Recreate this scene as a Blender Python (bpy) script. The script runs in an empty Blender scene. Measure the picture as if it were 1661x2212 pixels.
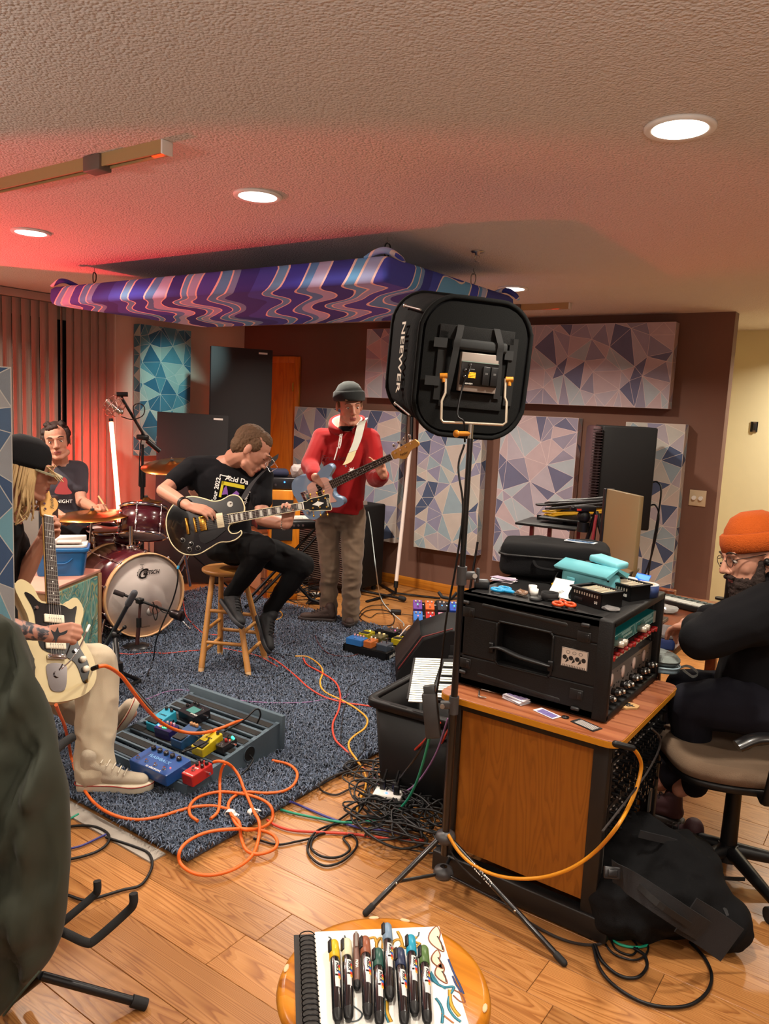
import bpy, bmesh, math, random
import numpy as np
from mathutils import Vector as V, Matrix, noise
from mathutils.geometry import delaunay_2d_cdt
random.seed(7)
SC = bpy.context.scene; COL = SC.collection
PI = math.pi
# ------------------------------------------------------------------ camera
H = 1.64; FP = 1676.5
_p, _r, _y = 0.1319149, 0.04790732, -0.60779066
def _cam():
    cp,sp=math.cos(_p),math.sin(_p);cr,sr=math.cos(_r),math.sin(_r);cy,sy=math.cos(_y),math.sin(_y)
    A=Matrix(((1,0,0),(0,0,-1),(0,1,0)));Y=Matrix(((cy,-sy,0),(sy,cy,0),(0,0,1)))
    P=Matrix(((1,0,0),(0,cp,-sp),(0,sp,cp)));Q=Matrix(((cr,-sr,0),(sr,cr,0),(0,0,1)))
    return Q@P@A@Y
MC=_cam(); RT=V(MC[0]); UP=-V(MC[1]); FW=V(MC[2])
cd=bpy.data.cameras.new('camera'); cam=bpy.data.objects.new('camera',cd); COL.objects.link(cam); SC.camera=cam
cd.sensor_fit='VERTICAL'; cd.sensor_height=36; cd.sensor_width=27; cd.lens=FP/2212*36; cd.clip_start=.05
cam.matrix_world=Matrix.Translation((0,0,H))@Matrix((RT,UP,-FW)).transposed().to_4x4()
# ------------------------------------------------------------------ light and exposure
SC.view_settings.view_transform='Standard'; SC.view_settings.look='None'; SC.view_settings.gamma=1
SC.view_settings.use_curve_mapping=False
SC.view_settings.exposure=0.0
try:
    SC.cycles.use_denoising=True; SC.cycles.max_bounces=6; SC.cycles.diffuse_bounces=4; SC.cycles.glossy_bounces=3
    SC.cycles.sample_clamp_indirect=4
except Exception: pass
wd=bpy.data.worlds.new('world'); SC.world=wd; wd.use_nodes=True
wd.node_tree.nodes['Background'].inputs[0].default_value=(.9,.75,.6,1); wd.node_tree.nodes['Background'].inputs[1].default_value=.02
def aim(a,b): return (V(b)-V(a)).to_track_quat('-Z','Y').to_euler()
def lamp(name,typ,loc,energy,col,size=.15,rot=(0,0,0),spot=None,sy=None,blend=.4,soft=.05,spread=None):
    l=bpy.data.lights.new(name,typ); l.energy=energy; l.color=col
    if typ=='AREA':
        l.size=size; l.shape='DISK' if sy is None else 'RECTANGLE'
        if sy: l.size_y=sy
        if spread: l.spread=spread
    elif typ=='SPOT': l.spot_size=spot; l.spot_blend=blend; l.shadow_soft_size=soft
    else: l.shadow_soft_size=soft
    o=bpy.data.objects.new(name,l); o.location=loc; o.rotation_euler=rot; COL.objects.link(o); return o
WARM=(1,.90,.76)
LIGHTS=[(-.66,2.27),(-2.25,2.27),(-3.83,2.27),(-2.29,4.6),(-.66,.3),(-2.25,.3),(-3.83,.3),(1.2,2.27),(1.2,.3),(-3.83,4.6),(-5.4,2.27),(-.4,6.75),(-.66,4.6)]
for i,(x,y) in enumerate(LIGHTS):
    lamp('downlight_glow','AREA',(x,y,2.425),[24,24,30,36,15,14,18,24,16,36,60,46,24][i],WARM,.15,spread=2.6)
lamp('uplight_glow','AREA',(.7,-.4,1.75),74,(1,.93,.87),.5,rot=(PI,0,0))  # unseen lamp behind the camera, added to brighten the ceiling
lamp('uplight_glow','AREA',(-2.6,-.6,1.75),44,(1,.93,.87),.5,rot=(PI,0,0))  # second added ceiling fill, further left, also out of view
lamp('reading_lamp_glow','POINT',(.9,-.9,1.55),22,(1,.86,.78),soft=.15)  # unseen point lamp added as soft fill on the room and players
lamp('red_stage_spot','SPOT',(-5.7,1.65,1.05),370,(1,.03,.05),rot=aim((-5.7,1.65,1.05),(-4.2,2.25,2.44)),spot=1.0,blend=.12,soft=.03)
lamp('cool_panel_spot','SPOT',(-4.5,4.45,2.40),85,(.62,1,.96),rot=aim((-4.5,4.45,2.40),(-6.0,4.93,1.72)),spot=.62,blend=1,soft=.03)
# red glow of the standing tube comes from its own material
# ------------------------------------------------------------------ helpers
def s2l(c):
    if isinstance(c,str): c=[int(c[i:i+2],16)/255 for i in (0,2,4)]
    return tuple((x/12.92 if x<=.04045 else ((x+.055)/1.055)**2.4) for x in c)+(1,)
class NT:
    def __init__(s,name):
        s.m=bpy.data.materials.new(name); s.m.use_nodes=True; s.t=s.m.node_tree; s.b=s.t.nodes['Principled BSDF']
    def n(s,t,**k):
        x=s.t.nodes.new('ShaderNode'+t)
        for a,b in k.items():
            if a[0]=='i' and a[1:].isdigit(): x.inputs[int(a[1:])].default_value=b
            else: setattr(x,a,b)
        return x
    def l(s,a,b): s.t.links.new(a,b)
    def sc(s,**k): 
        for a,v in k.items():
            nm={'rough':'Roughness','metal':'Metallic','spec':'Specular IOR Level','coat':'Coat Weight','trans':'Transmission Weight','sheen':'Sheen Weight','alpha':'Alpha','ior':'IOR'}[a]
            s.b.inputs[nm].default_value=v
def ramp(nt,fac,stops,interp='LINEAR'):
    r=nt.n('ValToRGB'); r.color_ramp.interpolation=interp; e=r.color_ramp.elements
    while len(e)<len(stops): e.new(.5)
    for k,(p,c) in enumerate(stops): e[k].position=p; e[k].color=s2l(c)
    nt.l(fac,r.inputs[0]); return r.outputs[0]
def co(nt,kind='Object',scale=(1,1,1),rot=(0,0,0)):
    c=nt.n('TexCoord'); m=nt.n('Mapping'); m.inputs['Scale'].default_value=scale; m.inputs['Rotation'].default_value=rot
    nt.l(c.outputs[kind],m.inputs[0]); return m.outputs[0]
_mc={}
def mat(c,rough=.5,metal=0,bump=None,var=0,emis=None,name=None,**k):
    key=(str(c),rough,metal,bump,var,emis,tuple(sorted(k.items())))
    if key in _mc: return _mc[key]
    nt=NT(name or 'material'); lc=s2l(c); nt.b.inputs['Base Color'].default_value=lc; nt.sc(rough=rough,metal=metal,**k)
    if var:
        v=co(nt); nz=nt.n('TexNoise'); nz.inputs['Scale'].default_value=9; nz.inputs['Detail'].default_value=5; nt.l(v,nz.inputs[0])
        mx=nt.n('Mix',data_type='RGBA'); mx.inputs[6].default_value=tuple(x*(1-var) for x in lc[:3])+(1,); mx.inputs[7].default_value=tuple(min(1,x*(1+var)) for x in lc[:3])+(1,)
        nt.l(nz.outputs[0],mx.inputs[0]); nt.l(mx.outputs[2],nt.b.inputs['Base Color'])
    if bump:
        v=co(nt); nz=nt.n('TexNoise'); nz.inputs['Scale'].default_value=bump[0]; nz.inputs['Detail'].default_value=4; nt.l(v,nz.inputs[0])
        bp=nt.n('Bump'); bp.inputs['Strength'].default_value=bump[1]; bp.inputs['Distance'].default_value=bump[2] if len(bump)>2 else .005
        nt.l(nz.outputs[0],bp.inputs['Height']); nt.l(bp.outputs[0],nt.b.inputs['Normal'])
    if emis: nt.b.inputs['Emission Color'].default_value=s2l(emis[0]); nt.b.inputs['Emission Strength'].default_value=emis[1]
    _mc[key]=nt.m; return nt.m
def ray(x,y): return RT*((x-830.5)/FP)-UP*((y-1106)/FP)+FW
O=V((0,0,H))
def F(x,y,z=0): d=ray(x,y); return O+d*((z-H)/d.z)
def PY(x,y,Y): d=ray(x,y); return O+d*(Y/d.y)
def PX(x,y,X): d=ray(x,y); return O+d*(X/d.x)
def D(x,y,d): return O+ray(x,y)*d
def frame(o,x,z):
    x=V(x).normalized(); z=V(z); z=(z-x*z.dot(x)).normalized(); y=z.cross(x)
    return Matrix.Translation(o)@Matrix((x,y,z)).transposed().to_4x4()
def catmull(P,res=6,closed=False):
    P=[V(p) for p in P]; n=len(P)
    if n<3: return P
    out=[]
    for i in range(n if closed else n-1):
        a=P[(i-1)%n] if closed or i>0 else P[0]*2-P[1]; b=P[i]; c=P[(i+1)%n]
        d=P[(i+2)%n] if closed or i+2<n else P[-1]*2-P[-2]
        for k in range(res):
            t=k/res; out.append(.5*((2*b)+(c-a)*t+(2*a-5*b+4*c-d)*t*t+(3*b-a-3*c+d)*t**3))
    if not closed: out.append(P[-1])
    return out
class B:
    def __init__(s,T=None): s.v=[];s.f=[];s.m=[];s.s=[];s.T=T;s.mi=0;s.cr=0
    def add(s,vs,fs,sm=False,R=None):
        o=len(s.v)
        for v in vs:
            v=V(v)
            if R is not None: v=R@v
            if s.T is not None: v=s.T@v
            s.v.append(v)
        for f in fs: s.f.append([o+i for i in f]); s.m.append(s.mi); s.s.append(sm)
        return s
    def box(s,c,d,R=None,r=0,seg=2):
        x,y,z=[q/2 for q in d]
        if r:
            bm=bmesh.new(); bmesh.ops.create_cube(bm,size=1); bmesh.ops.scale(bm,vec=d,verts=bm.verts)
            bmesh.ops.bevel(bm,geom=list(bm.edges),offset=min(r,x*.95,y*.95,z*.95),segments=seg,profile=.5,affect='EDGES')
            vs=[v.co+V(c) for v in bm.verts]; bm.verts.index_update(); fs=[[v.index for v in f.verts] for f in bm.faces]; bm.free()
            return s.add(vs,fs,seg>1,R)
        vs=[(c[0]+a*x,c[1]+b*y,c[2]+e*z) for e in(-1,1) for b in(-1,1) for a in(-1,1)]
        return s.add(vs,[(0,2,3,1),(4,5,7,6),(0,1,5,4),(2,6,7,3),(0,4,6,2),(1,3,7,5)],False,R)
    def loft(s,rings,cap=True,closed=False,sm=True):
        n=len(rings[0]); vs=[p for r in rings for p in r]; fs=[]
        m=len(rings)
        for i in range(m if closed else m-1):
            for j in range(n):
                a=i*n+j;b=i*n+(j+1)%n;c=((i+1)%m)*n+(j+1)%n;d=((i+1)%m)*n+j; fs.append((a,b,c,d))
        s.add(vs,fs,sm)
        if cap and not closed:
            s.add(rings[0],[tuple(range(n))[::-1]],False); s.add(rings[-1],[tuple(range(n))],False)
        return s
    def cyl(s,p0,p1,r0,r1=None,n=16,cap=True):
        p0=V(p0);p1=V(p1); r1=r0 if r1 is None else r1; z=(p1-p0)
        x=z.orthogonal().normalized(); y=z.cross(x).normalized()
        ring=lambda p,r:[p+(x*math.cos(2*PI*k/n)+y*math.sin(2*PI*k/n))*r for k in range(n)]
        return s.loft([ring(p0,r0),ring(p1,r1)],cap)
    def tube(s,P,r,n=8,res=6,closed=False,smooth=True,flat=1):
        P=catmull(P,res,closed) if smooth else [V(p) for p in P]
        rr=r if callable(r) else (lambda t:r)
        rings=[];N=None
        for i,p in enumerate(P):
            if closed: t=P[(i+1)%len(P)]-P[i-1]
            else: t=P[min(i+1,len(P)-1)]-P[max(i-1,0)]
            if t.length<1e-9: t=V((0,0,1))
            t.normalize()
            if N is None: N=t.cross(V((0,0,1))) if abs(t.z)<.9 else t.cross(V((1,0,0)))
            N=(N-t*N.dot(t)); N=N.normalized() if N.length>1e-6 else t.orthogonal().normalized()
            b=t.cross(N); q=rr(i/max(1,len(P)-1))
            rings.append([p+(N*math.cos(2*PI*k/n)+b*math.sin(2*PI*k/n)*flat)*q for k in range(n)])
        return s.loft(rings,not closed,closed)
    def lathe(s,prof,R=None,n=24,cap=True,closed=False):
        rings=[[V((r*math.cos(2*PI*k/n),r*math.sin(2*PI*k/n),z)) for k in range(n)] for r,z in prof]
        if R is not None: rings=[[R@p for p in q] for q in rings]
        return s.loft(rings,cap,closed)
    def ell(s,c,rad,R=None,n=16,m=10):
        rad=(rad,)*3 if not hasattr(rad,'__len__') else rad
        vs=[V((0,0,-rad[2]))];
        for i in range(1,m):
            a=-PI/2+PI*i/m
            for k in range(n): b=2*PI*k/n; vs.append(V((rad[0]*math.cos(a)*math.cos(b),rad[1]*math.cos(a)*math.sin(b),rad[2]*math.sin(a))))
        vs.append(V((0,0,rad[2]))); fs=[]
        for k in range(n):
            fs.append((0,1+(k+1)%n,1+k)); L=1+(m-2)*n; fs.append((len(vs)-1,L+k,L+(k+1)%n))
            for i in range(m-2): a=1+i*n; fs.append((a+k,a+(k+1)%n,a+n+(k+1)%n,a+n+k))
        R3=R.to_3x3() if R is not None else None
        vs=[(R3@v if R3 else v)+V(c) for v in vs]
        return s.add(vs,fs,True)
    def cap(s,p0,r0,p1,r1,n=12,fl=None):
        """tapered capsule; fl=(direction,factor) flattens the section along a direction"""
        p0=V(p0);p1=V(p1); z=p1-p0; L=z.length
        if L<1e-5: return s.ell(p0,max(r0,r1))
        z/=L
        if fl: y=V(fl[0]); y=(y-z*y.dot(z)).normalized(); k=fl[1]
        else: y=z.orthogonal().normalized(); k=1
        x=y.cross(z); rings=[]
        for i in range(1,5):
            a=-PI/2+PI/2*i/4; rings.append((p0+z*r0*math.sin(a),r0*math.cos(a)))
        for i in range(0,4):
            a=PI/2*i/4; rings.append((p1+z*r1*math.sin(a),r1*math.cos(a)))
        rg=[[c+(x*math.cos(2*PI*j/n)+y*math.sin(2*PI*j/n)*k)*r for j in range(n)] for c,r in rings]
        # winding outward
        rg=[q[::-1] for q in rg]
        return s.loft(rg,True)
    def ecyl(s,p0,r0,p1,r1,fl=None,n=24):
        p0=V(p0);p1=V(p1);z=(p1-p0).normalized()
        if fl: y=V(fl[0]); y=(y-z*y.dot(z)).normalized(); k=fl[1]
        else: y=z.orthogonal().normalized(); k=1
        x=y.cross(z); q=[[c+(x*math.cos(2*PI*j/n)+y*math.sin(2*PI*j/n)*k)*r for j in range(n)][::-1] for c,r in ((p0,r0),(p1,r1))]
        return s.loft(q,True)
    def chain(s,pts,fl=None):
        for (a,ra),(b,rb) in zip(pts,pts[1:]): s.cap(a,ra,b,rb,fl=fl)
        return s
    def prism(s,out,z0,z1,bev=0,R=None,sm=False):
        """out: 2D outline ccw; optional edge rounding"""
        o=[V((x,y)) for x,y in out]; n=len(o)
        def inset(d):
            if not d: return o
            r=[]
            for i in range(n):
                a=(o[i]-o[i-1]); b=(o[(i+1)%n]-o[i])
                a=a.normalized() if a.length>1e-9 else V((1,0)); b=b.normalized() if b.length>1e-9 else a
                na=V((-a.y,a.x)); nb=V((-b.y,b.x)); m=(na+nb); m=m.normalized() if m.length>1e-6 else na
                r.append(o[i]+m*d/max(.5,m.dot(na)))
            return r
        if bev: lv=[(bev,z0),(bev*.3,z0+bev*.3),(0,z0+bev),(0,z1-bev),(bev*.3,z1-bev*.3),(bev,z1)]
        else: lv=[(0,z0),(0,z1)]
        rings=[[V((p.x,p.y,z)) for p in inset(d)] for d,z in lv]
        if R is not None: rings=[[R@p for p in q] for q in rings]
        return s.loft(rings,True,sm=sm or bool(bev))
    def make(s,name,mats,parent=None,w=False,label=None,cat=None,group=None,kind=None,bev=0,sub=0,solid=0):
        me=bpy.data.meshes.new(name)
        if not isinstance(mats,(list,tuple)): mats=[mats]
        loc=V((0,0,0)); vs=s.v
        if parent is not None and w:
            inv=parent_mw(parent).inverted(); vs=[inv@v for v in vs]
        elif parent is None:
            lo=[min(v[i] for v in vs) for i in range(3)]; hi=[max(v[i] for v in vs) for i in range(3)]
            loc=V(((lo[0]+hi[0])/2,(lo[1]+hi[1])/2,lo[2])); vs=[v-loc for v in vs]
        me.from_pydata([tuple(v) for v in vs],[],s.f)
        for m in mats: me.materials.append(m)
        me.polygons.foreach_set('material_index',s.m); me.polygons.foreach_set('use_smooth',s.s); me.update()
        o=bpy.data.objects.new(name,me); COL.objects.link(o); o.location=loc
        if parent is not None: o.parent=parent
        tag(o,label,cat,group,kind); MW[o.name]=(parent_mw(parent) if parent else Matrix.Identity(4))@Matrix.Translation(loc)
        if bev:
            m=o.modifiers.new('edge','BEVEL'); m.width=bev; m.segments=2; m.limit_method='ANGLE'; m.angle_limit=.6
        if solid: m=o.modifiers.new('thick','SOLIDIFY'); m.thickness=solid; m.offset=0
        if sub: m=o.modifiers.new('sub','SUBSURF'); m.levels=m.render_levels=sub
        return o
    def bake(s,name,mats,parent,vox=.006,it=4,w=True,region=None,wr=None,**k):
        """union all closed shapes of this builder into one continuous skin"""
        o=s.make(name,mats,parent,w,**k)
        m=o.modifiers.new('r','REMESH'); m.mode='VOXEL'; m.voxel_size=vox; m.use_smooth_shade=True
        if it: m=o.modifiers.new('s','SMOOTH'); m.factor=.5; m.iterations=it
        dg=bpy.context.evaluated_depsgraph_get(); me=bpy.data.meshes.new_from_object(o.evaluated_get(dg),depsgraph=dg)
        o.modifiers.clear(); old=o.data; o.data=me; bpy.data.meshes.remove(old); me.name=name
        me.materials.clear()
        for q in (mats if isinstance(mats,(list,tuple)) else [mats]): me.materials.append(q)
        if wr:
            me.calc_loop_triangles(); amp,sc=wr[:2]; an=wr[2] if len(wr)>2 else (1,1,1)
            for v,nn in zip(me.vertices,[V(n.vector) for n in me.vertex_normals]):
                q=V((v.co.x*an[0],v.co.y*an[1],v.co.z*an[2]))*sc
                d=1-abs(noise.noise(q+V((3.1,1.7,9.2))))*2.4+.35*noise.noise(q*2.3)
                v.co+=nn*amp*(d-.4)
        if region:
            mw=MW[o.name]; c=np.empty(len(me.polygons)*3); me.polygons.foreach_get('center',c); c=c.reshape(-1,3)
            me.polygons.foreach_set('material_index',[region(mw@V(p)) for p in c])
        me.polygons.foreach_set('use_smooth',[True]*len(me.polygons)); me.update()
        return o
MW={}
def parent_mw(p): return MW[p.name]
def tag(o,label=None,cat=None,group=None,kind=None):
    if label: o['label']=label
    if cat: o['category']=cat
    if group: o['group']=group
    if kind: o['kind']=kind
    return o
def T(name,label,cat,loc=(0,0,0),rz=0,group=None,M=None):
    o=bpy.data.objects.new(name,None); COL.objects.link(o); o.empty_display_size=.05
    m=M if M is not None else Matrix.Translation(loc)@Matrix.Rotation(rz,4,'Z')
    o.matrix_world=m; MW[o.name]=m.copy(); return tag(o,label,cat,group)
def dup(root,M,label=None,group=None):
    r=root.copy(); COL.objects.link(r); r.matrix_world=M; MW[r.name]=M.copy()
    if label: r['label']=label
    if group: r['group']=group
    for ch in list(root.children):
        c=ch.copy(); COL.objects.link(c); c.parent=r
        for g in ch.children: d=g.copy(); COL.objects.link(d); d.parent=c
    return r
def txt(body,size,M,m,parent,name='lettering',ext=.0004,align='CENTER',shear=0,spacing=1,off=0,sx=1):
    cu=bpy.data.curves.new(name,'FONT'); cu.body=body; cu.size=size; cu.extrude=ext; cu.align_x=align; cu.align_y='CENTER'; cu.shear=shear; cu.space_character=spacing; cu.offset=off; cu.resolution_u=3
    o=bpy.data.objects.new(name,cu); COL.objects.link(o)
    dg=bpy.context.evaluated_depsgraph_get(); me=bpy.data.meshes.new_from_object(o.evaluated_get(dg)); bpy.data.objects.remove(o); bpy.data.curves.remove(cu)
    o=bpy.data.objects.new(name,me); COL.objects.link(o); me.materials.clear(); me.materials.append(m)
    mm=M@Matrix.Diagonal((sx,1,1,1))
    if parent is not None: o.parent=parent; o.matrix_local=parent_mw(parent).inverted()@mm; MW[o.name]=mm
    else: o.matrix_world=mm
    return o
def rrect(w,h,r,n=5):
    p=[]
    for cx,cy,a in ((w/2-r,h/2-r,0),(-w/2+r,h/2-r,90),(-w/2+r,-h/2+r,180),(w/2-r,-h/2+r,270)):
        for k in range(n+1): t=math.radians(a+90*k/n); p.append((cx+r*math.cos(t),cy+r*math.sin(t)))
    return p
# shared materials
BLK=mat('0b0b0d',.45,spec=.35); BLKM=mat('111114',.35,.3); PLAST=mat('141416',.5,bump=(300,.15,.001)); RUB=mat('121214',.75)
CHR=mat('d8d8dc',.12,1); STEEL=mat('b8b4ac',.3,1); GOLD=mat('d8a648',.22,1); WHT=mat('e8e6e0',.5); RED=mat('b01a18',.4)
WHP=mat('f0eee8',.6)
FAB=mat('17171a',.9,bump=(500,.4,.002)); 
# ------------------------------------------------------------------ setting
CEIL=2.44; YB=6.01; XL=-6.1
def wood_mat(name,dark,mid,light,along='X',scale=1,gloss=.28,rnd=True,rings=7):
    nt=NT(name); sx=(.9,19,14) if along=='X' else ((13,1.6,9) if along=='Y' else (13,9,1.6))
    c=nt.n('TexCoord'); mp=nt.n('Mapping'); mp.inputs['Scale'].default_value=[q*scale for q in sx]
    nt.l(c.outputs['Object'],mp.inputs[0])
    if rnd:
        oi=nt.n('ObjectInfo'); ml=nt.n('Math',operation='MULTIPLY',i1=37.); nt.l(oi.outputs['Random'],ml.inputs[0])
        cb=nt.n('CombineXYZ'); nt.l(ml.outputs[0],cb.inputs[0]); nt.l(ml.outputs[0],cb.inputs[1]); nt.l(cb.outputs[0],mp.inputs['Location'])
    n1=nt.n('TexNoise'); n1.inputs['Scale'].default_value=.55; n1.inputs['Detail'].default_value=1.5; n1.inputs['Distortion'].default_value=.5; nt.l(mp.outputs[0],n1.inputs[0])
    m1=nt.n('Math',operation='MULTIPLY',i1=rings*2.2); nt.l(n1.outputs[0],m1.inputs[0])
    fr=nt.n('Math',operation='FRACT'); nt.l(m1.outputs[0],fr.inputs[0])
    pp=nt.n('Math',operation='PINGPONG',i1=1.); 
    n2=nt.n('TexNoise'); n2.inputs['Scale'].default_value=6; n2.inputs['Detail'].default_value=4; nt.l(mp.outputs[0],n2.inputs[0])
    mxx=nt.n('Math',operation='MULTIPLY_ADD',i1=.35); nt.l(n2.outputs[0],mxx.inputs[0]); nt.l(fr.outputs[0],mxx.inputs[2])
    col=ramp(nt,mxx.outputs[0],[(0.0,light),(.5,mid),(.9,dark),(1.08,mid)])
    if rnd:
        hs=nt.n('HueSaturation'); mr=nt.n('MapRange',i3=.78,i4=1.12); nt.l(oi.outputs['Random'],mr.inputs[0]); nt.l(mr.outputs[0],hs.inputs['Value']); nt.l(col,hs.inputs['Color']); col=hs.outputs[0]
    nt.l(col,nt.b.inputs['Base Color']); nt.sc(rough=gloss,spec=.4)
    bp=nt.n('Bump'); bp.inputs['Strength'].default_value=.12; bp.inputs['Distance'].default_value=.002; nt.l(n2.outputs[0],bp.inputs['Height']); nt.l(bp.outputs[0],nt.b.inputs['Normal'])
    return nt.m
FLOORW=wood_mat('floor_wood','8a562c','a87340','b68250',gloss=.3,rings=15)
PINE=wood_mat('orange_wood','a0601c','b8701e','c07c28',along='X',gloss=.4,rnd=False)
PINEZ=wood_mat('orange_wood_upright','b86a18','c8781c','d08424',along='Z',gloss=.35,rnd=False,rings=4)
fl=B().box((-1.6,2.6,-.055),(9.4,9.4,.09)).make('floor',mat('3a2210',.6),kind='structure')
pw=.165; mesh_cache={}
row=0; y=.62
while y<7.2:
    x=-6.09-random.random()*1.2
    while x<.9:
        L=random.choice((1.25,1.25,.95,1.5)); x1=min(x+L,1.2); xs=max(x,-6.09)
        yc=y+pw/2
        hid=(1.85<yc<4.35 and xs>-4.9 and x1<-2.1) or (yc>6.05 and x1<-1.5)
        vis=True
        if yc<1.7 and x1<-3.4+0*yc: vis=False
        if yc<1.25 and x1<-2.4: vis=False
        if xs>.55 and yc<3: vis=False
        if x1-xs>.12 and not hid and vis:
            k=round(x1-xs,3)
            if k not in mesh_cache:
                o=B().box((0,0,-.006),(k-.0014,pw-.0014,.012),r=.0012,seg=1).make('plank',FLOORW,fl); mesh_cache[k]=o
            else:
                o=mesh_cache[k].copy(); COL.objects.link(o); o.parent=fl
            o.location=V(((xs+x1)/2,yc,0))-MW[fl.name].translation
        x=x1 if x1<1.2 else 9
    y+=pw
# popcorn ceiling
nt=NT('popcorn_ceiling'); nt.b.inputs['Base Color'].default_value=s2l('dcd4cc'); nt.sc(rough=.95,spec=.1)
v=co(nt); a=nt.n('TexVoronoi'); a.inputs['Scale'].default_value=115; nt.l(v,a.inputs[0]); b=nt.n('TexNoise'); b.inputs['Scale'].default_value=75; b.inputs['Detail'].default_value=4; nt.l(v,b.inputs[0])
ad=nt.n('Math',operation='SUBTRACT'); nt.l(b.outputs[0],ad.inputs[0]); nt.l(a.outputs[0],ad.inputs[1])
bp=nt.n('Bump'); bp.inputs['Strength'].default_value=.75; bp.inputs['Distance'].default_value=.006; nt.l(ad.outputs[0],bp.inputs['Height']); nt.l(bp.outputs[0],nt.b.inputs['Normal']); POP=nt.m
B().box((-1.6,2.6,CEIL+.04),(9.4,9.6,.08)).make('ceiling',POP,kind='structure')
CREAM=mat('d4c8b6',.85,bump=(60,.12,.002),var=.03); BRN=mat('6e4c3e',.8,bump=(80,.15,.002),var=.05); YEL=mat('e0d6ae',.85,bump=(60,.12,.002),var=.03); NEU=mat('a08a74',.9)
B().box((XL-.05,2.0,CEIL/2),(.1,8.2,CEIL)).make('wall_left',CREAM,kind='structure')
B().box(((XL-1.24)/2,YB+.06,CEIL/2),(XL*-1-1.24,.12,CEIL)).make('wall_back',BRN,kind='structure')
B().box((.9,7.25,CEIL/2),(5.3,.1,CEIL)).make('wall_hall',YEL,kind='structure')
B().box((-1.8,6.66,CEIL/2),(.08,1.06,CEIL)).make('wall_hall_side',YEL,kind='structure')  # unseen end wall, added to keep light from leaking in
B().box((3.05,2.6,CEIL/2),(.1,9.2,CEIL)).make('wall_right',NEU,kind='structure')
B().box((-1.6,-2.05,CEIL/2),(9.2,.1,CEIL)).make('wall_front',NEU,kind='structure')
B().box(((-5.25-1.24)/2,YB-.009,.045),(4.01,.018,.09),r=.004).make('baseboard_back',PINE,kind='structure')
B().box((XL+.009,4.2,.045),(.018,3.5,.09),r=.004).make('baseboard_left',PINE,kind='structure')
# door in the back wall
d=T('door_1','orange wooden door and casing in the brown back wall beside the black slab','door',(-5.7,YB,0)); d['kind']='structure'
dl_=B().box((-5.72,YB-.012,1.03),(.72,.02,2.06),r=.003).make('door_leaf',PINEZ,d,w=True)
b=B()
b.box((-5.325,YB-.014,1.06),(.07,.028,2.12),r=.004); b.box((-5.72,YB-.014,2.09),(.74,.028,.065),r=.004)
b.make('casing',PINEZ,d,w=True)
b=B(); b.cyl((-5.365,YB-.03,1.77),(-5.365,YB-.03,1.86),.007); b.make('hinge',GOLD,dl_,w=True)
# vertical blinds over the window of the left wall
BL=mat('b09a8e',.8,bump=(160,.25,.002),var=.06)
t=T('vertical_blind','closed pinkish fabric vertical blinds hanging behind the drummer','blinds',(XL+.1,3.6,0))
B().box((XL+.085,3.4,2.405),(.07,1.95,.06),r=.004).make('head_rail',BL,t,w=True)
k=0; y=2.5
while y<4.3:
    a=math.radians(random.choice((14,18,22,16,30,20))); b=B(); n=5
    if 22==int(y*10)-16: a=math.radians(50)
    rr=[]
    for j in range(n): 
        s=(j/(n-1)-.5); off=.008*math.cos(s*PI)
        rr.append((s*.098,off))
    ring=[V((p[0],p[1]+.0008,0)) for p in rr]+[V((p[0],p[1]-.0008,0)) for p in rr[::-1]]
    Rm=Matrix.Translation((XL+.085,y,0))@Matrix.Rotation(PI/2+a,4,'Z')
    b.loft([[Rm@V((p.x,p.y,z)) for p in ring] for z in (.1,2.37)],sm=False)
    b.make('slat',BL,t,w=True); y+=.078
b=B(); b.tube([(XL+.15,4.3,2.37),(XL+.15,4.3,1.2),(XL+.15,4.31,.8)],.0022,n=5); b.make('bead_chain',WHT,t,w=True)
# window behind the blinds
w=T('window_1','window behind the vertical blinds','window',(XL,3.4,0)); w['kind']='structure'
B().box((XL+.012,3.4,1.3),(.02,1.7,1.9),r=.004).make('pane',mat('20242c',.1),w,w=True)
# ------------------------------------------------------------------ ceiling lamps
WG=mat('fff6e8',.5,emis=('fff0dc',14),name='lamp_glow')
names=['large round recessed ceiling light nearest the right corner','round recessed ceiling light in front of the hanging cloud panel','round recessed ceiling light at the left in the red glow','small round recessed ceiling light beyond the sprinkler']
for i,(x,y) in enumerate(LIGHTS[:4]):
    t=T('ceiling_light',names[i],'ceiling light',(x,y,CEIL-.012),group='recessed ceiling lights')
    B().lathe([(.074,.004),(.09,0),(.095,.006),(.095,.012),(.074,.012)],n=32,cap=False).make('trim_ring',WHP,t)
    B().lathe([(0.001,.003),(.073,.003),(.073,.008),(.001,.008)],n=32).make('lens',WG,t)
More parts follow.
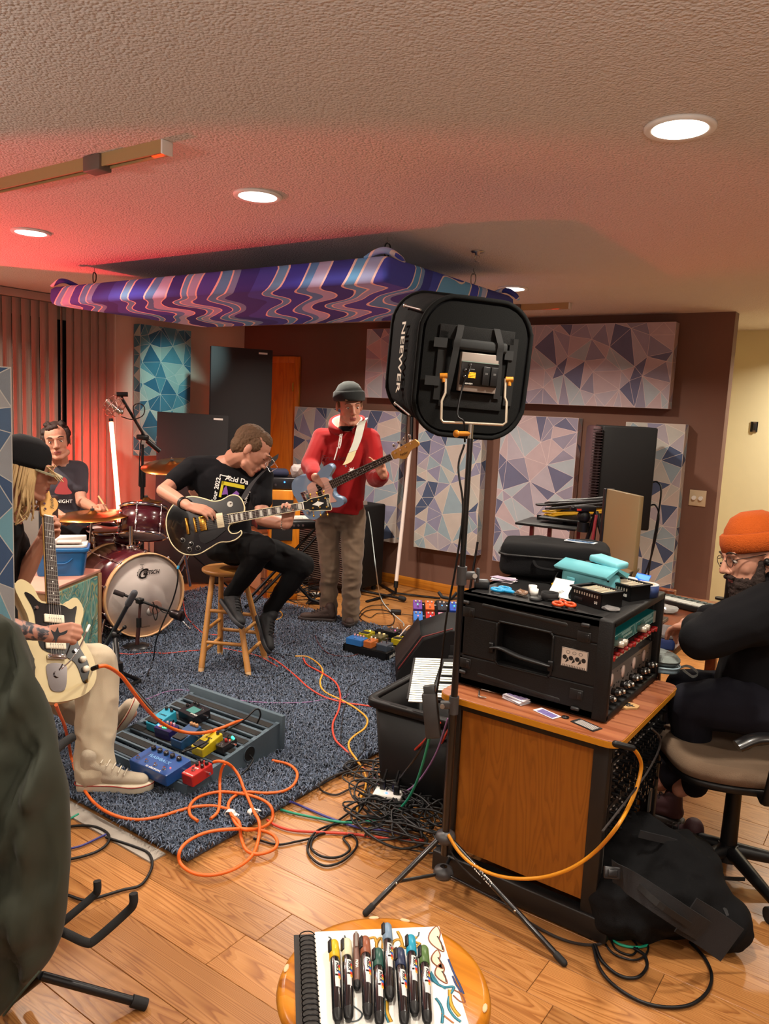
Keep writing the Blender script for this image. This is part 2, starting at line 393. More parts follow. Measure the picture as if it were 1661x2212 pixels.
# track lights
TAN=mat('b09060',.5); 
def track(lbl,x0,x1,y,ux):
    t=T('track_light',lbl,'track light',((x0+x1)/2,y,CEIL))
    b=B(); b.box(((x0+x1)/2,y-.016,CEIL-.02),(x1-x0,.006,.04)); b.box(((x0+x1)/2,y+.016,CEIL-.02),(x1-x0,.006,.04)); b.box(((x0+x1)/2,y,CEIL-.004),(x1-x0,.036,.008)); b.box(((x0+x1)/2,y,CEIL-.03),(x1-x0,.004,.01))
    b.make('rail',TAN,t,w=True)
    B().box((x1+.004,y,CEIL-.022),(.008,.044,.044),r=.003).make('end_cap',WHT,t,w=True)
    b=B(); b.box((ux,y-.004,CEIL-.026),(.09,.052,.052),r=.004); b.make('connector',mat('6a5a50',.6),t,w=True)
    b=B(); b.prism(rrect(.13,.055,.027),-.012,0,R=Matrix.Translation((ux-.01,y+.05,CEIL))); b.make('feed_cover',WHT,t,w=True)
    for q in (.24,.3): B().box((ux+q,y-.008 if q<.27 else y+.008,CEIL-.034),(.05,.006,.004)).make('led',mat('ff4020',.4,emis=('ff2808',5),name='track_led'),t,w=True)  # glowing strips imitate red light from below caught on the rail
track('tan ceiling track with red glow on its underside at upper left',-3.1,-2.07,1.68,-2.42)
track('short distant ceiling track lit red above the back wall panels',-2.9,-2.19,5.3,-2.6)
# sprinkler
t=T('fire_sprinkler','small metal fire sprinkler on the ceiling beyond the cloud panel','sprinkler',(-1.96,3.52,CEIL))
B().lathe([(.001,0),(.035,0),(.03,-.006),(.012,-.008),(.01,-.02),(.001,-.02)]).make('escutcheon',STEEL,t)
b=B(); b.tube([(.008,0,-.02),(.014,0,-.033),(.004,0,-.048)],.002,n=5); b.tube([(-.008,0,-.02),(-.014,0,-.033),(-.004,0,-.048)],.002,n=5); b.lathe([(.001,-.048),(.012,-.048),(.012,-.05),(.001,-.05)],n=12); b.make('frame',STEEL,t)
# ------------------------------------------------------------------ printed triangle fabric
def tri_fabric(w,h,name,parent,mats,M,seed=3,per=(.62,.6),hub=.155,th=.1,line=.0028,side_w=True):
    """printed fabric of triangles; front face in local XY at z=0, its turned-over edges run back along -z"""
    rnd=random.Random(seed); cell=[]
    tries=0
    while len(cell)<26 and tries<900:
        p=(rnd.random()*per[0],rnd.random()*per[1]); tries+=1
        dm=.085 if len(cell)%3 else hub
        if all(math.hypot((abs(p[0]-q[0])+per[0]/2)%per[0]-per[0]/2,(abs(p[1]-q[1])+per[1]/2)%per[1]-per[1]/2)>dm for q in cell): cell.append(p)
    W=w+2*th;Hh=h+2*th; ox=rnd.random()*per[0]*(seed%2); oy=0
    pts=[]
    for i in range(-1,int(W/per[0])+3):
        for j in range(-1,int(Hh/per[1])+3):
            for p in cell:
                q=(p[0]+i*per[0]+ox-th-w/2-.3,p[1]+j*per[1]-th-h/2-.3)
                if abs(q[0])<w/2-.02 and abs(q[1])<h/2-.02: pts.append(q)
    for sg in (-1,1):
        for off in (0,th):
            q=-h/2+.05
            while q<h/2-.04: pts.append((sg*(w/2+off),q)); q+=.06+.1*rnd.random()
            q=-w/2+.05
            while q<w/2-.04: pts.append((q,sg*(h/2+off))); q+=.06+.1*rnd.random()
            for s2 in (-1,1): pts.append((sg*w/2,s2*(h/2+th))); pts.append((sg*(w/2+th),s2*h/2))
    n0=len(pts); lim=[(-w/2,-h/2),(w/2,-h/2),(w/2,h/2),(-w/2,h/2)]
    pts+=lim
    ed=[(n0,n0+1),(n0+1,n0+2),(n0+2,n0+3),(n0+3,n0)]
    vo,eo,fo,*_=delaunay_2d_cdt([V(p) for p in pts],ed,[],0,1e-5)
    b=B(M); nm=len(mats)-1
    def fold(p,lift):
        x,y=p; z=lift
        if x>w/2: z-=(x-w/2); x=w/2+lift
        elif x<-w/2: z-=(-w/2-x); x=-w/2-lift
        if y>h/2: z-=(y-h/2); y=h/2+lift
        elif y<-h/2: z-=(-h/2-y); y=-h/2-lift
        return V((x,y,z))
    for f in fo:
        P=[vo[i] for i in f]; c=(P[0]+P[1]+P[2])/3
        ox_=abs(c.x)>w/2; oy_=abs(c.y)>h/2
        if ox_ and oy_: continue
        if min(abs(c.x)-w/2,0)==0 and abs(c.x)>w/2+th*.95: continue
        if abs(c.y)>h/2+th*.95: continue
        def clampp(p): return V((max(-w/2-th,min(w/2+th,p.x)),max(-h/2-th,min(h/2+th,p.y))))
        if ox_: P=[V((p.x,max(-h/2,min(h/2,p.y)))) for p in P]
        if oy_: P=[V((max(-w/2,min(w/2,p.x)),p.y)) for p in P]
        P=[clampp(p) for p in P]
        ar=abs((P[1]-P[0]).cross(P[2]-P[0]))/2
        if ar<2e-5: continue
        a_,b_,c_=[(P[(i+1)%3]-P[(i+2)%3]).length for i in range(3)]
        s=(a_+b_+c_); ic=(P[0]*a_+P[1]*b_+P[2]*c_)/s; r=2*ar/s; k=max(.2,1-line/2/r)
        Q=[ic+(p-ic)*k for p in P]
        hsh=int((math.sin((round((c.x*1000+5000)%(per[0]*1000)/9)*12.9898+round((c.y*1000+5000)%(per[1]*1000)/9)*78.233))*43758.5))%97
        b.mi=[0,1,2,3,4,0,5,1,4,3,0,5][hsh%12]%nm
        b.add([fold(q,.0012) for q in Q],[(0,1,2)])
        b.mi=nm
        for i in range(3): j=(i+1)%3; b.add([fold(P[i],.0012),fold(P[j],.0012),fold(Q[j],.0012),fold(Q[i],.0012)],[(0,1,2,3)])
    return b.make(name,mats,parent,w=True)
def fabm(c): return mat(c,.95,bump=(700,.5,.002),var=.12,name='printed_fabric')
PAL=[fabm(c) for c in ('b4a0a4','8c8698','9a90a0','666680','aca2ac','a4acb4')]+[fabm('d0bcba')]
PALd=[fabm(c) for c in ('b8aca4','86849c','a29aa2','46526e','b0aea8','8c9ea8')]+[fabm('d0c4b8')]
PALt=[fabm(c) for c in ('8ab4b0','3a7a90','5a98a4','2a6884','9cc0b8','4a8a9a')]+[fabm('b8ccc4')]
CORE=mat('8a8490',.95,bump=(700,.4,.002))
def panel(lbl,p0,p1,pal,seed,th=.1,wall='back',tilt=0):
    """p0 lower left, p1 upper right as world points of the front face"""
    w=(p1-p0); 
    if wall=='back': W=abs(w.x); X=V((1,0,0)); N=V((0,-1,0))
    else: W=abs(w.y); X=V((0,1,0)); N=V((1,0,0))
    h=w.z; c=(p0+p1)/2
    M=frame(c,X,N)@Matrix.Rotation(tilt,4,'Z')
    t=T('acoustic_panel',lbl,'wall panel',M=M,group='fabric covered acoustic panels on the walls')
    B(M).box((0,0,-th/2-.0005),(W,h,th-.001),r=.006).make('core',CORE,t,w=True)
    tri_fabric(W,h,'fabric_wrap',t,pal,M,seed,th=th-.01)
    return t
YF=YB-.105
a=PY(787,858,YF); b_=PY(1470,692,YF); xm=(a.x+b_.x)/2; zt=b_.z-.01
panel('patterned fabric panel high on back wall, left one, behind the softbox',V((a.x,YF,a.z)),V((xm-.01,YF,zt)),PAL,3)
panel('wide patterned fabric panel high on back wall right of the softbox',V((xm+.01,YF,a.z)),V((b_.x-.03,YF,zt)),PAL,4)
def pan(lbl,l,r,zb,zt,pal,seed,tilt=0): panel(lbl,V((PY(l[0],l[1],YF).x,YF,zb)),V((PY(r[0],r[1],YF).x,YF,zt)),pal,seed,tilt=tilt)
pan('patterned fabric panel behind the man in the red hoodie',(633,1000),(862,1000),.41,1.62,PALd,5)
pan('patterned fabric panel behind the light stand pole',(899,1050),(1036,1050),.41,1.62,PALd,6,.012)
pan('patterned fabric panel left of the large black speaker',(1074,1050),(1238,1050),.4,1.64,PAL,7)
pan('patterned fabric panel right of the black speaker, beside the dimmer knobs',(1330,1180),(1474,1000),.4,1.63,PALd,8,.006)
XF=XL+.105; p0=PX(302,880,XF); p1=PX(413,708,XF)
panel('teal lit patterned fabric panel on the white left wall',V((XF,p0.y,1.1)),V((XF,p1.y,2.3)),PALt,9,wall='left')
# dimmer plate and bare switch box
t=T('dimmer_plate','beige wall plate with two round dimmer knobs on the brown wall','switch',PY(1507,1076,YB)); IV=mat('cdb898',.4)
c=V(PY(1507,1076,YB)); B().box((c.x,YB-.004,c.z),(.118,.008,.118),r=.003).make('plate',IV,t,w=True)
for dx in (-.024,.024): B().cyl((c.x+dx,YB-.005,c.z),(c.x+dx,YB-.024,c.z),.017,.015,n=20).make('knob',WHT,t,w=True)
c=PY(1629,922,7.2); t=T('switch_box','black bare wall box opening with a switch on the yellow hall wall','switch',c)
B().box((c.x,7.196,c.z),(.056,.008,.085)).make('box',mat('0c0c0c',.6),t,w=True)
B().box((c.x+.006,7.188,c.z),(.024,.012,.06),r=.002).make('rocker',mat('2a2a2a',.4),t,w=True)
for dz in (-.036,.036): B().box((c.x+.004,7.188,c.z+dz),(.022,.006,.012)).make('bracket',STEEL,t,w=True)
# ------------------------------------------------------------------ rug
def rug():
    x0,x1,y0,y1=-5.0,-1.99,1.74,4.62
    t=T('rug_underlay','pale grey felt underlay showing beyond the rug corner','rug pad',(-2.6,1.8,0))
    B().box((-3.4,1.7,.0035),(2.6,.068,.006),R=Matrix.Translation((0,-.0,0))).make('felt',mat('9c948a',.95,bump=(300,.5,.003),var=.15),t,w=True)
    rg=T('shag_rug','dark blue grey shaggy rug under the stool and pedalboards','rug',((x0+x1)/2,(y0+y1)/2,0))
    RC=[mat(c,.9,sheen=.2) for c in ('3a4658','4c5a70','2c3546','5c6880')]
    B().box(((x0+x1)/2,(y0+y1)/2,.012),(x1-x0-.02,y1-y0-.02,.012)).make('backing',RC[2],rg,w=True)
    rs=np.random.RandomState(5); N=118000
    # denser near the viewer
    X=x0+(x1-x0)*rs.rand(N); Y=y0+(y1-y0)*rs.rand(N)**1.25
    ang=rs.rand(N)*2*np.pi+1.2*np.sin(X*9)+1.2*np.cos(Y*8); L=.02+.024*rs.rand(N); wd_=.0016+.0016*rs.rand(N)*(1+.5*(Y-y0)); hgt=.018+.016*rs.rand(N)
    # a clump pattern leans neighbours together
    dx=np.cos(ang);dy=np.sin(ang); px=-dy*wd_;py=dx*wd_
    bz=.016
    V0=np.stack([X-px,Y-py,np.full(N,bz)],1);V1=np.stack([X+px,Y+py,np.full(N,bz)],1)
    mx_=X+dx*L*.45;my_=Y+dy*L*.45; V2=np.stack([mx_+px,my_+py,bz+hgt],1);V3=np.stack([mx_-px,my_-py,bz+hgt],1)
    V4=np.stack([X+dx*L,Y+dy*L,bz+hgt*.75],1)
    vs=np.stack([V0,V1,V2,V3,V4],1).reshape(-1,3); 
    ctr=np.array([(x0+x1)/2,(y0+y1)/2,0]); vs=vs-ctr
    i=np.arange(N)*5
    lo=np.stack([i,i+1,i+2,i+3,i+3,i+2,i+4],1).ravel()
    me=bpy.data.meshes.new('pile'); me.vertices.add(len(vs)); me.vertices.foreach_set('co',vs.ravel()); me.loops.add(len(lo)); me.loops.foreach_set('vertex_index',lo)
    me.polygons.add(2*N); st=np.stack([np.arange(N)*7,np.arange(N)*7+4],1).ravel(); me.polygons.foreach_set('loop_start',st)
    me.polygons.foreach_set('loop_total',np.tile([4,3],N)); 
    for m in RC: me.materials.append(m)
    mi=np.repeat(rs.choice(4,N,p=[.4,.3,.2,.1]),2); me.polygons.foreach_set('material_index',mi); me.update(calc_edges=True); me.validate()
    o=bpy.data.objects.new('pile',me); COL.objects.link(o); o.parent=rg; o['kind']='stuff'
rug()
def inrug(p): return -5.0<p.x<-1.99 and 1.74<p.y<4.62
def F0(x,y,e=0):
    p=F(x,y,0); 
    return F(x,y,.04+e) if inrug(p) else F(x,y,.004+e)
def cable(lbl,pts,r,m,name='cable',group=None,parent=None,res=6,cat='cable',off=0,closed=False):
    P=[F0(p[0],p[1],r+off) if len(p)==2 else F(p[0],p[1],p[2]) for p in pts] if not isinstance(pts[0],V) else pts
    b=B(); b.tube(P,r,n=7,res=res,closed=closed)
    return b.make(name,m,parent,w=parent is not None,label=None if parent else lbl,cat=None if parent else cat,group=None if parent else group)
# ------------------------------------------------------------------ hanging cloud
def cloud():
    x0,x1,y0,y1,z0,z1=-4.62,-2.03,2.85,4.12,2.19,2.305
    nt=NT('striped_fabric'); c=nt.n('TexCoord'); sp=nt.n('SeparateXYZ'); nt.l(c.outputs['Object'],sp.inputs[0])
    def mth(op,a,b=None,c_=None):
        m=nt.n('Math',operation=op)
        for i,v in enumerate((a,b,c_)):
            if v is None: continue
            if isinstance(v,(int,float)): m.inputs[i].default_value=v
            else: nt.l(v,m.inputs[i])
        return m.outputs[0]
    X,Y,Z=sp.outputs[0],sp.outputs[1],sp.outputs[2]
    nz=nt.n('TexNoise'); nz.inputs['Scale'].default_value=2.6; nz.inputs['Detail'].default_value=0; nt.l(c.outputs['Object'],nz.inputs[0])
    yy=mth('ADD',Y,.635)
    wv=mth('MULTIPLY',mth('SINE',mth('MULTIPLY_ADD',X,2.4,mth('MULTIPLY',yy,11.))),.085)
    amp=mth('MINIMUM',mth('MULTIPLY',yy,6.),1.); wv=mth('MULTIPLY',wv,amp)
    s=mth('ADD',mth('MULTIPLY_ADD',Y,.85,X),mth('MULTIPLY',Z,-.75)); s=mth('ADD',s,wv); s=mth('ADD',s,mth('MULTIPLY',nz.outputs[0],.16))
    t_=mth('FRACT',mth('MULTIPLY',s,.86))
    W='f6e8e4'
    st=[];p=0
    for wdt,cl in [(a_*1.0 if c_!=W else .0115,c_) for a_,c_ in ((.09,'4054c4'),(.016,W),(.05,'68b4ec'),(.016,W),(.11,'3a4cc4'),(.018,W),(.05,'5a9ee0'),(.07,'b4c4f0'),(.018,W),(.10,'3440a0'),(.016,W),(.045,'68b4ec'),(.016,W),(.06,'a4bcec'),(.016,W),(.09,'4a54c0'),(.016,W),(.06,'5aa8e4'),(.018,W),(.05,'7aa6dc'),(.07,'3440a0'))]:
        st.append((p,cl)); p+=wdt
    nt.l(ramp(nt,t_,st,'CONSTANT'),nt.b.inputs['Base Color']); nt.sc(rough=.9)
    t=T('ceiling_cloud','large hanging acoustic panel wrapped in blue and white wavy striped fabric','acoustic panel',((x0+x1)/2,(y0+y1)/2,z0))
    b=B(); bm=bmesh.new(); n=20
    # rounded slab with a slightly sagging underside
    rings=[]
    for z,ins in ((z1,.05),(z1-.004,.02),(z1-.02,.003),(z1-.05,0),(z0+.03,.0),(z0+.01,.008),(z0,.03)):
        rings.append([V((p[0]+(x0+x1)/2,p[1]+(y0+y1)/2,z+.006*math.sin(p[0]*9+p[1]*5))) for p in rrect(x1-x0-2*ins,y1-y0-2*ins,.03,4)])
    b.loft(rings[::-1],cap=True)
    b.make('fabric_wrap',nt.m,t,w=True)
    b=B()
    for cx,cy,sx in ((x1-.04,y0+.05,1),(x0+.09,y0+.06,-1),(x1-.03,y1-.05,1)):
        b.tube([(cx-.1,cy-.03,z1),(cx-.04,cy-.02,z1+.025),(cx,cy,z1+.03),(cx+.02,cy+.06,z1+.012),(cx+.01,cy+.12,z1)],lambda q:.012+.012*math.sin(q*PI),n=7,flat=.6)
    b.make('gathered_corner',nt.m,t,w=True)
    for i,(x,y) in enumerate(((-2.2,3.08),(-2.2,3.92),(-4.48,3.08))):
        h=T('carabiner_hanger',('black carabiner hanger above the near right corner of the cloud panel','carabiner hanger at the far right corner of the cloud panel','carabiner hanger at the left end of the cloud panel')[i],'hook',(x,y,CEIL),group='cloud panel hangers')
        b=B(); b.tube([(0,0,0),(0,0,-.015),(.008,0,-.024),(0,0,-.034),(-.007,0,-.026)],.0022,n=6); b.make('screw_hook',STEEL,h)
        b=B(); b.tube([(0,0,-.028),(.014,.003,-.04),(.013,.003,-.075),(0,0,-.09),(-.012,0,-.078),(-.012,0,-.04)],.0035,n=6,closed=True); b.make('carabiner',BLK if i!=1 else STEEL,h)
        b=B(); b.tube([(0,0,-.086),(.006,0,-.1),(0,0,-.125),(-.006,0,-.1)],.002,n=5,closed=True); b.make('ring',STEEL,h)
cloud()
# ------------------------------------------------------------------ light tubes
def tube_light(lbl,top,bot,glow):
    t=T('light_tube',lbl,'light tube',(bot.x,bot.y,0),group=None)
    ax=(bot-top).normalized()
    if glow:
        e=mat('ffffff',.4,emis=('ff5030',0),name='tube_glow'); nt=e.node_tree.nodes['Principled BSDF']; nt.inputs['Emission Color'].default_value=(1,.05,.022,1); nt.inputs['Emission Strength'].default_value=62
    else: e=mat('e4d4cc',.35)
    b=B(); b.cyl(top,bot,.018 if glow else .017,n=16); b.make('tube',e,t,w=True)
    b=B(); b.cyl(top-ax*.03,top-ax*.002,.016); b.cyl(bot+ax*.002,bot+ax*.06,.02); b.make('end_cap',BLK,t,w=True)
    g=V((bot.x,bot.y,0))
    b=B(); b.cyl(bot+ax*.05,g+V((0,0,.02)),.012); b.make('spigot',BLK,t,w=True)
    for k in range(3):
        a=k*2.094+.45; b=B(); b.box((.2,0,0),(.4,.03,.012),R=Matrix.Translation(g+V((0,0,.02)))@Matrix.Rotation(a,4,'Z')@Matrix.Rotation(.03,4,'Y'),r=.004); b.make('foot',BLK,t,w=True)
tube_light('glowing red white light tube standing between the blinds and the drums',D(240,912,6.55),D(262,1165,6.45),True)
tube_light('unlit white light tube on a low black stand before the back wall',D(888,950,7.0),D(856,1255,6.9),False)
b=B(); b.cyl(D(888,950,7.0),D(890,880,7.0),.017); b.make('pole_sleeve',BLK,bpy.data.objects['light_tube.001'],w=True)
# ------------------------------------------------------------------ black gobos
GOB=mat('1e1a1c',.75,bump=(400,.3,.001))
def slab(lbl,tl,tr,zt,th=.05):
    a=F(*tl,zt) if zt>H else tl; c=F(*tr,zt) if zt>H else tr
    X=(c-a).normalized(); W=(c-a).length; M=frame((a+c)/2,X,V((0,0,1)))
    t=T('gobo_panel',lbl,'gobo',((a.x+c.x)/2,(a.y+c.y)/2,0))
    B(M).box((0,0,-a.z/2+.01),(W,th,a.z-.02),r=.004).make('board',GOB,t,w=True)
    B(M).box((W/2-.09,-th/2-.001,-.035),(.08,.002,.016)).make('label_sticker',WHT,t,w=True)
    b=B(M); b.box((-W/2+.1,0,-a.z+.01),(.05,.3,.02)); b.box((W/2-.1,0,-a.z+.01),(.05,.3,.02)); b.make('foot',BLK,t,w=True)
slab('tall black gobo panel in front of the door, reaching above the other',(455,747),(588,757),2.12)
slab('lower wide black gobo panel standing behind the seated guitarist',D(340,889,6.7),D(494,898,6.85),1.5)
# ------------------------------------------------------------------ speaker on pole
def pa_speaker():
    f=D(1300,905,5.2); t=T('loudspeaker','large black loudspeaker on a pole in front of the back wall','speaker',(f.x+.1,f.y,0))
    # local frame: x across its side face, y depth
    a=D(1304,905,5.25); c=D(1424,906,5.2); a.z=c.z=1.59
    X=(c-a); X.z=0; W=X.length; X.normalize(); M=frame(V(((a.x+c.x)/2,(a.y+c.y)/2,0)),X,V((0,0,1)))
    hh=.70; zc=1.60-hh/2
    B(M).box((0,.22,zc),(W,.44,hh),r=.012).make('cabinet',mat('0b0a0b',.7,spec=.3,bump=(300,.3,.001)),t,w=True)
    b=B(M@Matrix.Translation((-W/2,.22,zc))@Matrix.Rotation(0,4,'Z')); b.box((-.03,0,0),(.06,.42,hh-.01),r=.02)
    b.make('grille',mat('3a1c20',.5,bump=(900,1,.002)),t,w=True)
    b=B(M); 
    for k in range(34): b.box((-W/2-.03,-.001,zc-hh/2+.03+k*(hh-.06)/33),(.066,.01,.006))
    b.make('grille_rib',mat('241418',.5),t,w=True)
    b=B(M); b.cyl((0,.22,0.02),(0,.22,zc-hh/2),.018); b.make('pole',BLKM,t,w=True)
    for k in range(3):
        b=B(M@Matrix.Translation((0,.22,0))@Matrix.Rotation(k*2.09,4,'Z')); b.cyl((0,0,.45),(.42,0,.02),.012); b.make('leg',BLKM,t,w=True)
    for (zz,dz) in ((1.22,.35),(1.06,.2)):
        p=M@V((W/2,.1,zz)); q=[p,p+V((.05,0,.01)),p+V((.085,-.02,-.08)),p+V((.06,-.03,-dz-.15)),p+V((-.03 if dz<.3 else .05,-.02,-.75)),V((p.x+.06,p.y,.03))]
        b=B(); b.tube(q,.006,n=6); b.make('power_cable',BLK,t,w=True)
pa_speaker()
# thin beige monitor behind the rack case
t=T('monitor','flat beige grey monitor panel on a black stand behind the rack case','monitor',M=Matrix.Translation(D(1345,1230,3.7)))
a=D(1309,1072,3.75);c=D(1383,1054,3.45);bl=D(1313,1232,3.75)
X=(c-a);X.z=0;W=X.length;X.normalize();M=frame((a+c)/2,X,V((0,0,1)));hh=.40
B(M).box((0,.012,-hh/2),(W,.022,hh),r=.003).make('screen',mat('8a7450',.45),t,w=True)
B(M).box((0,-.0005,-hh+.03),(W,.005,.06)).make('lower_bezel',mat('9a845c',.4),t,w=True)
B(M).box((-W/2-.012,.02,-hh/2+.02),(.024,.05,hh-.04),r=.004).make('side_frame',BLK,t,w=True)
zb=(M@V((0,0,-hh))).z
b=B(M); b.box((0,.05,-hh/2-.1),(.07,.02,hh+.1)); b.box((0,.05,-hh-.12+.0),(.2,.18,.012)); b.make('stand',BLK,t,w=True)
# ------------------------------------------------------------------ bass cabinet and amp corner
t=T('bass_cabinet','tall bass speaker cabinet with silver striped grille behind the bassist','speaker cabinet')
g0=F(640,1262,0);g1=F(762,1290,0); X=(g1-g0).normalized(); W=(g1-g0).length; M=frame((g0+g1)/2,X,V((0,0,1))); t.matrix_world=MW[t.name]=Matrix.Translation((g0+g1)/2)
Hc=.74
B(M).box((0,.22,.05+Hc/2),(W,.42,Hc),r=.015).make('cabinet',mat('0c0b0c',.7,spec=.3),t,w=True)
B(M).box((0,.004,.05+Hc/2),(W-.05,.008,Hc-.05)).make('grille_cloth',mat('2c1c1c',.8),t,w=True)
b=B(M)
for k in range(34): b.box((0,-.002,.1+k*(Hc-.1)/33),(W-.055,.006,.0055))
b.make('grille_stripe',mat('a89890',.35,.6),t,w=True)
b=B(M)
for x in (-1,1):
    for y in (.06,.38): b.cyl((x*(W/2-.06),y,.0),(x*(W/2-.06),y,.055),.022)
b.make('caster',RUB,t,w=True)
# cream box cabinet (front of it) with keyboard on a stand
t=T('wooden_box','pale wooden box cabinet behind the seated guitarist knees','box',F(598,1285,0)); c0=F(562,1282,0);c1=F(632,1276,0);X=(c1-c0).normalized();W=(c1-c0).length;M=frame((c0+c1)/2,X,V((0,0,1)))
B(M).box((0,.16,.27),(W,.32,.52),r=.008).make('body',mat('b89a74',.6,var=.1),t,w=True)
B(M).box((0,.16,.535),(W+.01,.33,.012),r=.003).make('lid',mat('8a5a34',.5),t,w=True)
b=B(M); b.box((0,-.003,.3),(W-.06,.006,.35)); b.make('front_panel',mat('c8aa84',.6,var=.1),t,w=True)
t=T('keyboard','small black stage keyboard with silver top behind the guitarist hand','keyboard',F(620,1180,.62)); 
k0=D(556,1128,5.75);k1=D(682,1125,5.9);X=(k1-k0);X.z=0;W=X.length;X.normalize();M=frame((k0+k1)/2,X,V((0,0,1)))
B(M).box((0,.12,-.03),(W,.24,.06),r=.008).make('body',mat('202022',.4),t,w=True)
B(M).box((0,.15,.006),(W-.02,.16,.012),r=.003).make('top_panel',mat('d0c8c0',.4),t,w=True)
txt('Roland',.03,M@Matrix.Translation((W/2-.12,.09,.0135)),BLK,t)
b=B(M)
for k in range(6): b.cyl((W/2-.1-k*.035,-.001,-.03),(W/2-.1-k*.035,-.012,-.03),.008,n=10)
b.make('knob',STEEL,t,w=True)
b=B(M)
for s in (-1,1): b.tube([(s*.3,.02,-.06),(-s*.22,.05,-.62),(-s*.3,-.02,-.64)],.012,smooth=False); b.tube([(s*.3,.2,-.06),(-s*.22,.2,-.62)],.012,smooth=False)
b.make('stand',BLK,t,w=True)
# orange amp cab with head
t=T('amp_cabinet','orange wooden amplifier cabinet with black grille and corner handle','amp cabinet',F(620,1250,0))
k0=D(584,1057,6.4);k1=D(650,1061,6.45);X=(k1-k0);X.z=0;W=X.length;X.normalize();zt=(k0.z+k1.z)/2;M=frame(V(((k0.x+k1.x)/2,(k0.y+k1.y)/2,0)),X,V((0,0,1)))
B(M).box((0,.2,zt/2),(W,.4,zt),r=.01).make('cabinet',PINEZ,t,w=True)
B(M).box((-.02,-.004,zt-.25),(W-.08,.008,.34)).make('grille',mat('141012',.8),t,w=True)
B(M).box((W/2-.03,-.01,zt-.03),(.06,.03,.05),r=.012).make('corner_guard',BLK,t,w=True)
t=T('amplifier','black amplifier head with blue pilot lamp on the orange cabinet','amplifier',M@V((0,.2,zt)))
B(M).box((.01,.2,zt+.052),(W+.03,.36,.095),r=.006).make('case',mat('17161a',.35),t,w=True)
b=B(M)
for k in range(5): b.cyl((-.05-k*.032 if k else .06,.02,zt+.04),(-.05-k*.032 if k else .06,.008,zt+.04),.009,n=12)
b.make('knob',mat('3a3638',.3),t,w=True)
B(M).cyl((-.01,.02,zt+.065),(-.01,.014,zt+.065),.006).make('pilot_lamp',mat('4080ff',.3,emis=('2060ff',12),name='pilot_blue'),t,w=True)
B(M).box((-.08,.2,zt+.13),(.22,.2,.055),r=.02).make('cap_hat',mat('1c1f38',.9),None,label='dark navy folded cloth on the black amplifier head',cat='cloth')
b=B(M); rs=random.Random(4); 
bm=bmesh.new(); bmesh.ops.create_icosphere(bm,subdivisions=2,radius=.06)
for v_ in bm.verts: v_.co*= .75+.5*rs.random()
b.add([v_.co+V((.1,.15,zt+.152)) for v_ in bm.verts],[[v_.index for v_ in f.verts] for f in bm.faces]); bm.free()
b.make('plastic_bag',mat('e8dcd8',.12,trans=.55,ior=1.2),None,label='crumpled clear plastic bag shining on the amplifier head',cat='bag')
# tangled power rack on the floor behind the bassist shoe
t=T('power_box','small black open frame power box with white label on the floor','electronics',F(680,1305,0)); c=F(680,1306,0)
M=frame(c,V((.75,.66,0)),V((0,0,1))); b=B(M)
for x in (-.05,.05):
    for y in (0,.1): b.box((x,y,.07),(.012,.012,.14))
for z in (.012,.07,.13): b.box((0,.05,z),(.11,.11,.012))
b.make('frame',BLK,t,w=True); B(M).box((0,-.004,.095),(.06,.006,.022)).make('label',WHT,t,w=True)
b=B(); rs=random.Random(2)
for k in range(9):
    c=F(625+rs.random()*50,1300+rs.random()*14,0); P=[c+V(((rs.random()-.5)*.5,(rs.random()-.5)*.35,.03+rs.random()*.2)) for _ in range(6)]; b.tube(P,.004,n=5)
b.make('wire_tangle',BLK,None,label='tangle of thin black wires on the floor left of the power box',cat='cable',kind='stuff')
# ------------------------------------------------------------------ mic stands and microphones
def leg3(b,c,r=.3,z=.16,a0=.3,th=.009):
    for k in range(3): a=a0+k*2.094; b.cyl(c+V((0,0,z)),c+V((math.cos(a)*r,math.sin(a)*r,.015)),th)
t=T('microphone_stand','tall black boom stand holding the ribbon cage microphone over the drums','microphone stand')
bp_=F(312,1215,0); bp_=D(307,1180,5.9); bp_.z=0; top=D(308,960,5.9); base=V((top.x,top.y,0)); t.matrix_world=MW[t.name]=Matrix.Translation(base)
b=B(); b.cyl(base+V((0,0,.1)),base+V((0,0,1.0)),.016); b.make('tube',BLK,t,w=True)
b=B(); b.cyl(base+V((0,0,1.0)),top,.010); b.make('inner_tube',BLK,t,w=True)
b=B(); b.cyl(base+V((0,0,.96)),base+V((0,0,1.12)),.024); b.make('clutch',BLK,t,w=True)
for k in range(3):
    b=B(); a=.2+k*2.094; b.cyl(base+V((0,0,.22)),base+V((math.cos(a)*.36,math.sin(a)*.36,.04)),.010); b.make('leg',BLK,t,w=True)
b=B(); b.cyl(D(262,858,5.75),D(318,952,5.9),.011); b.cyl(D(318,952,5.9),D(345,975,5.95),.02); b.make('boom',BLK,t,w=True)
b=B(); b.box((0,0,0),(.1,.05,.04),R=Matrix.Translation(D(308,945,5.88)),r=.01); b.make('boom_clamp',BLK,t,w=True)
b=B(); b.cyl(D(252,852,5.73),D(276,852,5.76),.018); b.make('counterweight',BLK,t,w=True)
t=T('microphone','silver condenser microphone in a wire cage shock mount','microphone'); mc=D(247,878,5.72); t.matrix_world=MW[t.name]=Matrix.Translation(mc)
ax=(D(258,893,5.72)-D(230,868,5.72)).normalized()
b=B(); b.cap(mc-ax*.06,.022,mc+ax*.06,.022); b.make('body',STEEL,t,w=True)
b=B(); n=ax.orthogonal().normalized(); n2=ax.cross(n)
for off,rr in ((-.045,.07),(.045,.06),(0,.085)): b.tube([mc+ax*off+(n*math.cos(k*PI/4)+n2*math.sin(k*PI/4))*rr for k in range(8)],.003,n=5,closed=True)
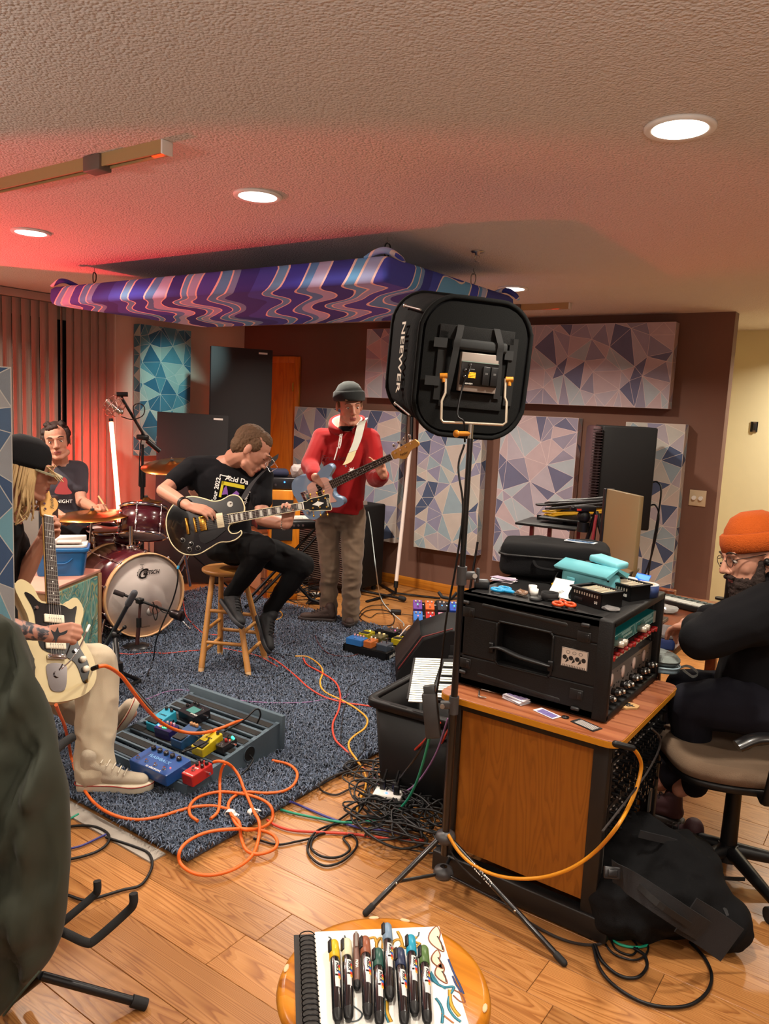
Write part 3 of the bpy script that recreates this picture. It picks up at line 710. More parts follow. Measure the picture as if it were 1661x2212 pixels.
for k in range(8):
    a=k*PI/4; b.cyl(mc-ax*.045+(n*math.cos(a)+n2*math.sin(a))*.07,mc+ax*.045+(n*math.cos(a+.8)+n2*math.sin(a+.8))*.06,.002,n=5)
    b.cyl(mc-ax*.03+(n*math.cos(a)+n2*math.sin(a))*.022,mc+(n*math.cos(a+.4)+n2*math.sin(a+.4))*.085,.0014,n=4)
b.cyl(mc+n*.08,D(256,856,5.74),.004,n=6)
b.make('shock_mount',mat('b88a80',.3,.8),t,w=True)
cable('',[D(262,900,5.72),D(285,906,5.75),D(308,898,5.8),D(312,880,5.8),D(300,872,5.8),D(288,880,5.8),D(296,915,5.8),D(306,935,5.85),D(302,980,5.9),D(300,1050,5.9)],.004,BLK,parent=t,name='microphone_cable')
# two low black guitar stands by the back wall
def gstand(lbl,cap_,inner,yk):
    t=T('guitar_stand',lbl,'guitar stand',F(*inner,.03)); a=F(*inner,.035); e=F(*cap_,.03)
    b=B(); b.cyl(a,e,.011); b.make('leg',BLKM,t,w=True)
    b=B(); d_=(e-a).normalized(); b.cap(e-d_*.02,.02,e+d_*.02,.022); b.make('rubber_foot',RUB,t,w=True)
    b=B(); m_=a+V((0,.06,.02)); b.cyl(a,a+V((-.12,.3,.0)),.01); b.cyl(a,m_+V((0,.05,.5)),.01); b.make('frame',BLKM,t,w=True)
    if yk:
        b=B(); b.tube([D(*yk[0]),D(*yk[1]),D(*yk[2]),D(*yk[3])],.012,n=8,smooth=False); b.cyl(D(*yk[2]),a+V((0,.05,.05)),.01); b.make('cradle',RUB,t,w=True)
gstand('black floor guitar stand leg sticking out right of the bass cabinet',(868,1293),(780,1276),None)
gstand('black guitar stand with padded cradle left of the rack case',(950,1302),(1010,1304),[(948,1280,5.6),(955,1290,5.55),(975,1294,5.5),(987,1280,5.5)])
# small stand with cable coils and tripod head behind the pedalboard bag
t=T('side_stand','black folding stand with red legs holding cable coils','stand',D(1180,1135,4.2))
a=D(1116,1126,4.25);c=D(1245,1147,4.1)
X=(c-a);X.z=0;W=X.length;X.normalize();z=(a.z+c.z)/2;M=frame(V(((a.x+c.x)/2,(a.y+c.y)/2,z)),X,V((0,0,1)))
B(M).box((0,.12,0),(W,.3,.014),r=.004).make('tray',BLK,t,w=True)
B(M).box((.05,.2,.03),(W*.72,.26,.014),r=.004).make('upper_tray',BLK,t,w=True)
b=B(M)
for x in (-.1,.0,.16): b.box((x,.08,-z/2),(.02,.02,z))
b.make('leg',mat('7a1c20',.4),t,w=True)
b=B(M); b.box((.05,.2,.015),(.02,.02,.03)); b.box((-.1,.2,.015),(.02,.02,.03)); b.make('riser',BLK,t,w=True)
rs=random.Random(8)
for nm,lb,cl,dz,N_ in (('coiled_cable','flattened coil of yellow cable on the black folding stand','d8a81c',.06,7),('coiled_cable','flattened coil of black cables on top of the yellow coil','18161a',.10,9)):
    b=B(M)
    for k in range(N_):
        o_=V((.14+rs.uniform(-.04,.04),.2+rs.uniform(-.03,.03),dz+.008*k*.6)); L=.2+rs.uniform(-.03,.03); w_=.05+rs.uniform(-.01,.01)
        b.tube([o_+V((L*math.cos(q),w_*math.sin(q),.035*math.cos(q)+rs.uniform(-.004,.004))) for q in [j*PI/5 for j in range(10)]],.006,n=6,closed=True,res=3)
    b.make(nm,mat(cl,.5),None,label=lb,cat='cable')
t=T('video_tripod','black video tripod with fluid head leaning behind the equipment bag','tripod',D(1262,1140,4.0)); hc=D(1262,1103,4.0)
b=B(); b.ell(hc+V((0,0,-.03)),(.035,.03,.035)); b.box((0,0,0),(.11,.06,.03),R=frame(hc+V((0,0,.012)),RT,V((0,0,1))),r=.006); b.cyl(hc+V((0,0,-.06)),hc+V((0,0,-.11)),.03); b.make('head',BLK,t,w=True)
b=B(); b.cyl(D(1232,1097,3.98),D(1268,1106,4.0),.010); b.make('pan_handle',BLK,t,w=True)
b=B(); b.box((0,0,0),(.022,.005,.01),R=frame(D(1251,1101,3.955),RT,-FW.cross(RT))); b.make('badge',mat('d02818',.4),t,w=True)
for e in ((1322,1250,3.9),(1272,1260,4.0),(1240,1250,4.1)):
    b=B(); b.cyl(D(1288,1105,3.98),D(*e),.011); b.make('leg',BLKM,t,w=True)
b=B(); b.tube([D(1288,1112,3.95),D(1282,1150,3.95),D(1278,1185,3.95)],.008); b.make('strap',mat('8a1c28',.5),t,w=True)
# power brick
t=T('power_brick','small black power adapter on the wood floor beyond the pedalboard','power adapter',F(855,1331,0)); M=frame(F(855,1330,0),RT-V((0,0,RT.z)),V((0,0,1)))
B(M).box((0,.04,.02),(.085,.05,.034),r=.005).make('case',PLAST,t,w=True)
b=B(); b.tube([F(842,1326,.015),F(815,1325,.008),F(800,1334,.008),F(785,1328,.008),F(776,1322,.008)],.003,n=5); b.tube([F(868,1326,.015),F(895,1329,.008),F(925,1326,.008),F(950,1318,.01)],.003,n=5); b.make('cord',BLK,t,w=True)
# ------------------------------------------------------------------ figures
def HF(o,fwd,up): fwd=V(fwd).normalized(); up=V(up); return frame(o,fwd.cross(up),up)
def vw(a,b,c): return (RT*a+UP*b+FW*c).normalized()
def head_shapes(b,M,neck,s=1.,nr=.055):
    g=lambda *p: M@(V(p)*s)
    def el(c,r,rot=None): b.ell(g(*c),[q*s for q in r],R=M if rot is None else M@rot,n=20,m=14)
    el((0,-.018,.03),(.076,.097,.087)); el((0,.026,-.01),(.065,.064,.075)); el((0,.028,-.062),(.054,.058,.052)); el((0,.072,-.099),(.024,.018,.018))
    for q in (-1,1):
        el((q*.036,.052,-.03),(.022,.018,.024)); el((q*.079,-.012,-.01),(.009,.019,.031)); b.cap(g(q*.05,.02,-.08),.02*s,g(q*.012,.074,-.103),.016*s)
        el((q*.031,.0745,.0055),(.0155,.0120,.0105)); el((q*.013,.097,-.037),(.009,.011,.008))
    b.cap(g(-.038,.082,.024),.0115*s,g(0,.09,.021),.010*s); b.cap(g(.038,.082,.024),.0115*s,g(0,.09,.021),.010*s)
    b.cap(g(0,.09,.014),.0085*s,g(0,.112,-.031),.0125*s); b.cap(g(0,.086,-.05),.012*s,g(0,.09,-.06),.010*s)
    b.cap(g(-.017,.087,-.064),.0065*s,g(.017,.087,-.064),.0065*s); b.cap(g(-.014,.086,-.0755),.0075*s,g(.014,.086,-.0755),.0075*s)
    b.cap(g(0,-.02,-.05),nr*s,neck,nr*1.06*s)
def face_parts(t,M,s=1.,brow='3a2a1c',lips='9a5a50',look=-.3,closed=False):
    g=lambda *p: M@(V(p)*s)
    for q in (-1,1):
        if not closed:
            b=B(); b.ell(g(q*.031,.0755,.0005),.0112*s,n=14,m=10); e=b.make('eye',mat('e4dcd4',.2),t,w=True)
            b=B(); c=g(q*.031+.0,.0755,.0005); d_=(M.to_3x3()@V((0,1,look))).normalized(); b.ell(c+d_*.0075*s,.0055*s,n=10,m=8); b.make('iris',mat('2a1c14',.2),e,w=True)
        b=B(); b.tube([g(q*.046,.077,.0035-.004*closed),g(q*.031,.0875,.005-.006*closed),g(q*.017,.082,.0015-.004*closed)],.0013*s,n=5); b.make('eyelash',mat('1c120c',.6),t,w=True)
        b=B(); b.tube([g(q*.05,.08,.023),g(q*.035,.0955,.031),g(q*.016,.099,.026)],lambda u:.0028*s*(1.2-.6*abs(u-.4)),n=6); b.make('eyebrow',mat(brow,.9),t,w=True)
    b=B(); b.tube([g(-.021,.088,-.0695),g(-.008,.0945,-.069),g(0,.0945,-.0705),g(.008,.0945,-.069),g(.021,.088,-.0695)],.0016*s,n=5); b.make('mouth',mat('5a2a26',.6),t,w=True)
def lip_zone(M,s=1.):
    inv=M.inverted()
    def f(p):
        q=inv@p/s if False else (inv@p)*(1/s)
        return abs(q.x)<.021 and q.y>.088 and -.082<q.z<-.059
    return f
def hand_shapes(b,W,f,n,right,curl=(.5,.7,.5),spread=.06,s=1.,thumb=(.7,.6,-.35),per=None):
    f=V(f).normalized(); n=V(n); n=(n-f*n.dot(f)).normalized(); x=(n.cross(f) if right else f.cross(n))
    g=lambda a,c,d: W+(x*a+f*c+n*d)*s
    xs=(.030,.010,-.010,-.029); ln=(.070,.080,.074,.058); ky=(.088,.092,.088,.080)
    b.ell(g(0,.05,0),(.001,.001,.001)) if False else None
    for i in range(4):
        b.cap(g(xs[i]*.55,.004,0),.0165*s,g(xs[i],ky[i],0),.0115*s)
    b.cap(g(.016,.03,-.008),.018*s,g(-.016,.04,-.008),.017*s)
    for i in range(4):
        c=curl if per is None else per[i]
        a=0; p=g(xs[i],ky[i],0); side=(xs[i]/.03)*spread; R=[.0098,.0088,.0078,.0068]
        for k,(seg,da) in enumerate(zip((.46,.30,.24),c)):
            a+=da; d_=(f*math.cos(a)-n*math.sin(a)+x*side*math.cos(a)).normalized(); q=p+d_*ln[i]*seg*1.12*s
            b.cap(p,R[k]*s*(.9 if i==3 else 1),q,R[k+1]*s*(.9 if i==3 else 1)); p=q
    tx,ty,tz=thumb; d_=(x*tx+f*ty+n*tz).normalized(); p=g(.02,.018,-.006); q=p+d_*.045*s; b.cap(p,.0165*s,q,.0125*s)
    d2=(d_+f*.5-n*.15).normalized(); q2=q+d2*.032*s; b.cap(q,.0122*s,q2,.0105*s); d3=(d2+f*.35-x*.2).normalized(); b.cap(q2,.0105*s,q2+d3*.024*s,.0085*s)
    return g
SKIN=NT('skin'); SKIN.b.inputs['Base Color'].default_value=s2l('bd8770'); SKIN.sc(rough=.5,spec=.35); SKIN.b.inputs['Subsurface Weight'].default_value=.08; SKIN.b.inputs['Subsurface Radius'].default_value=(.8,.3,.2); SKIN.b.inputs['Subsurface Scale'].default_value=.01; SKIN=SKIN.m
LIP=mat('a86058',.5)
def cloth(c,bump=(420,.35,.0015),**k): return mat(c,.92,spec=.2,bump=bump,sheen=.0 if sum(s2l(c)[:3])<.06 else .15,name='cloth',**k)
def torso(b,pel,chest,neck,shR,shL,r=(.155,.145,.165),sh=.07,flat=.7,fw=None,hem=None):
    fw=fw if fw is not None else (shL-shR).cross(neck-pel)
    fl=(fw,flat); mid=pel*.5+chest*.5
    (b.ecyl(pel-(mid-pel).normalized()*hem,r[0],mid,r[1],fl=fl) if hem is not None else b.cap(pel,r[0],mid,r[1],n=20,fl=fl)); b.cap(pel*.4+mid*.6,r[1]*.98,mid,r[1],n=20,fl=fl); b.cap(mid,r[1],chest,r[2],n=20,fl=fl); b.cap(chest,r[2],chest*.4+neck*.6,r[2]*.62,n=20,fl=fl)
    c=neck*.75+chest*.25
    b.cap(c,.075,shR,sh); b.cap(c,.075,shL,sh)
    b.cap(chest+(shR-c)*.55,.09,shR,sh); b.cap(chest+(shL-c)*.55,.09,shL,sh)
def skin_body(t,M,J,hands,s=1.,extra=None,leg=True,nr=.055,r=(.13,.12,.14)):
    """one continuous figure; hands: list of (wrist, finger direction, back normal, right?, kwargs)"""
    b=B(); head_shapes(b,M,J['neck'],s,nr); torso(b,J['pel'],J['chest'],J['neck'],J['shR'],J['shL'],r,.052,.68)
    for q in 'RL':
        b.cap(J['sh'+q],.048,J['el'+q],.041); b.cap(J['el'+q],.042,J['el'+q]*.6+J['wr'+q]*.4,.041); b.cap(J['el'+q]*.6+J['wr'+q]*.4,.041,J['wr'+q],.027)
        if leg: b.cap(J['hip'+q],.085,J['kn'+q],.056); b.cap(J['kn'+q],.056,J['an'+q],.04); b.cap(J['an'+q],.04,J['an'+q]*.3+J['toe'+q]*.7,.03)
    for W,f,n,rt,kw in hands: hand_shapes(b,W,f,n,rt,**kw)
    if extra: extra(b)
    z=lip_zone(M,s)
    return b.bake('body',[SKIN,LIP],t,.0052,3,region=lambda p:1 if z(p) else 0)
SHOE=[None]
def shoe(t,heel,toe,up,mats,w=.045,h=.075,ank=None,name='shoe',sole=.024):
    """heel/toe on the sole line"""
    X=(toe-heel); L=X.length; M=frame(heel,X,up)
    out=lambda k=1.:[(-.012,-.6*w*k),(.02,-.8*w*k),(L*.45,-.78*w*k),(L*.72,-w*1.05*k),(L*.92,-.72*w*k),(L*1.02,-.1*w*k),(L*1.0,.35*w*k),(L*.85,.85*w*k),(L*.6,.92*w*k),(L*.3,.74*w*k),(0,.72*w*k),(-.016,.2*w*k)]
    oc=[tuple(p)[:2] for p in catmull([(x,y,0) for x,y in out()],3,True)]
    b=B(M); b.cap((.02,0,sole+.028),.034,(L*.45,0,sole+.02),.036,fl=((0,0,1),.95)); b.cap((L*.45,0,sole+.018),.038,(L*.84,.002,sole+.006),.034,fl=((0,0,1),.72)); b.cap((.028,0,sole+.03),.036,(.035,0,sole+h),.037)
    b.cap((.04,0,sole+h*.7),.036,(L*.5,0,sole+.025),.03)
    u=b.bake(name,mats[0],t,.005,4); b=B(M); b.prism(oc,0,sole,bev=.005); b.make('sole',mats[1],u,w=True)
    b=B(M)
    for k in range(5):
        f=k/4; x=.085+f*(L*.62-.085); z=sole+h*.92-f*(h*.92-.045)+.004
        b.tube([(x,-.026,z-.014),(x+.006,0,z),(x,.026,z-.014)],.0028,n=5)
    b.make('laces',mats[2],u,w=True)['kind']='stuff'
    SHOE[0]=u
    return M
def fitted(pts,r): return pts
# ---- guitars
def guitar(lbl,M,outline,th,colr,scale,neckw,head,body_mat,binding=None,fb='2a1a14',parts=None,nstr=6,tune='both',hc='101012',inl=None,name='electric_guitar',cat='guitar',hmat=None,nmat=None,tm=None,ped=0):
    """local frame: origin at the bridge, x toward the head, y across, z out of the face"""
    t=T(name,lbl,cat,M=M)
    oc=[tuple(p)[:2] for p in catmull([(x,y,0) for x,y in outline],5,True)]
    b=B(M); b.prism(oc,-th,0,bev=.008 if not binding else .003); b.make('body',body_mat,t,w=True)
    if binding:
        b=B(M); b.tube([(x*1.003,y*1.003,-.003) for x,y in oc[::2]],.0042,n=6,closed=True,res=2); b.make('binding',binding,t,w=True)
    nb=scale-.02-neckw[2]; # fretboard from body end to nut
    x0=neckw[2]; w0,w1=neckw[0],neckw[1]
    b=B(M); b.loft([[V((x,y*w/2,z)) for y,z in ((-1,.006),(-.75,-.014),(0,-.022),(.75,-.014),(1,.006))] for x,w in ((x0,w0),(scale,w1))]); b.make('neck',nmat or body_mat,t,w=True)
    FB=mat(fb,.45); b=B(M); b.loft([[V((x,y*w/2,z)) for y,z in ((-1,.006),(1,.006),(1,.012),(-1,.012))] for x,w in ((x0,w0),(scale,w1))],sm=False); fbo=b.make('fretboard',FB,t,w=True)
    wd=lambda x:w0+(w1-w0)*(x-x0)/(scale-x0)
    b=B(M); fx=[scale*2**(-k/12) for k in range(1,23)]
    for x in fx:
        if x>x0+.004: b.box((x,0,.0126),(.0022,wd(x)*.97,.0016))
    o=b.make('frets',STEEL,fbo,w=True); o['kind']='stuff'
    if inl:
        for k in inl[0]:
            a=scale*2**(-(k-1)/12) if k>1 else scale; c=scale*2**(-k/12)
            if c<x0+.006: continue
            xm=(a+c)/2
            if inl[1]=='block': B(M).box((xm,0,.0123),((a-c)*.62,wd(xm)*.7,.0012)).make('inlay',mat('dcdcd2',.2),fbo,w=True)
            else: B(M).cyl((xm,0,.012),(xm,0,.0128),.0032,n=10).make('inlay',WHP,fbo,w=True)
        if binding:
            b=B(M)
            for sg in (-1,1): b.loft([[V((x,sg*(w/2-.0008)+q*.0016,z)) for q,z in ((-1,.006),(1,.006),(1,.0126),(-1,.0126))] for x,w in ((x0,w0),(scale,w1))],sm=False)
            b.make('neck_binding',binding,t,w=True)
    b=B(M); b.box((scale+.002,0,.0125),(.005,w1,.005)); b.make('nut',WHT,t,w=True)
    # head
    HM=M@Matrix.Translation((scale+.004,0,.004))@Matrix.Rotation(.16 if tune=='both' else .04,4,'Y')
    hoc=[tuple(p)[:2] for p in catmull([(x,y,0) for x,y in head],4,True)]
    b=B(HM); b.prism(hoc,-.014,0,bev=.002); hs=b.make('headstock',hmat or mat(hc,.2),t,w=True)
    if binding:
        b=B(HM); b.tube([(x,y,0) for x,y in hoc[::2]],.0016,n=5,closed=True,res=2); b.make('head_binding',binding,hs,w=True)
    tm=tm or GOLD; tp=[]
    if tune=='both':
        for k in range(3):
            for sg in (-1,1): tp.append((.05+k*.04,sg*(.02+k*.003),sg))
    else:
        for k in range(nstr): f=k/(nstr-1); tp.append((.03+f*(.125 if nstr==6 else .135),.012+f*.012,1))
    for x,y,sg in tp:
        b=B(HM); b.cyl((x,y,-.001),(x,y,.008),.0055,n=10); b.cyl((x,y+sg*.012,-.018),(x,y+sg*.038,-.02),.002,n=6)
        if nstr==4: b.ell((x,y+sg*.046,-.02),(.012,.012,.004))
        else: b.ell((x,y+sg*.043,-.02),(.006,.009,.004),n=10,m=6)
        b.make('tuning_peg',tm,hs,w=True)
    b=B(M)
    for k in range(nstr):
        f=k/(nstr-1)-.5; q=min(tp,key=lambda p:abs(p[1]-f*w1)) if False else tp[k if tune!='both' else k]
        b.cyl((0,f*w0*1.0,.016),(scale+.002,f*w1*.82,.0145),.0006 if nstr==6 else .0011,n=4,cap=False)
    b.cyl((0,-w0*.45,.016),(0,-w0*.45,.0161),.0006,n=4); o=b.make('strings',STEEL,t,w=True); o['kind']='stuff'
    if parts: parts(t,M)
    return t
# ============================================================ seated guitarist (centre)
def seated():
    d=4.62
    J=dict(pel=D(492,1168,4.86),chest=D(482,1050,4.84),neck=D(508,992,4.80),shR=D(418,1010,4.84),shL=D(563,1027,4.76),
      elR=D(353,1060,4.62),wrR=D(408,1094,4.40),elL=D(566,1122,4.62),wrL=D(620,1134,4.53),
      hipR=D(478,1180,4.86),hipL=D(528,1176,4.92),knR=D(570,1186,4.52),knL=D(652,1222,4.76),anR=D(500,1284,4.74),anL=D(583,1318,4.86),toeR=D(512,1340,4.6),toeL=D(578,1400,4.74))
    t=T('person','seated man in black band tee bent over a black electric guitar on a wooden stool','person',D(492,1222,4.86))
    fw=vw(.74,-.66,.05); up=vw(.62,.76,0); M=HF(D(546,972,4.65),fw,up); s=1.13
    hands=[(J['wrR'],vw(.95,-.22,-.1),vw(.1,.75,-.6),True,dict(curl=(.35,.5,.4),thumb=(.3,.8,-.5))),
           (J['wrL'],vw(.2,.95,.0),vw(.35,-.1,-.9)*-1,False,dict(per=[(.9,.9,.5),(.8,1.0,.6),(.85,.9,.6),(.95,.8,.6)],thumb=(.2,.9,-.6)))]
    # left hand: back away from the viewer behind the neck, fingers folding over the strings
    hands[1]=(J['wrL'],vw(.12,.93,-.1),vw(.05,.12,.95),False,dict(per=[(.55,1.15,.7),(.5,1.2,.75),(.5,1.15,.8),(.6,1.0,.7)],spread=.12,thumb=(.1,1.,.0)))
    skin_body(t,M,J,hands,s,nr=.06)
    face_parts(t,M,s,brow='6a4a2c',closed=True)
    g=lambda *p: M@(V(p)*s)
    b=B(); b.ell(g(0,-.036,.034),[q*s for q in (.0795,.094,.087)],R=M,n=24,m=18); b.ell(g(0,-.058,-.018),[q*s for q in (.071,.062,.062)],R=M); b.ell(g(0,.004,.074),[q*s for q in (.06,.062,.046)],R=M)
    for q in (-1,1): b.ell(g(q*.062,-.002,.03),[w_*s for w_ in (.02,.04,.04)],R=M)
    b.bake('hair',mat('5a4028',.8,bump=(260,.8,.003),var=.3),t,.005,2,wr=(.0035,60,(1,1,1)))
    b=B(); torso(b,J['pel']+UP*.02,J['chest'],J['neck']-UP*.012,J['shR'],J['shL'],(.152,.148,.172),.078,.78,hem=.06)
    b.cap(J['shR'],.076,J['shR']*.42+J['elR']*.58,.066); b.cap(J['shL'],.076,J['shL']*.42+J['elL']*.58,.064)
    b.bake('t_shirt',cloth('0e0e12'),t,.008,5,wr=(.007,7,(1,1,.6)))
    # printed front of the shirt
    PM=frame(D(503,1060,4.655),vw(.96,-.22,.12),vw(.2,.92,-.15).cross(vw(.96,-.22,.12))*-1) if False else frame(D(499,1062,4.60),vw(.97,-.2,.0),vw(.0,.05,-1))
    t2=t
    YEL_=mat('c8b81c',.8); PUR=mat('7a4a9a',.8)
    B(PM).add([(-.065,.03,0),(.075,.03,0),(.07,.052,0),(-.065,.052,0)],[(0,1,2,3)]).make('yellow_print',YEL_,t,w=True)
    B(PM).add([(-.065,-.045,0),(-.05,-.045,0),(-.052,.052,0),(-.066,.052,0)],[(0,1,2,3)]).make('yellow_print',YEL_,t,w=True)
    for P in ([(-.05,-.03),(-.02,-.02),(-.012,-.032),(-.02,.0),(-.035,.03),(-.045,.012)],[(.0,-.032),(.03,-.018),(.045,-.04),(.05,.0),(.03,.012),(.01,-.012)]):
        b=B(PM); b.prism([(x,y) for x,y in P],0,.0006); b.make('purple_print',PUR,t,w=True)
    txt('Acid Da',.042,PM@Matrix.Translation((.02,.074,.0)),WHP,t,off=.0008); txt('Tour 2022',.036,PM@Matrix.Translation((-.088,-.01,0))@Matrix.Rotation(PI/2,4,'Z'),WHP,t,off=.0008)
    txt('America',.030,PM@Matrix.Translation((.098,-.02,0))@Matrix.Rotation(-PI/2-.1,4,'Z'),WHP,t,off=.0006)
    b=B(PM); b.box((-.05,.084,0),(.05,.005,.0006)); b.box((-.083,.078,0),(.005,.018,.0006)); b.box((-.078,.086,0),(.012,.004,.0006)); b.prism([(-.028,.077),(-.012,.084),(-.028,.091)],0,.0006); b.make('arrow_print',WHP,t,w=True)
    # trousers
    b=B(); b.cap(J['hipR'],.105,J['hipL'],.105); b.cap(J['pel'],.14,(J['hipR']+J['hipL'])/2,.13); 
    b.chain([(J['hipR'],.105),(J['hipR']*.5+J['knR']*.5,.096),(J['knR'],.078)]); b.chain([(J['knR'],.069),(J['knR']*.6+J['anR']*.4,.064),(J['anR'],.048)])
    b.chain([(J['hipL'],.105),(J['hipL']*.5+J['knL']*.5,.096),(J['knL'],.078)]); b.chain([(J['knL'],.069),(J['knL']*.6+J['anL']*.4,.064),(J['anL'],.048)])
    b.bake('trousers',cloth('0b0b0d'),t,.008,5,wr=(.006,9,(1,1,.7)))
    SH=(mat('131418',.7,bump=(300,.4,.002)),mat('24252a',.6),mat('0c0c0e',.8))
    shoe(t,D(480,1304,4.74),D(519,1358,4.56),(D(500,1284,4.7)-D(478,1310,4.74)).normalized()+vw(.6,.5,.1),SH,h=.08)
    shoe(t,D(556,1338,4.86),D(578,1412,4.70),vw(.75,.55,-.1),SH,h=.08)
    # wrist things
    w=J['wrR']*.8+J['elR']*.2; ax=(J['elR']-J['wrR']).normalized(); b=B(); b.cyl(w-ax*.011,w+ax*.011,.036,n=20); b.make('wrist_watch',BLK,t,w=True)
    w=J['wrL']*.9+J['elL']*.1; ax=(J['elL']-J['wrL']).normalized(); n1=ax.orthogonal().normalized();n2=ax.cross(n1)
    b=B()
    for k in range(14): a=k*2*PI/14; b.ell(w+(n1*math.cos(a)+n2*math.sin(a))*.031,.0055,n=8,m=6)
    b.make('bracelet',STEEL,t,w=True)
    # guitar strap over the left shoulder
    b=B(); P=[D(566,1000,4.60),D(548,1040,4.575),D(523,1080,4.52)]; 
    for a_,b2 in ((P[0]+vw(0,1,.6)*.06,P[0]),): P=[D(594,985,4.74),D(588,1000,4.66)]+P[1:]
    strap=B(); X=vw(.8,.5,0)
    rings=[]
    for p in catmull(P,5): rings.append([p+X*.028,p+X*.028-FW*.003,p-X*.028-FW*.003,p-X*.028])
    strap.loft(rings,sm=False); 
    # guitar
    gx=vw(.984,.172,.03); M_=frame(D(422,1134,4.47),gx,vw(.02,.12,-1))
    out=[(-.165,0),(-.15,.085),(-.09,.15),(-.01,.168),(.06,.147),(.12,.118),(.17,.117),(.225,.135),(.27,.12),(.29,.075),(.287,.03),(.25,-.02),(.2,-.03),(.182,-.055),(.195,-.083),(.23,-.088),(.252,-.078),(.25,-.1),(.215,-.122),(.17,-.128),(.12,-.123),(.06,-.145),(-.01,-.168),(-.09,-.152),(-.145,-.09)]
    CRM=mat('e8dcb0',.4)
    def pp(t,M):
        for x,m_ in ((.045,GOLD),(.145,mat('e8dcb8',.35))):
            b=B(M); b.box((x,0,.006),(.04,.085,.012),r=.003); b.make('pickup',m_,t,w=True)
        B(M).box((0,0,.008),(.014,.088,.012),r=.003).make('bridge',GOLD,t,w=True); B(M).box((-.045,0,.008),(.016,.098,.012),r=.004).make('tailpiece',GOLD,t,w=True)
        for x,y in ((-.04,-.105),(-.085,-.075),(-.005,-.135),(-.055,-.135)): 
            b=B(M); b.lathe([(.001,.0),(.013,.0),(.011,.014),(.001,.014)],R=M@Matrix.Translation((x,y,.0)) if False else Matrix.Translation((x,y,0))); b.make('control_knob',mat('1a1a1a',.15),t,w=True)
            B(M).lathe([(.0131,.0),(.0145,.0),(.0145,.002),(.0131,.002)],R=Matrix.Translation((x,y,0))).make('knob_ring',mat('8a8a84',.3,.5),t,w=True)
        b=B(M); b.cyl((.215,.085,0),(.215,.085,.002),.017,n=20); b.cyl((.215,.085,0),(.222,.09,.018),.003); b.make('selector_switch',STEEL,t,w=True)
        b=B(M); b.prism([(.03,-.05),(.16,-.048),(.17,-.06),(.10,-.10),(.04,-.118),(.015,-.10),(.012,-.06)],.004,.007); b.make('pickguard',mat('121214',.2),t,w=True)
        HM=M@Matrix.Translation((.628+.004,0,.006))@Matrix.Rotation(.16,4,'Y')
        b=B(HM); b.prism([(.05,0),(.085,-.014),(.12,0),(.085,.014)],0,.0008); b.box((.085,0,.0008),(.006,.034,.001)); b.make('head_inlay',mat('e4e4dc',.3),t,w=True)
        txt('Gibson',.022,HM@Matrix.Translation((.142,0,.001))@Matrix.Rotation(-PI/2,4,'Z'),mat('e8e0c8',.3),t,sx=.8)
    hd=[(0,-.022),(.02,-.024),(.045,-.036),(.1,-.040),(.15,-.048),(.158,-.03),(.152,0),(.158,.03),(.15,.048),(.1,.040),(.045,.036),(.02,.024),(0,.022)]
    t2=guitar('black single cutaway electric guitar with cream binding and gold hardware, played by seated man',M_,out,.045,None,.628,(.056,.043,.19),hd,mat('0a0a0c',.12,coat=1.),CRM,parts=pp,inl=((1,3,5,7,9,12,15,17,19),'block'),hc='0c0c0e')
    strap.make('strap',mat('16161a',.8),t2,w=True)
    b=B(frame(D(586,1006,4.63),vw(.85,.5,0),vw(0,0,-1))); 
    for a_,c_ in (((-.026,-.03,0),(.026,-.03,0)),((.026,-.03,0),(.026,.03,0)),((.026,.03,0),(-.026,.03,0)),((-.026,.03,0),(-.026,-.03,0)),((-.026,0,0),(.026,0,0))): b.cyl(a_,c_,.002,n=6)
    b.make('strap_buckle',CHR,t2,w=True)
    b=B(); p=M_@V((-.15,-.06,-.02)); q=D(392,1203,4.47); e=D(386,1222,4.47); b.cyl(D(400,1198,4.46),e,.006); b.make('jack_plug',CHR,t2,w=True)
    b=B(); b.cyl(e,D(384,1229,4.47),.007); b.make('plug_collar',mat('3aa0d0',.4),t2,w=True)
    P=[D(384,1229,4.47),D(383,1260,4.47),D(372,1300,4.5),D(352,1345,4.5),D(337,1385,4.5),F0(331,1425,.01),F0(318,1460,.01),F0(325,1450,.01)]
    b=B(); b.tube(P[:-1],.0045,n=6); b.make('guitar_cable',BLK,t2,w=True)
    # stool
    st=T('wooden_stool','tall round wooden stool with worn yellow legs under the seated guitarist','stool',F(505,1440,0)); OAK=mat('b07a3c',.45,var=.2); OAKW=mat('c8a070',.6)
    feet=[F0(434,1452,-.01),F0(537,1461,-.01),F0(475,1414,-.01),F0(573,1425,-.01)]; c=sum(feet,V())/4; 
    zs=(D(492,1222,4.86)).z; ctr=V((c.x,c.y,zs)); ctr=D(492,1226,4.88)
    b=B(); b.lathe([(.001,-.03),(.145,-.03),(.16,-.018),(.16,-.006),(.15,0),(.001,0)],R=Matrix.Translation(ctr),n=32); b.make('seat',OAK,st,w=True)
    tops=[ctr+(f-c).normalized()*.105-V((0,0,.03+(f-c).normalized().z*.105)) for f in feet]
    for f,tp in zip(feet,tops):
        b=B(); b.cyl(f,f+(tp-f)*.04,.0175); b.make('foot_tip',OAKW,st,w=True)
        b=B(); b.cyl(f+(tp-f)*.04,tp,.0185,.0165); b.make('leg',OAK,st,w=True)
    for (i,j,h) in ((0,1,.30),(2,3,.30),(0,2,.42),(1,3,.42),(0,2,.2),(1,3,.2),(0,1,.62),(2,3,.5)):
        b=B(); b.cyl(feet[i]+(tops[i]-feet[i])*h,feet[j]+(tops[j]-feet[j])*h,.011); b.make('rung',OAK,st,w=True)
seated()
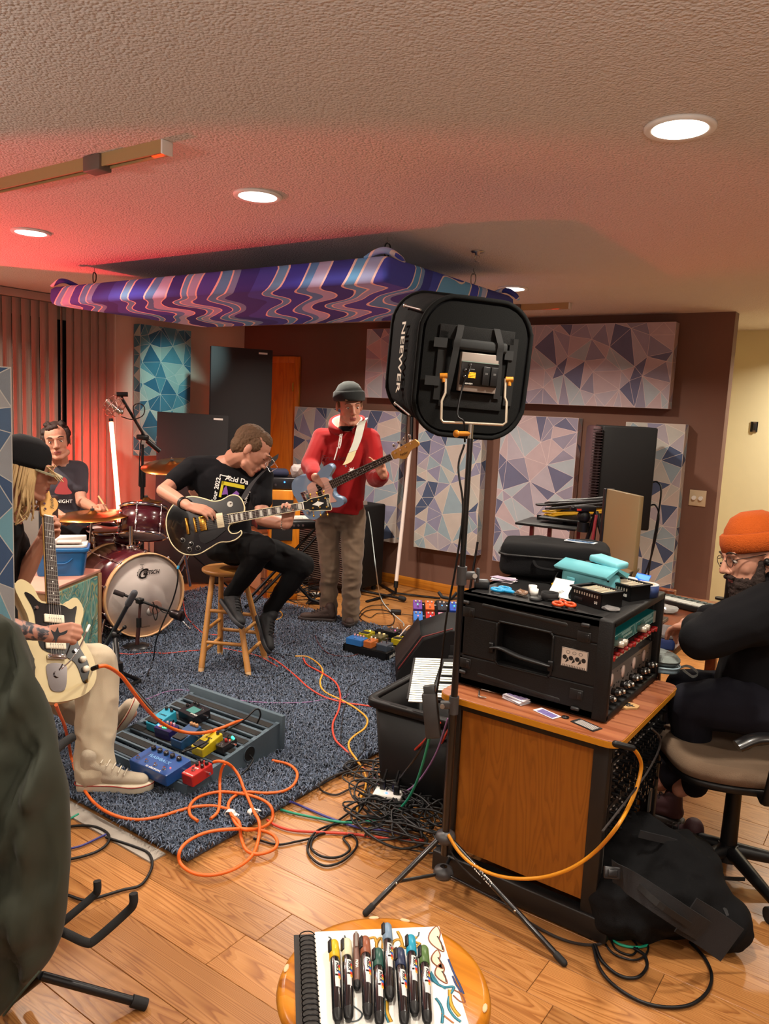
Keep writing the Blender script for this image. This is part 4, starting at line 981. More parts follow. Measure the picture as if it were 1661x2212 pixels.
# ============================================================ standing bassist
def bassist():
    J=dict(pel=D(737,1098,5.80),chest=D(748,985,5.76),neck=D(751,922,5.72),shR=D(697,947,5.76),shL=D(800,947,5.74),
      elR=D(670,1006,5.66),wrR=D(680,1030,5.40),elL=D(812,1035,5.60),wrL=D(829,1027,5.32),
      hipR=D(708,1118,5.82),hipL=D(762,1116,5.80),knR=D(712,1218,5.84),knL=D(761,1220,5.76),anR=D(709,1322,5.91),anL=D(757,1334,5.82),toeR=D(660,1334,5.9),toeL=D(752,1352,5.7))
    t=T('person','standing man in a red lace-up hoodie and dark grey beanie playing bass','person',F(722,1345,0))
    fw=vw(.28,-.42,-.86); M=HF(D(755,876,5.62),fw,vw(.02,.95,-.3)); s=1.13
    bx=vw(.926*.80,.381*.80,-.60); 
    hands=[(J['wrR'],vw(.80,-.50,.05),vw(-.1,.30,-.9),True,dict(curl=(.35,.6,.5),thumb=(.4,.8,-.3))),
           (J['wrL'],vw(-.35,.9,-.2),vw(.4,.1,.9),False,dict(per=[(.2,.4,.3),(.8,1.1,.7),(.85,1.1,.7),(.9,1.0,.7)],spread=.12,thumb=(.2,1.,0)))]
    skin_body(t,M,J,hands,s)
    face_parts(t,M,s,brow='5a4030',look=-.5)
    g=lambda *p: M@(V(p)*s)
    b=B(); b.ell(g(0,-.03,.022),[q*s for q in (.081,.092,.07)],R=M); 
    for q in (-1,1): b.cap(g(q*.074,.01,.02),.010*s,g(q*.072,.012,-.005),.008*s)
    for k in range(4): b.cap(g(.01+k*.011,.083,.056),.008,g(.014+k*.012,.09,.047),.006)
    b.bake('hair',mat('6a4a30',.85,bump=(260,.8,.003)),t,.005,2)
    # beanie with rolled cuff
    HMt=M@Matrix.Scale(s*1.10,4)@Matrix.Translation((0,-.014,.056))@Matrix.Rotation(.14,4,'X')
    b=B(); b.lathe([(.001,.082),(.03,.079),(.06,.062),(.08,.03),(.088,0),(.085,-.01)],R=HMt@Matrix.Diagonal((.96,1.1,1,1)),n=28); b.make('beanie',cloth('3a3e3c',(500,.9,.003)),t,w=True,solid=.004)
    b=B(); b.lathe([(.086,.028),(.094,.02),(.098,-.012),(.094,-.03),(.086,-.028),(.084,0)],R=HMt@Matrix.Diagonal((.96,1.1,1,1)),n=28); b.make('beanie_cuff',cloth('2a2e2e',(500,.9,.003)),t,w=True)
    RD=cloth('941416'); 
    b=B(); torso(b,J['pel']+UP*.025,J['chest'],J['neck']-UP*.02,J['shR'],J['shL'],(.172,.162,.176),.078,.8,hem=.055)
    b.chain([(J['shR'],.078),(J['elR'],.068),(J['wrR']*.85+J['elR']*.15,.046)]); b.chain([(J['shL'],.078),(J['elL'],.070),(J['wrL']*.82+J['elL']*.18,.05)])
    b.bake('hoodie',RD,t,.008,5,wr=(.008,6,(1,1,.7)))
    # hood around the neck, open at the front
    NM=frame(J['neck']+UP*.0,(J['shR']-J['shL']),UP)@Matrix.Rotation(.12,4,'Y') # x to his right, y forward
    def hood(off,name,m,lin):
        b=B(); rings=[]
        for i in range(19):
            a=math.radians(-158+316*i/18); dx,dy=math.sin(a),-math.cos(a); c_=max(0,math.cos(a/2)); hh=-.05+.155*c_**1.1+(.02 if a>0 else 0)*c_; r=.078+.02*c_
            def p(q,z): return NM@V((dx*(r+q),dy*(r+q)*.95-.012,z))
            if lin: rings.append([p(.026,hh-.006),p(.002,hh*.3-.02),p(-.006,-.045),p(-.012,-.045),p(-.004,hh*.3-.02),p(.02,hh-.010)])
            else: rings.append([p(.0,-.06),p(.04,-.065),p(.062,hh*.45-.02),p(.046,hh-.006),p(.036,hh),p(.027,hh-.004),p(.006,hh*.3-.02)])
        b.loft(rings,cap=True); b.make(name,m,t,w=True,sub=1)
    hood(0,'hood',RD,0); hood(0,'hood_lining',cloth('c8a8a0'),1)
    b=B(); b.lathe([(.058,.0),(.068,-.004),(.07,-.02),(.075,-.035)],R=frame(J['neck']+UP*.0-FW*.005,RT,UP),n=20); b.make('shirt_collar',cloth('121214'),t,w=True,solid=.004)
    b=B(); P=lambda x,y:D(x,y,5.575)
    b.tube([P(735,938),P(733,950),P(731,962),P(733,968),P(736,958),P(738,942),P(739,937)],.004,n=6); b.tube([P(729,966),P(727,976),P(724,986),P(722,993)],.004,n=6)
    for k in range(4): b.tube([P(732,941+k*6),P(736,943+k*6),P(734,946+k*6)],.003,n=5)
    b.make('hoodie_lace',WHP,t,w=True)
    b=B(); 
    b=B(frame(D(664,994,5.665),vw(.95,.2,0),vw(-.2,0,-1))); b.box((0,0,0),(.085,.012,.002),r=.001); b.make('sleeve_stripe',mat('e0b8b0',.8),t,w=True)
    B(frame(D(789,1086,5.655),vw(1,.05,.1),vw(.3,0,-1))).box((0,0,0),(.03,.03,.002)).make('hem_tag',mat('e0dcd4',.8),t,w=True)
    txt('Freaker',.055,frame(D(722,990,5.60),vw(1,.0,.1),vw(0,0,-1)),mat('5a1218',.8),t,shear=.3,sx=1.2)
    LM=frame(D(760,1017,5.60),vw(1,-.1,.1),vw(.1,0,-1)); b=B(LM); pts=[]
    for k in range(22):
        a=k*2*PI/22; r=(.032,.014,.026,.013)[k%4]; pts.append((r*math.cos(a),r*math.sin(a)))
    b.prism(pts,0,.001); b.make('leaf_print',WHP,t,w=True)
    PT=cloth('6a5848',var=.1)
    b=B(); b.cap(J['hipR']+UP*.02,.098,J['hipL']+UP*.02,.098); b.cap(J['pel'],.14,(J['hipR']+J['hipL'])/2,.125,fl=((0,1,0),.8))
    for q in 'RL': b.chain([(J['hip'+q],.098),(J['kn'+q],.076),(J['an'+q]*.5+J['kn'+q]*.5,.072),(J['an'+q]-UP*.01,.066)])
    b.bake('trousers',PT,t,.008,5,wr=(.008,9,(1,1,1.6)))
    SH=(mat('3a2a24',.8,bump=(200,.4,.003)),mat('2a2220',.7),mat('1a1614',.8))
    zf=.04; a=F(722,1342,zf); e=F(656,1338,zf); shoe(t,a,a+(e-a).normalized()*.27,(0,0,1),SH,h=.085,w=.05)
    a=F(758,1334,zf); e=F(751,1362,zf); shoe(t,a,a+(e-a).normalized()*.27,(0,0,1),SH,h=.09,w=.05)
    # bass
    M_=frame(D(666,1070,5.50),bx,vw(.42,.12,-.9))
    out=[(-.11,0),(-.115,.06),(-.085,.12),(-.02,.145),(.05,.13),(.10,.105),(.16,.105),(.23,.125),(.285,.125),(.30,.10),(.27,.078),(.235,.06),(.225,.032),(.225,-.03),(.21,-.055),(.215,-.09),(.255,-.125),(.25,-.15),(.20,-.155),(.13,-.135),(.07,-.14),(0,-.165),(-.06,-.165),(-.105,-.12)]
    BB=mat('7a94b0',.25,coat=.8)
    def pp(t,M):
        b=B(M); b.prism([tuple(p)[:2] for p in catmull([(x,y,0) for x,y in ((.02,.05),(.1,.075),(.19,.07),(.235,.04),(.235,-.03),(.2,-.07),(.21,-.12),(.15,-.11),(.06,-.10),(.02,-.06))],4,True)],0,.003); b.make('pickguard',mat('e0b0a0',.4),t,w=True)
        b=B(M); b.box((.13,.022,.008),(.03,.05,.016),r=.003); b.make('pickup',BLK,t,w=True)
        b=B(M); b.box((.11,-.022,.008),(.03,.05,.016),r=.003); b.make('pickup',BLK,t,w=True)
        B(M).box((-.02,0,.006),(.06,.08,.012),r=.003).make('bridge',CHR,t,w=True)
        for k in range(3): B(M).cyl((-.01-.03*k,-.10-.005*k,0),(-.01-.03*k,-.10-.005*k,.014),.010,n=14).make('control_knob',CHR,t,w=True)
    hd=[(0,-.022),(.03,-.028),(.055,-.045),(.085,-.05),(.14,-.018),(.2,-.012),(.215,.004),(.205,.03),(.18,.036),(.03,.03),(0,.022)]
    MPL=mat('c08a40',.35,coat=.5)
    g_=guitar('pale blue electric bass guitar with pinkish pickguard and four big tuners',M_,out,.042,None,.80,(.062,.042,.235),hd,BB,None,fb='2a1812',parts=pp,nstr=4,tune='one',hmat=MPL,nmat=MPL,inl=((3,5,7,9,12,15),'dot'),tm=CHR,name='bass_guitar')
    txt('Fender',.022,M_@Matrix.Translation((.80+.09,-.016,.0065)),mat('3a2410',.5),g_,shear=.2)
    # white strap
    sb=B(); P=[D(786,905,5.74),D(780,918,5.60),D(772,950,5.565),D(762,975,5.55)]
    X=vw(.92,.35,.2)
    def band(P,w,th=.003): 
        r=[]
        for p in catmull(P,5): r.append([p+X*w,p+X*w-FW*th,p-X*w-FW*th,p-X*w])
        return r
    sb.loft(band(P,.033),sm=False); sb.make('strap',mat('d8dcd0',.8,bump=(400,.3,.001)),g_,w=True)
    sb=B(); r=band([D(761,976,5.548),D(755,992,5.53),D(748,1003,5.51)],.033); r[-1]=[r[-1][0]*.6+r[-1][3]*.4,r[-1][1]*.6+r[-1][2]*.4,r[-1][2]*.6+r[-1][1]*.4,r[-1][3]*.6+r[-1][0]*.4]; sb.loft(r,sm=False); sb.make('strap_end',mat('d8cc9c',.6),g_,w=True)
    B().ell(D(747,1007,5.505),.008).make('strap_button',CHR,g_,w=True)
bassist()
# ============================================================ drummer
BUR=NT('burgundy_shell'); BUR.b.inputs['Base Color'].default_value=s2l('4a1820'); BUR.sc(rough=.25,coat=.7); BUR=BUR.m
HEADM=mat('c8bcb6',.6,var=.06)
def drummer():
    J=dict(pel=D(150,1128,5.86),chest=D(128,1048,5.80),neck=D(128,998,5.76),shR=D(84,1014,5.80),shL=D(168,1016,5.84),
      elR=D(84,1088,5.62),wrR=D(130,1112,5.42),elL=D(176,1084,5.76),wrL=D(206,1099,5.54),hipR=D(130,1150,5.86),hipL=D(170,1150,5.92),knR=D(190,1160,5.56),knL=D(245,1150,5.72),anR=D(200,1235,5.6),anL=D(250,1235,5.75),toeR=D(225,1250,5.5),toeL=D(275,1250,5.6))
    t=T('person','man with short curly dark hair in a grey printed tee playing the drums','person',F(160,1290,0))
    M=HF(D(122,952,5.68),vw(.35,-.30,-.88),vw(-.1,.97,-.2)); s=1.14
    hands=[(J['wrL'],vw(.7,.25,-.5),vw(-.2,.9,.1),False,dict(curl=(1.1,1.1,.6),thumb=(.3,.9,-.4))),(J['wrR'],vw(.7,-.1,-.6),vw(.1,.9,0),True,dict(curl=(1.1,1.1,.6),thumb=(.3,.9,-.4)))]
    skin_body(t,M,J,hands,s); face_parts(t,M,s,brow='2a1c14',look=-.35)
    g=lambda *p: M@(V(p)*s); rs=random.Random(3)
    b=B(); b.ell(g(0,-.03,.036),[q*s for q in (.0805,.098,.088)],R=M,n=24,m=18); b.ell(g(0,-.055,-.012),[q*s for q in (.074,.064,.06)],R=M)
    for k in range(60):
        a=rs.uniform(-3.1,3.1); z=rs.uniform(.03,.115); r=.075*math.sqrt(max(0,1-(z/.13)**2))+.012
        if abs(a)<1.1 and z<.082: continue
        b.ell(g(math.sin(a)*r,math.cos(a)*r*1.15-.025,z),rs.uniform(.01,.017)*s,n=8,m=6)
    for q in (-1,1): b.cap(g(q*.072,.015,.03),.014*s,g(q*.07,.02,-.02),.009*s)
    b.bake('hair',mat('2c1a14',.75,bump=(200,.8,.003)),t,.0055,2)
    GT=cloth('3e3c44'); b=B(); torso(b,J['pel'],J['chest'],J['neck']-UP*.012,J['shR'],J['shL'],(.15,.14,.16),.075,.78,hem=.04)
    b.cap(J['shR'],.074,J['shR']*.45+J['elR']*.55,.066); b.cap(J['shL'],.074,J['shL']*.45+J['elL']*.55,.064); b.bake('t_shirt',GT,t,.009,5,wr=(.006,7,(1,1,.7)))
    PM=frame(D(137,1052,5.60),vw(1,0,.15),vw(.0,.1,-1)); b=B(PM)
    b.prism([tuple(p)[:2] for p in catmull([(-.06,-.04,0),(-.03,.03,0),(0,.07,0),(.025,.05,0),(.03,-.0,0),(.06,-.045,0),(.0,-.055,0)],4,True)],0,.001); b.make('red_print',mat('8a2a2c',.8),t,w=True)
    txt('NIGHT',.035,PM@Matrix.Translation((.01,-.105,0)),WHT,t)
    b=B(); b.cap(J['hipR'],.1,J['hipL'],.1)
    for q in 'RL': b.chain([(J['hip'+q],.095),(J['kn'+q],.07),(J['an'+q],.05)])
    b.bake('trousers',cloth('15151a'),t,.01,4)
    shoe(t,J['anR']-V((0,0,.08)),J['toeR']-V((0,0,.05)),(0,0,1),(BLK,BLKM,BLK)); shoe(t,J['anL']-V((0,0,.08)),J['toeL']-V((0,0,.05)),(0,0,1),(BLK,BLKM,BLK))
    ST=mat('c09a68',.5)
    h=J['wrL']+vw(.6,.1,-.5)*.07; b=B(); b.cyl(h-vw(.2,-.5,-.3)*.1,D(252,1132,5.42),.007,.006); b.ell(D(253,1133,5.42),.007); b.make('drumstick',ST,None,label='wooden drumstick held over the snare by the drummer',cat='drumstick')
    h=J['wrR']+vw(.6,0,-.5)*.07; b=B(); b.cyl(h-vw(.8,.1,-.3)*.08,h+vw(.85,-.1,-.2)*.32,.007,.006); b.make('drumstick',ST,None,label='second wooden drumstick beside the drummer\'s near hand',cat='drumstick')
    # drum stool
    t=T('drum_stool','round black drum stool under the seated drummer','stool',F(150,1290,0)); c=J['pel'].copy(); g_=V((c.x,c.y,0)); zt=c.z-.12
    b=B(); b.lathe([(.001,-.07),(.15,-.07),(.165,-.04),(.16,-.005),(.001,0)],R=Matrix.Translation((c.x,c.y,zt))); b.make('seat',BLK,t,w=True)
    b=B(); b.cyl((c.x,c.y,.12),(c.x,c.y,zt-.07),.016); b.make('post',CHR,t,w=True)
    for k in range(3): b=B(); a=k*2.09; b.cyl(g_+V((0,0,.3)),g_+V((math.cos(a)*.25,math.sin(a)*.25,.015)),.01); b.make('leg',CHR,t,w=True)
drummer()
# ------------------------------------------------------------------ drum kit
def drum(name,lbl,M,r,depth,hoop,lugs=8,headm=HEADM,hw=.012):
    """M: z out of the batter head, origin at its centre"""
    t=T(name,lbl,'drum',M=M)
    B(M).lathe([(r-.004,-.012),(r,-.012),(r,-depth+.012),(r-.004,-depth+.012)],n=40,cap=False).make('shell',BUR,t,w=True)
    for z,nm in ((0,'batter_head'),(-depth,'resonant_head')): B(M).lathe([(.001,z-.003),(r-.002,z-.003),(r,z),(.001,z+.001)][:],n=40).make(nm,headm,t,w=True)
    for z in (0,-depth): B(M).lathe([(r-.001,z+hw*.8),(r+.008,z+hw),(r+.009,z-hw),(r+.003,z-hw)],n=40,cap=False,closed=True).make('hoop',hoop,t,w=True)
    for k in range(lugs):
        a=(k+.5)*2*PI/lugs; c,s_=math.cos(a),math.sin(a); b=B(M); b.cyl((c*(r+.012),s_*(r+.012),.008),(c*(r+.012),s_*(r+.012),-depth-.008),.003,n=8)
        for z in (-depth*.3,-depth*.7): b.box((0,0,0),(.02,.018,.035),R=Matrix.Translation((c*(r+.008),s_*(r+.008),z))@Matrix.Rotation(a,4,'Z'),r=.006)
        for z in (0,-depth): b.box((0,0,0),(.02,.016,.012),R=Matrix.Translation((c*(r+.012),s_*(r+.012),z))@Matrix.Rotation(a,4,'Z'),r=.003)
        b.make('lug',CHR,t,w=True)
    return t
HOOPW=mat('d8a878',.3,coat=.5)
kc=D(313,1288,5.2); kn=vw(.70,.02,-.71); kn=V((kn.x,kn.y,0)).normalized(); kc.z=.33
KM=frame(kc,kn.cross(V((0,0,1)))*-1,kn); 
t=drum('bass_drum','large burgundy bass drum with white front head and script logo',KM,.278,.46,HOOPW,10,hw=.02)
# local axes: x sideways, y up
yl=1 if (KM.to_3x3()@V((0,1,0))).z>0 else -1
LG=mat('16100e',.6)
def KL(x,y,z=.0015): return KM@Matrix.Translation((x,y*yl,z))@(Matrix.Identity(4) if yl>0 else Matrix.Rotation(PI,4,'Z'))
LF=frame(kc+kn*.0035+V((0,0,.12)),V((0,0,1)).cross(kn),kn)
LF0=LF.copy(); LF=LF@Matrix.Translation((-.005,.03,0))@Matrix.Scale(.62,4); txt('G',.15,LF@Matrix.Translation((-.032,-.01,0)),LG,t,shear=.35,off=.002); txt('RETSCH',.062,LF@Matrix.Translation((.075,.0,0)),LG,t,shear=.3,off=.0012,sx=.85)
b=B(LF); b.tube([(-.03+.052*math.cos(k*.5236),.0+.052*math.sin(k*.5236),0) for k in range(12)],.002,n=5,closed=True)
for k in range(10): a=k*.628+.3; b.box((-.03+.057*math.cos(a),.057*math.sin(a),0),(.006,.006,.001))
b.cyl((-.03,.055,0),(-.03,.098,0),.0015,n=5); b.box((-.03,.098,0),(.05,.003,.001)); b.box((-.045,.064,0),(.012,.003,.001)); b.box((-.015,.064,0),(.012,.003,.001)); b.make('drum_emblem',LG,t,w=True)
LF=LF0
b=B(LF); b.lathe([(.001,.0),(.045,.0),(.047,.003),(.043,.004),(.001,.002)],R=Matrix.Translation((.075,-.215,0)),n=24); b.make('port_patch',mat('9a7468',.6),t,w=True)
b=B(LF); b.lathe([(.001,.0),(.03,.0),(.001,.001)],R=Matrix.Translation((.04,-.24,0)),n=20); b.make('port_hole',mat('b8b4b0',.5),t,w=True)
txt('AMBASSADOR',.012,LF@Matrix.Translation((.0,-.34,0)),LG,t)
for sg in (-1,1):
    b=B(); p=kc-kn*.08+LF.to_3x3()@V((sg*.24,0,0))-V((0,0,.15)); e=kc+kn*.02+LF.to_3x3()@V((sg*.33,0,0)); e.z=.045; b.cyl(p,e,.007); b.ell(e,.012); b.make('spur',CHR,t,w=True)
b=B(); c=kc-kn*.2+V((0,0,.28)); b.cyl(c,c+V((0,0,.16)),.013); b.box((0,0,0),(.05,.05,.04),R=Matrix.Translation(c+V((0,0,.01))),r=.01); b.make('tom_mount',CHR,t,w=True)
# rack tom
tn=(V((0,0,1))*.90+vw(-.5,0,.62)*.42).normalized(); tc=D(312,1098,5.5); TM=frame(tc,RT,tn)
drum('rack_tom','small burgundy rack tom with chrome hoops mounted over the bass drum',TM,.155,.20,CHR,6)
# snare
sc_=D(243,1141,5.62); SM=frame(sc_,RT,(V((0,0,1))+vw(.1,0,-.5)*.06).normalized()); 
t=drum('snare_drum','shallow dark snare drum with pale head behind the bass drum',SM,.178,.13,CHR,8)
g_=V((sc_.x,sc_.y,0)); b=B(); b.cyl(g_+V((0,0,.1)),sc_-V((0,0,.14)),.012); b.make('stand_post',CHR,t,w=True)
for k in range(3): a=k*2.09+.5; b=B(); b.cyl(g_+V((0,0,.25)),g_+V((math.cos(a)*.22,math.sin(a)*.22,.015)),.009); b.make('stand_leg',CHR,t,w=True)
BRS=NT('cymbal_brass'); BRS.b.inputs['Base Color'].default_value=s2l('c88a48'); BRS.sc(rough=.28,metal=1); BRS=BRS.m
def cymbal(lbl,c,n,r,foot=None,legr=.3,name='cymbal'):
    M=frame(c,RT,n); t=T(name,lbl,'cymbal',M=M)
    B(M).lathe([(.003,.022),(.02,.02),(.032,.006),(.05,.0),(r*.6,-.006),(r,-.016),(r,-.018),(r*.6,-.0085),(.05,-.002),(.003,.018)],n=40,cap=False).make('plate',BRS,t,w=True)
    B(M).cyl((0,0,-.02),(0,0,.05),.004,n=8).make('rod',CHR,t,w=True)
    b=B(M); b.cyl((0,0,.022),(0,0,.034),.014,n=14); b.make('felt',mat('2a2a2c',.9),t,w=True)
    g_=V((c.x,c.y,0)) if foot is None else foot
    b=B(); b.cyl(g_+V((0,0,.1)),g_*.5+c*.5,.0125); b.make('stand_post',CHR,t,w=True); b=B(); b.cyl(g_*.5+c*.5,c-V((0,0,.01)),.008); b.make('stand_rod',CHR,t,w=True)
    for k in range(3): a=k*2.09+.9; b=B(); b.cyl(g_+V((0,0,.38)),g_+V((math.cos(a)*legr,math.sin(a)*legr,.045 if inrug(g_) else .015)),.009); b.make('stand_leg',BLKM,t,w=True)
cymbal('large brass cymbal in front of the drummer over the blue cooler',D(200,1109,5.35),(V((0,0,1))+vw(-.5,0,-.15)*.20).normalized(),.25,V((D(175,1260,5.6).x,D(175,1260,5.6).y,0)))
cymbal('brass ride cymbal half hidden by the seated guitarist\'s arm',D(372,1002,5.6),(V((0,0,1))+vw(-.6,0,-.5)*.35).normalized(),.22,F(410,1290,0),.36)
cymbal('small distant brass cymbal glowing red behind the rack tom',D(316,1080,5.95),V((0,0,1)),.12,V((D(330,1200,6.1).x,D(330,1200,6.1).y,0)),.25)
# ------------------------------------------------------------------ microphone stands in front of the drum
t=T('microphone_stand','short black microphone stand with round base and boom before the bass drum','microphone stand',F0(296,1400))
g_=F0(296,1397,.0); top=D(303,1302,5.02)
b=B(); b.lathe([(.001,0),(.1,0),(.1,.008),(.03,.02),(.001,.022)],R=Matrix.Translation(g_-V((0,0,.005))),n=28); b.make('base',BLKM,t,w=True)
b=B(); b.cyl(g_+V((0,0,.015)),g_*.45+top*.55,.013); b.cyl(g_*.5+top*.5,top,.009); b.make('pole',mat('3a1c1a',.4),t,w=True)
b=B(); b.cyl(g_*.45+top*.55-UP*.03,g_*.45+top*.55+UP*.03,.017); b.make('clutch',BLK,t,w=True)
b=B(); b.cyl(D(262,1283,4.98),D(372,1323,5.02),.0085); b.make('boom',BLK,t,w=True); b=B(); b.cyl(D(246,1278,4.97),D(268,1286,4.98),.016); b.make('foam_grip',mat('241a1a',.9),t,w=True)
b=B(); b.box((0,0,0),(.05,.04,.04),R=Matrix.Translation(D(302,1298,5.0)),r=.01); b.make('boom_clamp',BLK,t,w=True)
t=T('microphone','round dark kick drum microphone at the end of the low boom','microphone',D(382,1328,5.0)); b=B(); b.cap(D(374,1326,5.0),.028,D(386,1330,4.99),.032); b.make('body',mat('1c1214',.3,.4),t,w=True)
b=B(); b.lathe([(.001,0),(.034,0),(.034,.012),(.001,.014)],R=frame(D(390,1331,4.99),UP,vw(.9,-.1,-.3)),n=20); b.make('grille',mat('2c1c1c',.4,.6,bump=(900,1,.002)),t,w=True)
cable('',[D(372,1326,5.0),D(352,1322,5.0),D(338,1308,5.0),D(330,1318,5.0),D(336,1340,4.99),D(340,1322,5.0),D(330,1300,5.0)],.0035,BLK,parent=t,name='cable_loop')
t=T('microphone_stand','black boom stand with grey foam grip and green label by the rug centre','microphone stand',F0(258,1496))
g_=F0(256,1496,.0); d_=4.35
b=B(); b.cyl(g_+V((0,0,.1)),D(249,1375,4.4),.014); b.make('pole',BLK,t,w=True)
b=B(); b.cyl(g_+V((0,0,.06)),g_+V((0,0,.17)),.03,.022); b.make('hub',BLK,t,w=True)
for e in ((333,1540),(200,1520),(300,1470)):
    b=B(); b.cyl(g_+V((0,0,.12)),F0(*e,.01),.011); b.make('leg',BLK,t,w=True); b=B(); f=F0(*e,.012); dd=(g_-f).normalized(); b.cap(f,.014,f+dd*.05,.013); b.make('rubber_foot',RUB,t,w=True)
LM=frame(D(250,1405,4.36),RT,vw(.3,0,-1)); b=B(); b.cyl(D(250,1388,4.38),D(251,1414,4.38),.0165,n=20); b.make('white_label',WHT,t,w=True); b=B(); b.cyl(D(251,1414,4.38),D(252,1440,4.38),.0165,n=20); b.make('green_label',mat('2a8a4a',.5),t,w=True)
txt('5',.04,frame(D(251,1421,4.357),RT,-FW),WHT,t)
b=B(); b.cyl(D(285,1290,4.3),D(228,1396,4.45),.012); b.make('boom',mat('2a2a2e',.4),t,w=True); b=B(); b.cap(D(290,1281,4.29),.019,D(277,1304,4.32),.019); b.make('foam_grip',mat('4a4c52',.9),t,w=True)
b=B(); b.cyl(D(228,1396,4.45),D(217,1425,4.47),.008); b.make('boom_tip',BLK,t,w=True); b=B(); b.ell(D(249,1372,4.4),.026); b.cyl(D(249,1372,4.4),D(268,1357,4.35),.006); b.ell(D(269,1355,4.35),.012); b.make('boom_clamp',BLK,t,w=True)
# ------------------------------------------------------------------ painted crate, combo amplifier, cooler
nt=NT('marbled_paint'); v=co(nt,'Object',(1.,1,.62)); n1=nt.n('TexNoise'); n1.inputs['Scale'].default_value=5; n1.inputs['Detail'].default_value=1.5; n1.inputs['Distortion'].default_value=2.4; nt.l(v,n1.inputs[0]); m=nt.n('Math',operation='MULTIPLY',i1=4.2); nt.l(n1.outputs[0],m.inputs[0]); f=nt.n('Math',operation='FRACT'); nt.l(m.outputs[0],f.inputs[0])
nt.l(ramp(nt,f.outputs[0],[(0,'5aa8a0'),(.18,'a8d0c0'),(.3,'e0dcb4'),(.36,'3a8890'),(.5,'78b8a8'),(.62,'c8c080'),(.7,'3c8c94'),(.85,'90c4b0'),(1,'5aa8a0')]),nt.b.inputs['Base Color']); nt.sc(rough=.6); MARB=nt.m
def crate():
    far=F(217,1407,0); dr=ray(1048,913); dr.z=0; dr.normalize(); near=far-dr*.62; L=V((-dr.y,dr.x,0)); hz=.50
    c=(far+near)/2+L*.24; M=frame(V((c.x,c.y,.04)),dr,V((0,0,1)))   # x along the painted face, y to the left
    t=T('crate','wooden crate with teal and cream marbled side beside the bass drum','crate',M=M); PL=mat('b89068',.6,var=.15)
    B(M).box((0,0,hz/2),(.62,.46,hz-.03)).make('box',PL,t,w=True)
    B(M).box((0,0,hz-.008),(.63,.48,.018),r=.003).make('lid_board',mat('c08a78',.5,var=.1),t,w=True)
    B(M).box((-.015,-.236,hz/2-.01),(.57,.012,hz-.05)).make('marbled_panel',MARB,t,w=True)
    B(M).box((.298,-.238,hz/2-.01),(.026,.02,hz-.02)).make('corner_post',PL,t,w=True)
    return M,.04+hz+.002
CM_,zc=crate()
t=T('cooler','small blue plastic cooler with white lid on the marbled crate','cooler',CM_@V((.14,-.1,.502))); BLU=mat('1e6aa8',.4); cc=CM_@V((.13,-.08,0))
M=frame(V((cc.x,cc.y,zc)),V((RT.x,RT.y,0)).normalized()*1.0+V((FW.x,FW.y,0))*.32,V((0,0,1)))
b=B(M); b.loft([[V((x*k,y*k,z)) for x,y in rrect(.30,.20,.03)] for z,k in ((.0,.86),(.01,.88),(.15,1.),)]); b.make('body',BLU,t,w=True)
b=B(M); b.prism(rrect(.325,.225,.03),.150,.172,bev=.004); b.make('rim',BLU,t,w=True)
b=B(M); b.tube([(-.07,-.098,.11),(-.04,-.103,.085),(0,-.105,.078),(.04,-.103,.085),(.07,-.098,.11)],.004,n=6); b.make('moulded_ridge',BLU,t,w=True)
b=B(M); b.prism(rrect(.30,.20,.03),.173,.19,bev=.004); b.prism([(-.14,-.09),(-.14,.09),(.14,.09),(.14,.05),(-.02,-.02),(-.02,-.09)][::-1],.19,.225,bev=.006); b.make('lid',mat('ddd4cc',.5),t,w=True)
b=B(M); b.box((.04,-.05,.205),(.16,.08,.012),r=.004); b.make('lid_recess',mat('c0b4ac',.5),t,w=True)
def combo():
    t=T('guitar_amplifier','silver grille combo amplifier behind the blond guitarist','amplifier'); a=D(30,1116,4.86);c=D(96,1096,4.86);
    X=(c-a);X.z=0;W=.5;X.normalize(); z1=c.z+.03; M=frame(V((c.x,c.y,zc))-X*W/2,X,V((0,0,1))); hz=z1-zc+.02
    t.matrix_world=MW[t.name]=M.copy()
    B(M).box((0,.12,hz/2),(W,.24,hz),r=.012).make('cabinet',mat('16161a',.7,bump=(300,.4,.002)),t,w=True)
    B(M).box((-.01,-.003,hz/2-.03),(W-.05,.01,hz-.09),r=.003).make('grille_cloth',mat('8c8880',.8,bump=(700,1,.002)),t,w=True)
    B(M).box((0,-.004,hz-.028),(W-.03,.014,.046),r=.003).make('control_panel',mat('b0acb0',.3,.7),t,w=True)
    for k in range(7): b=B(M); b.cyl((W/2-.08-k*.055,-.008,hz-.028),(W/2-.08-k*.055,-.028,hz-.028),.011,.009,n=12); b.make('knob',BLK,t,w=True)
    b=B(M); b.tube([(-.12,.12,hz),(-.1,.12,hz+.022),(.1,.12,hz+.022),(.12,.12,hz)],.009,n=8,flat=1.6); b.make('carry_handle',BLK,t,w=True)
combo()
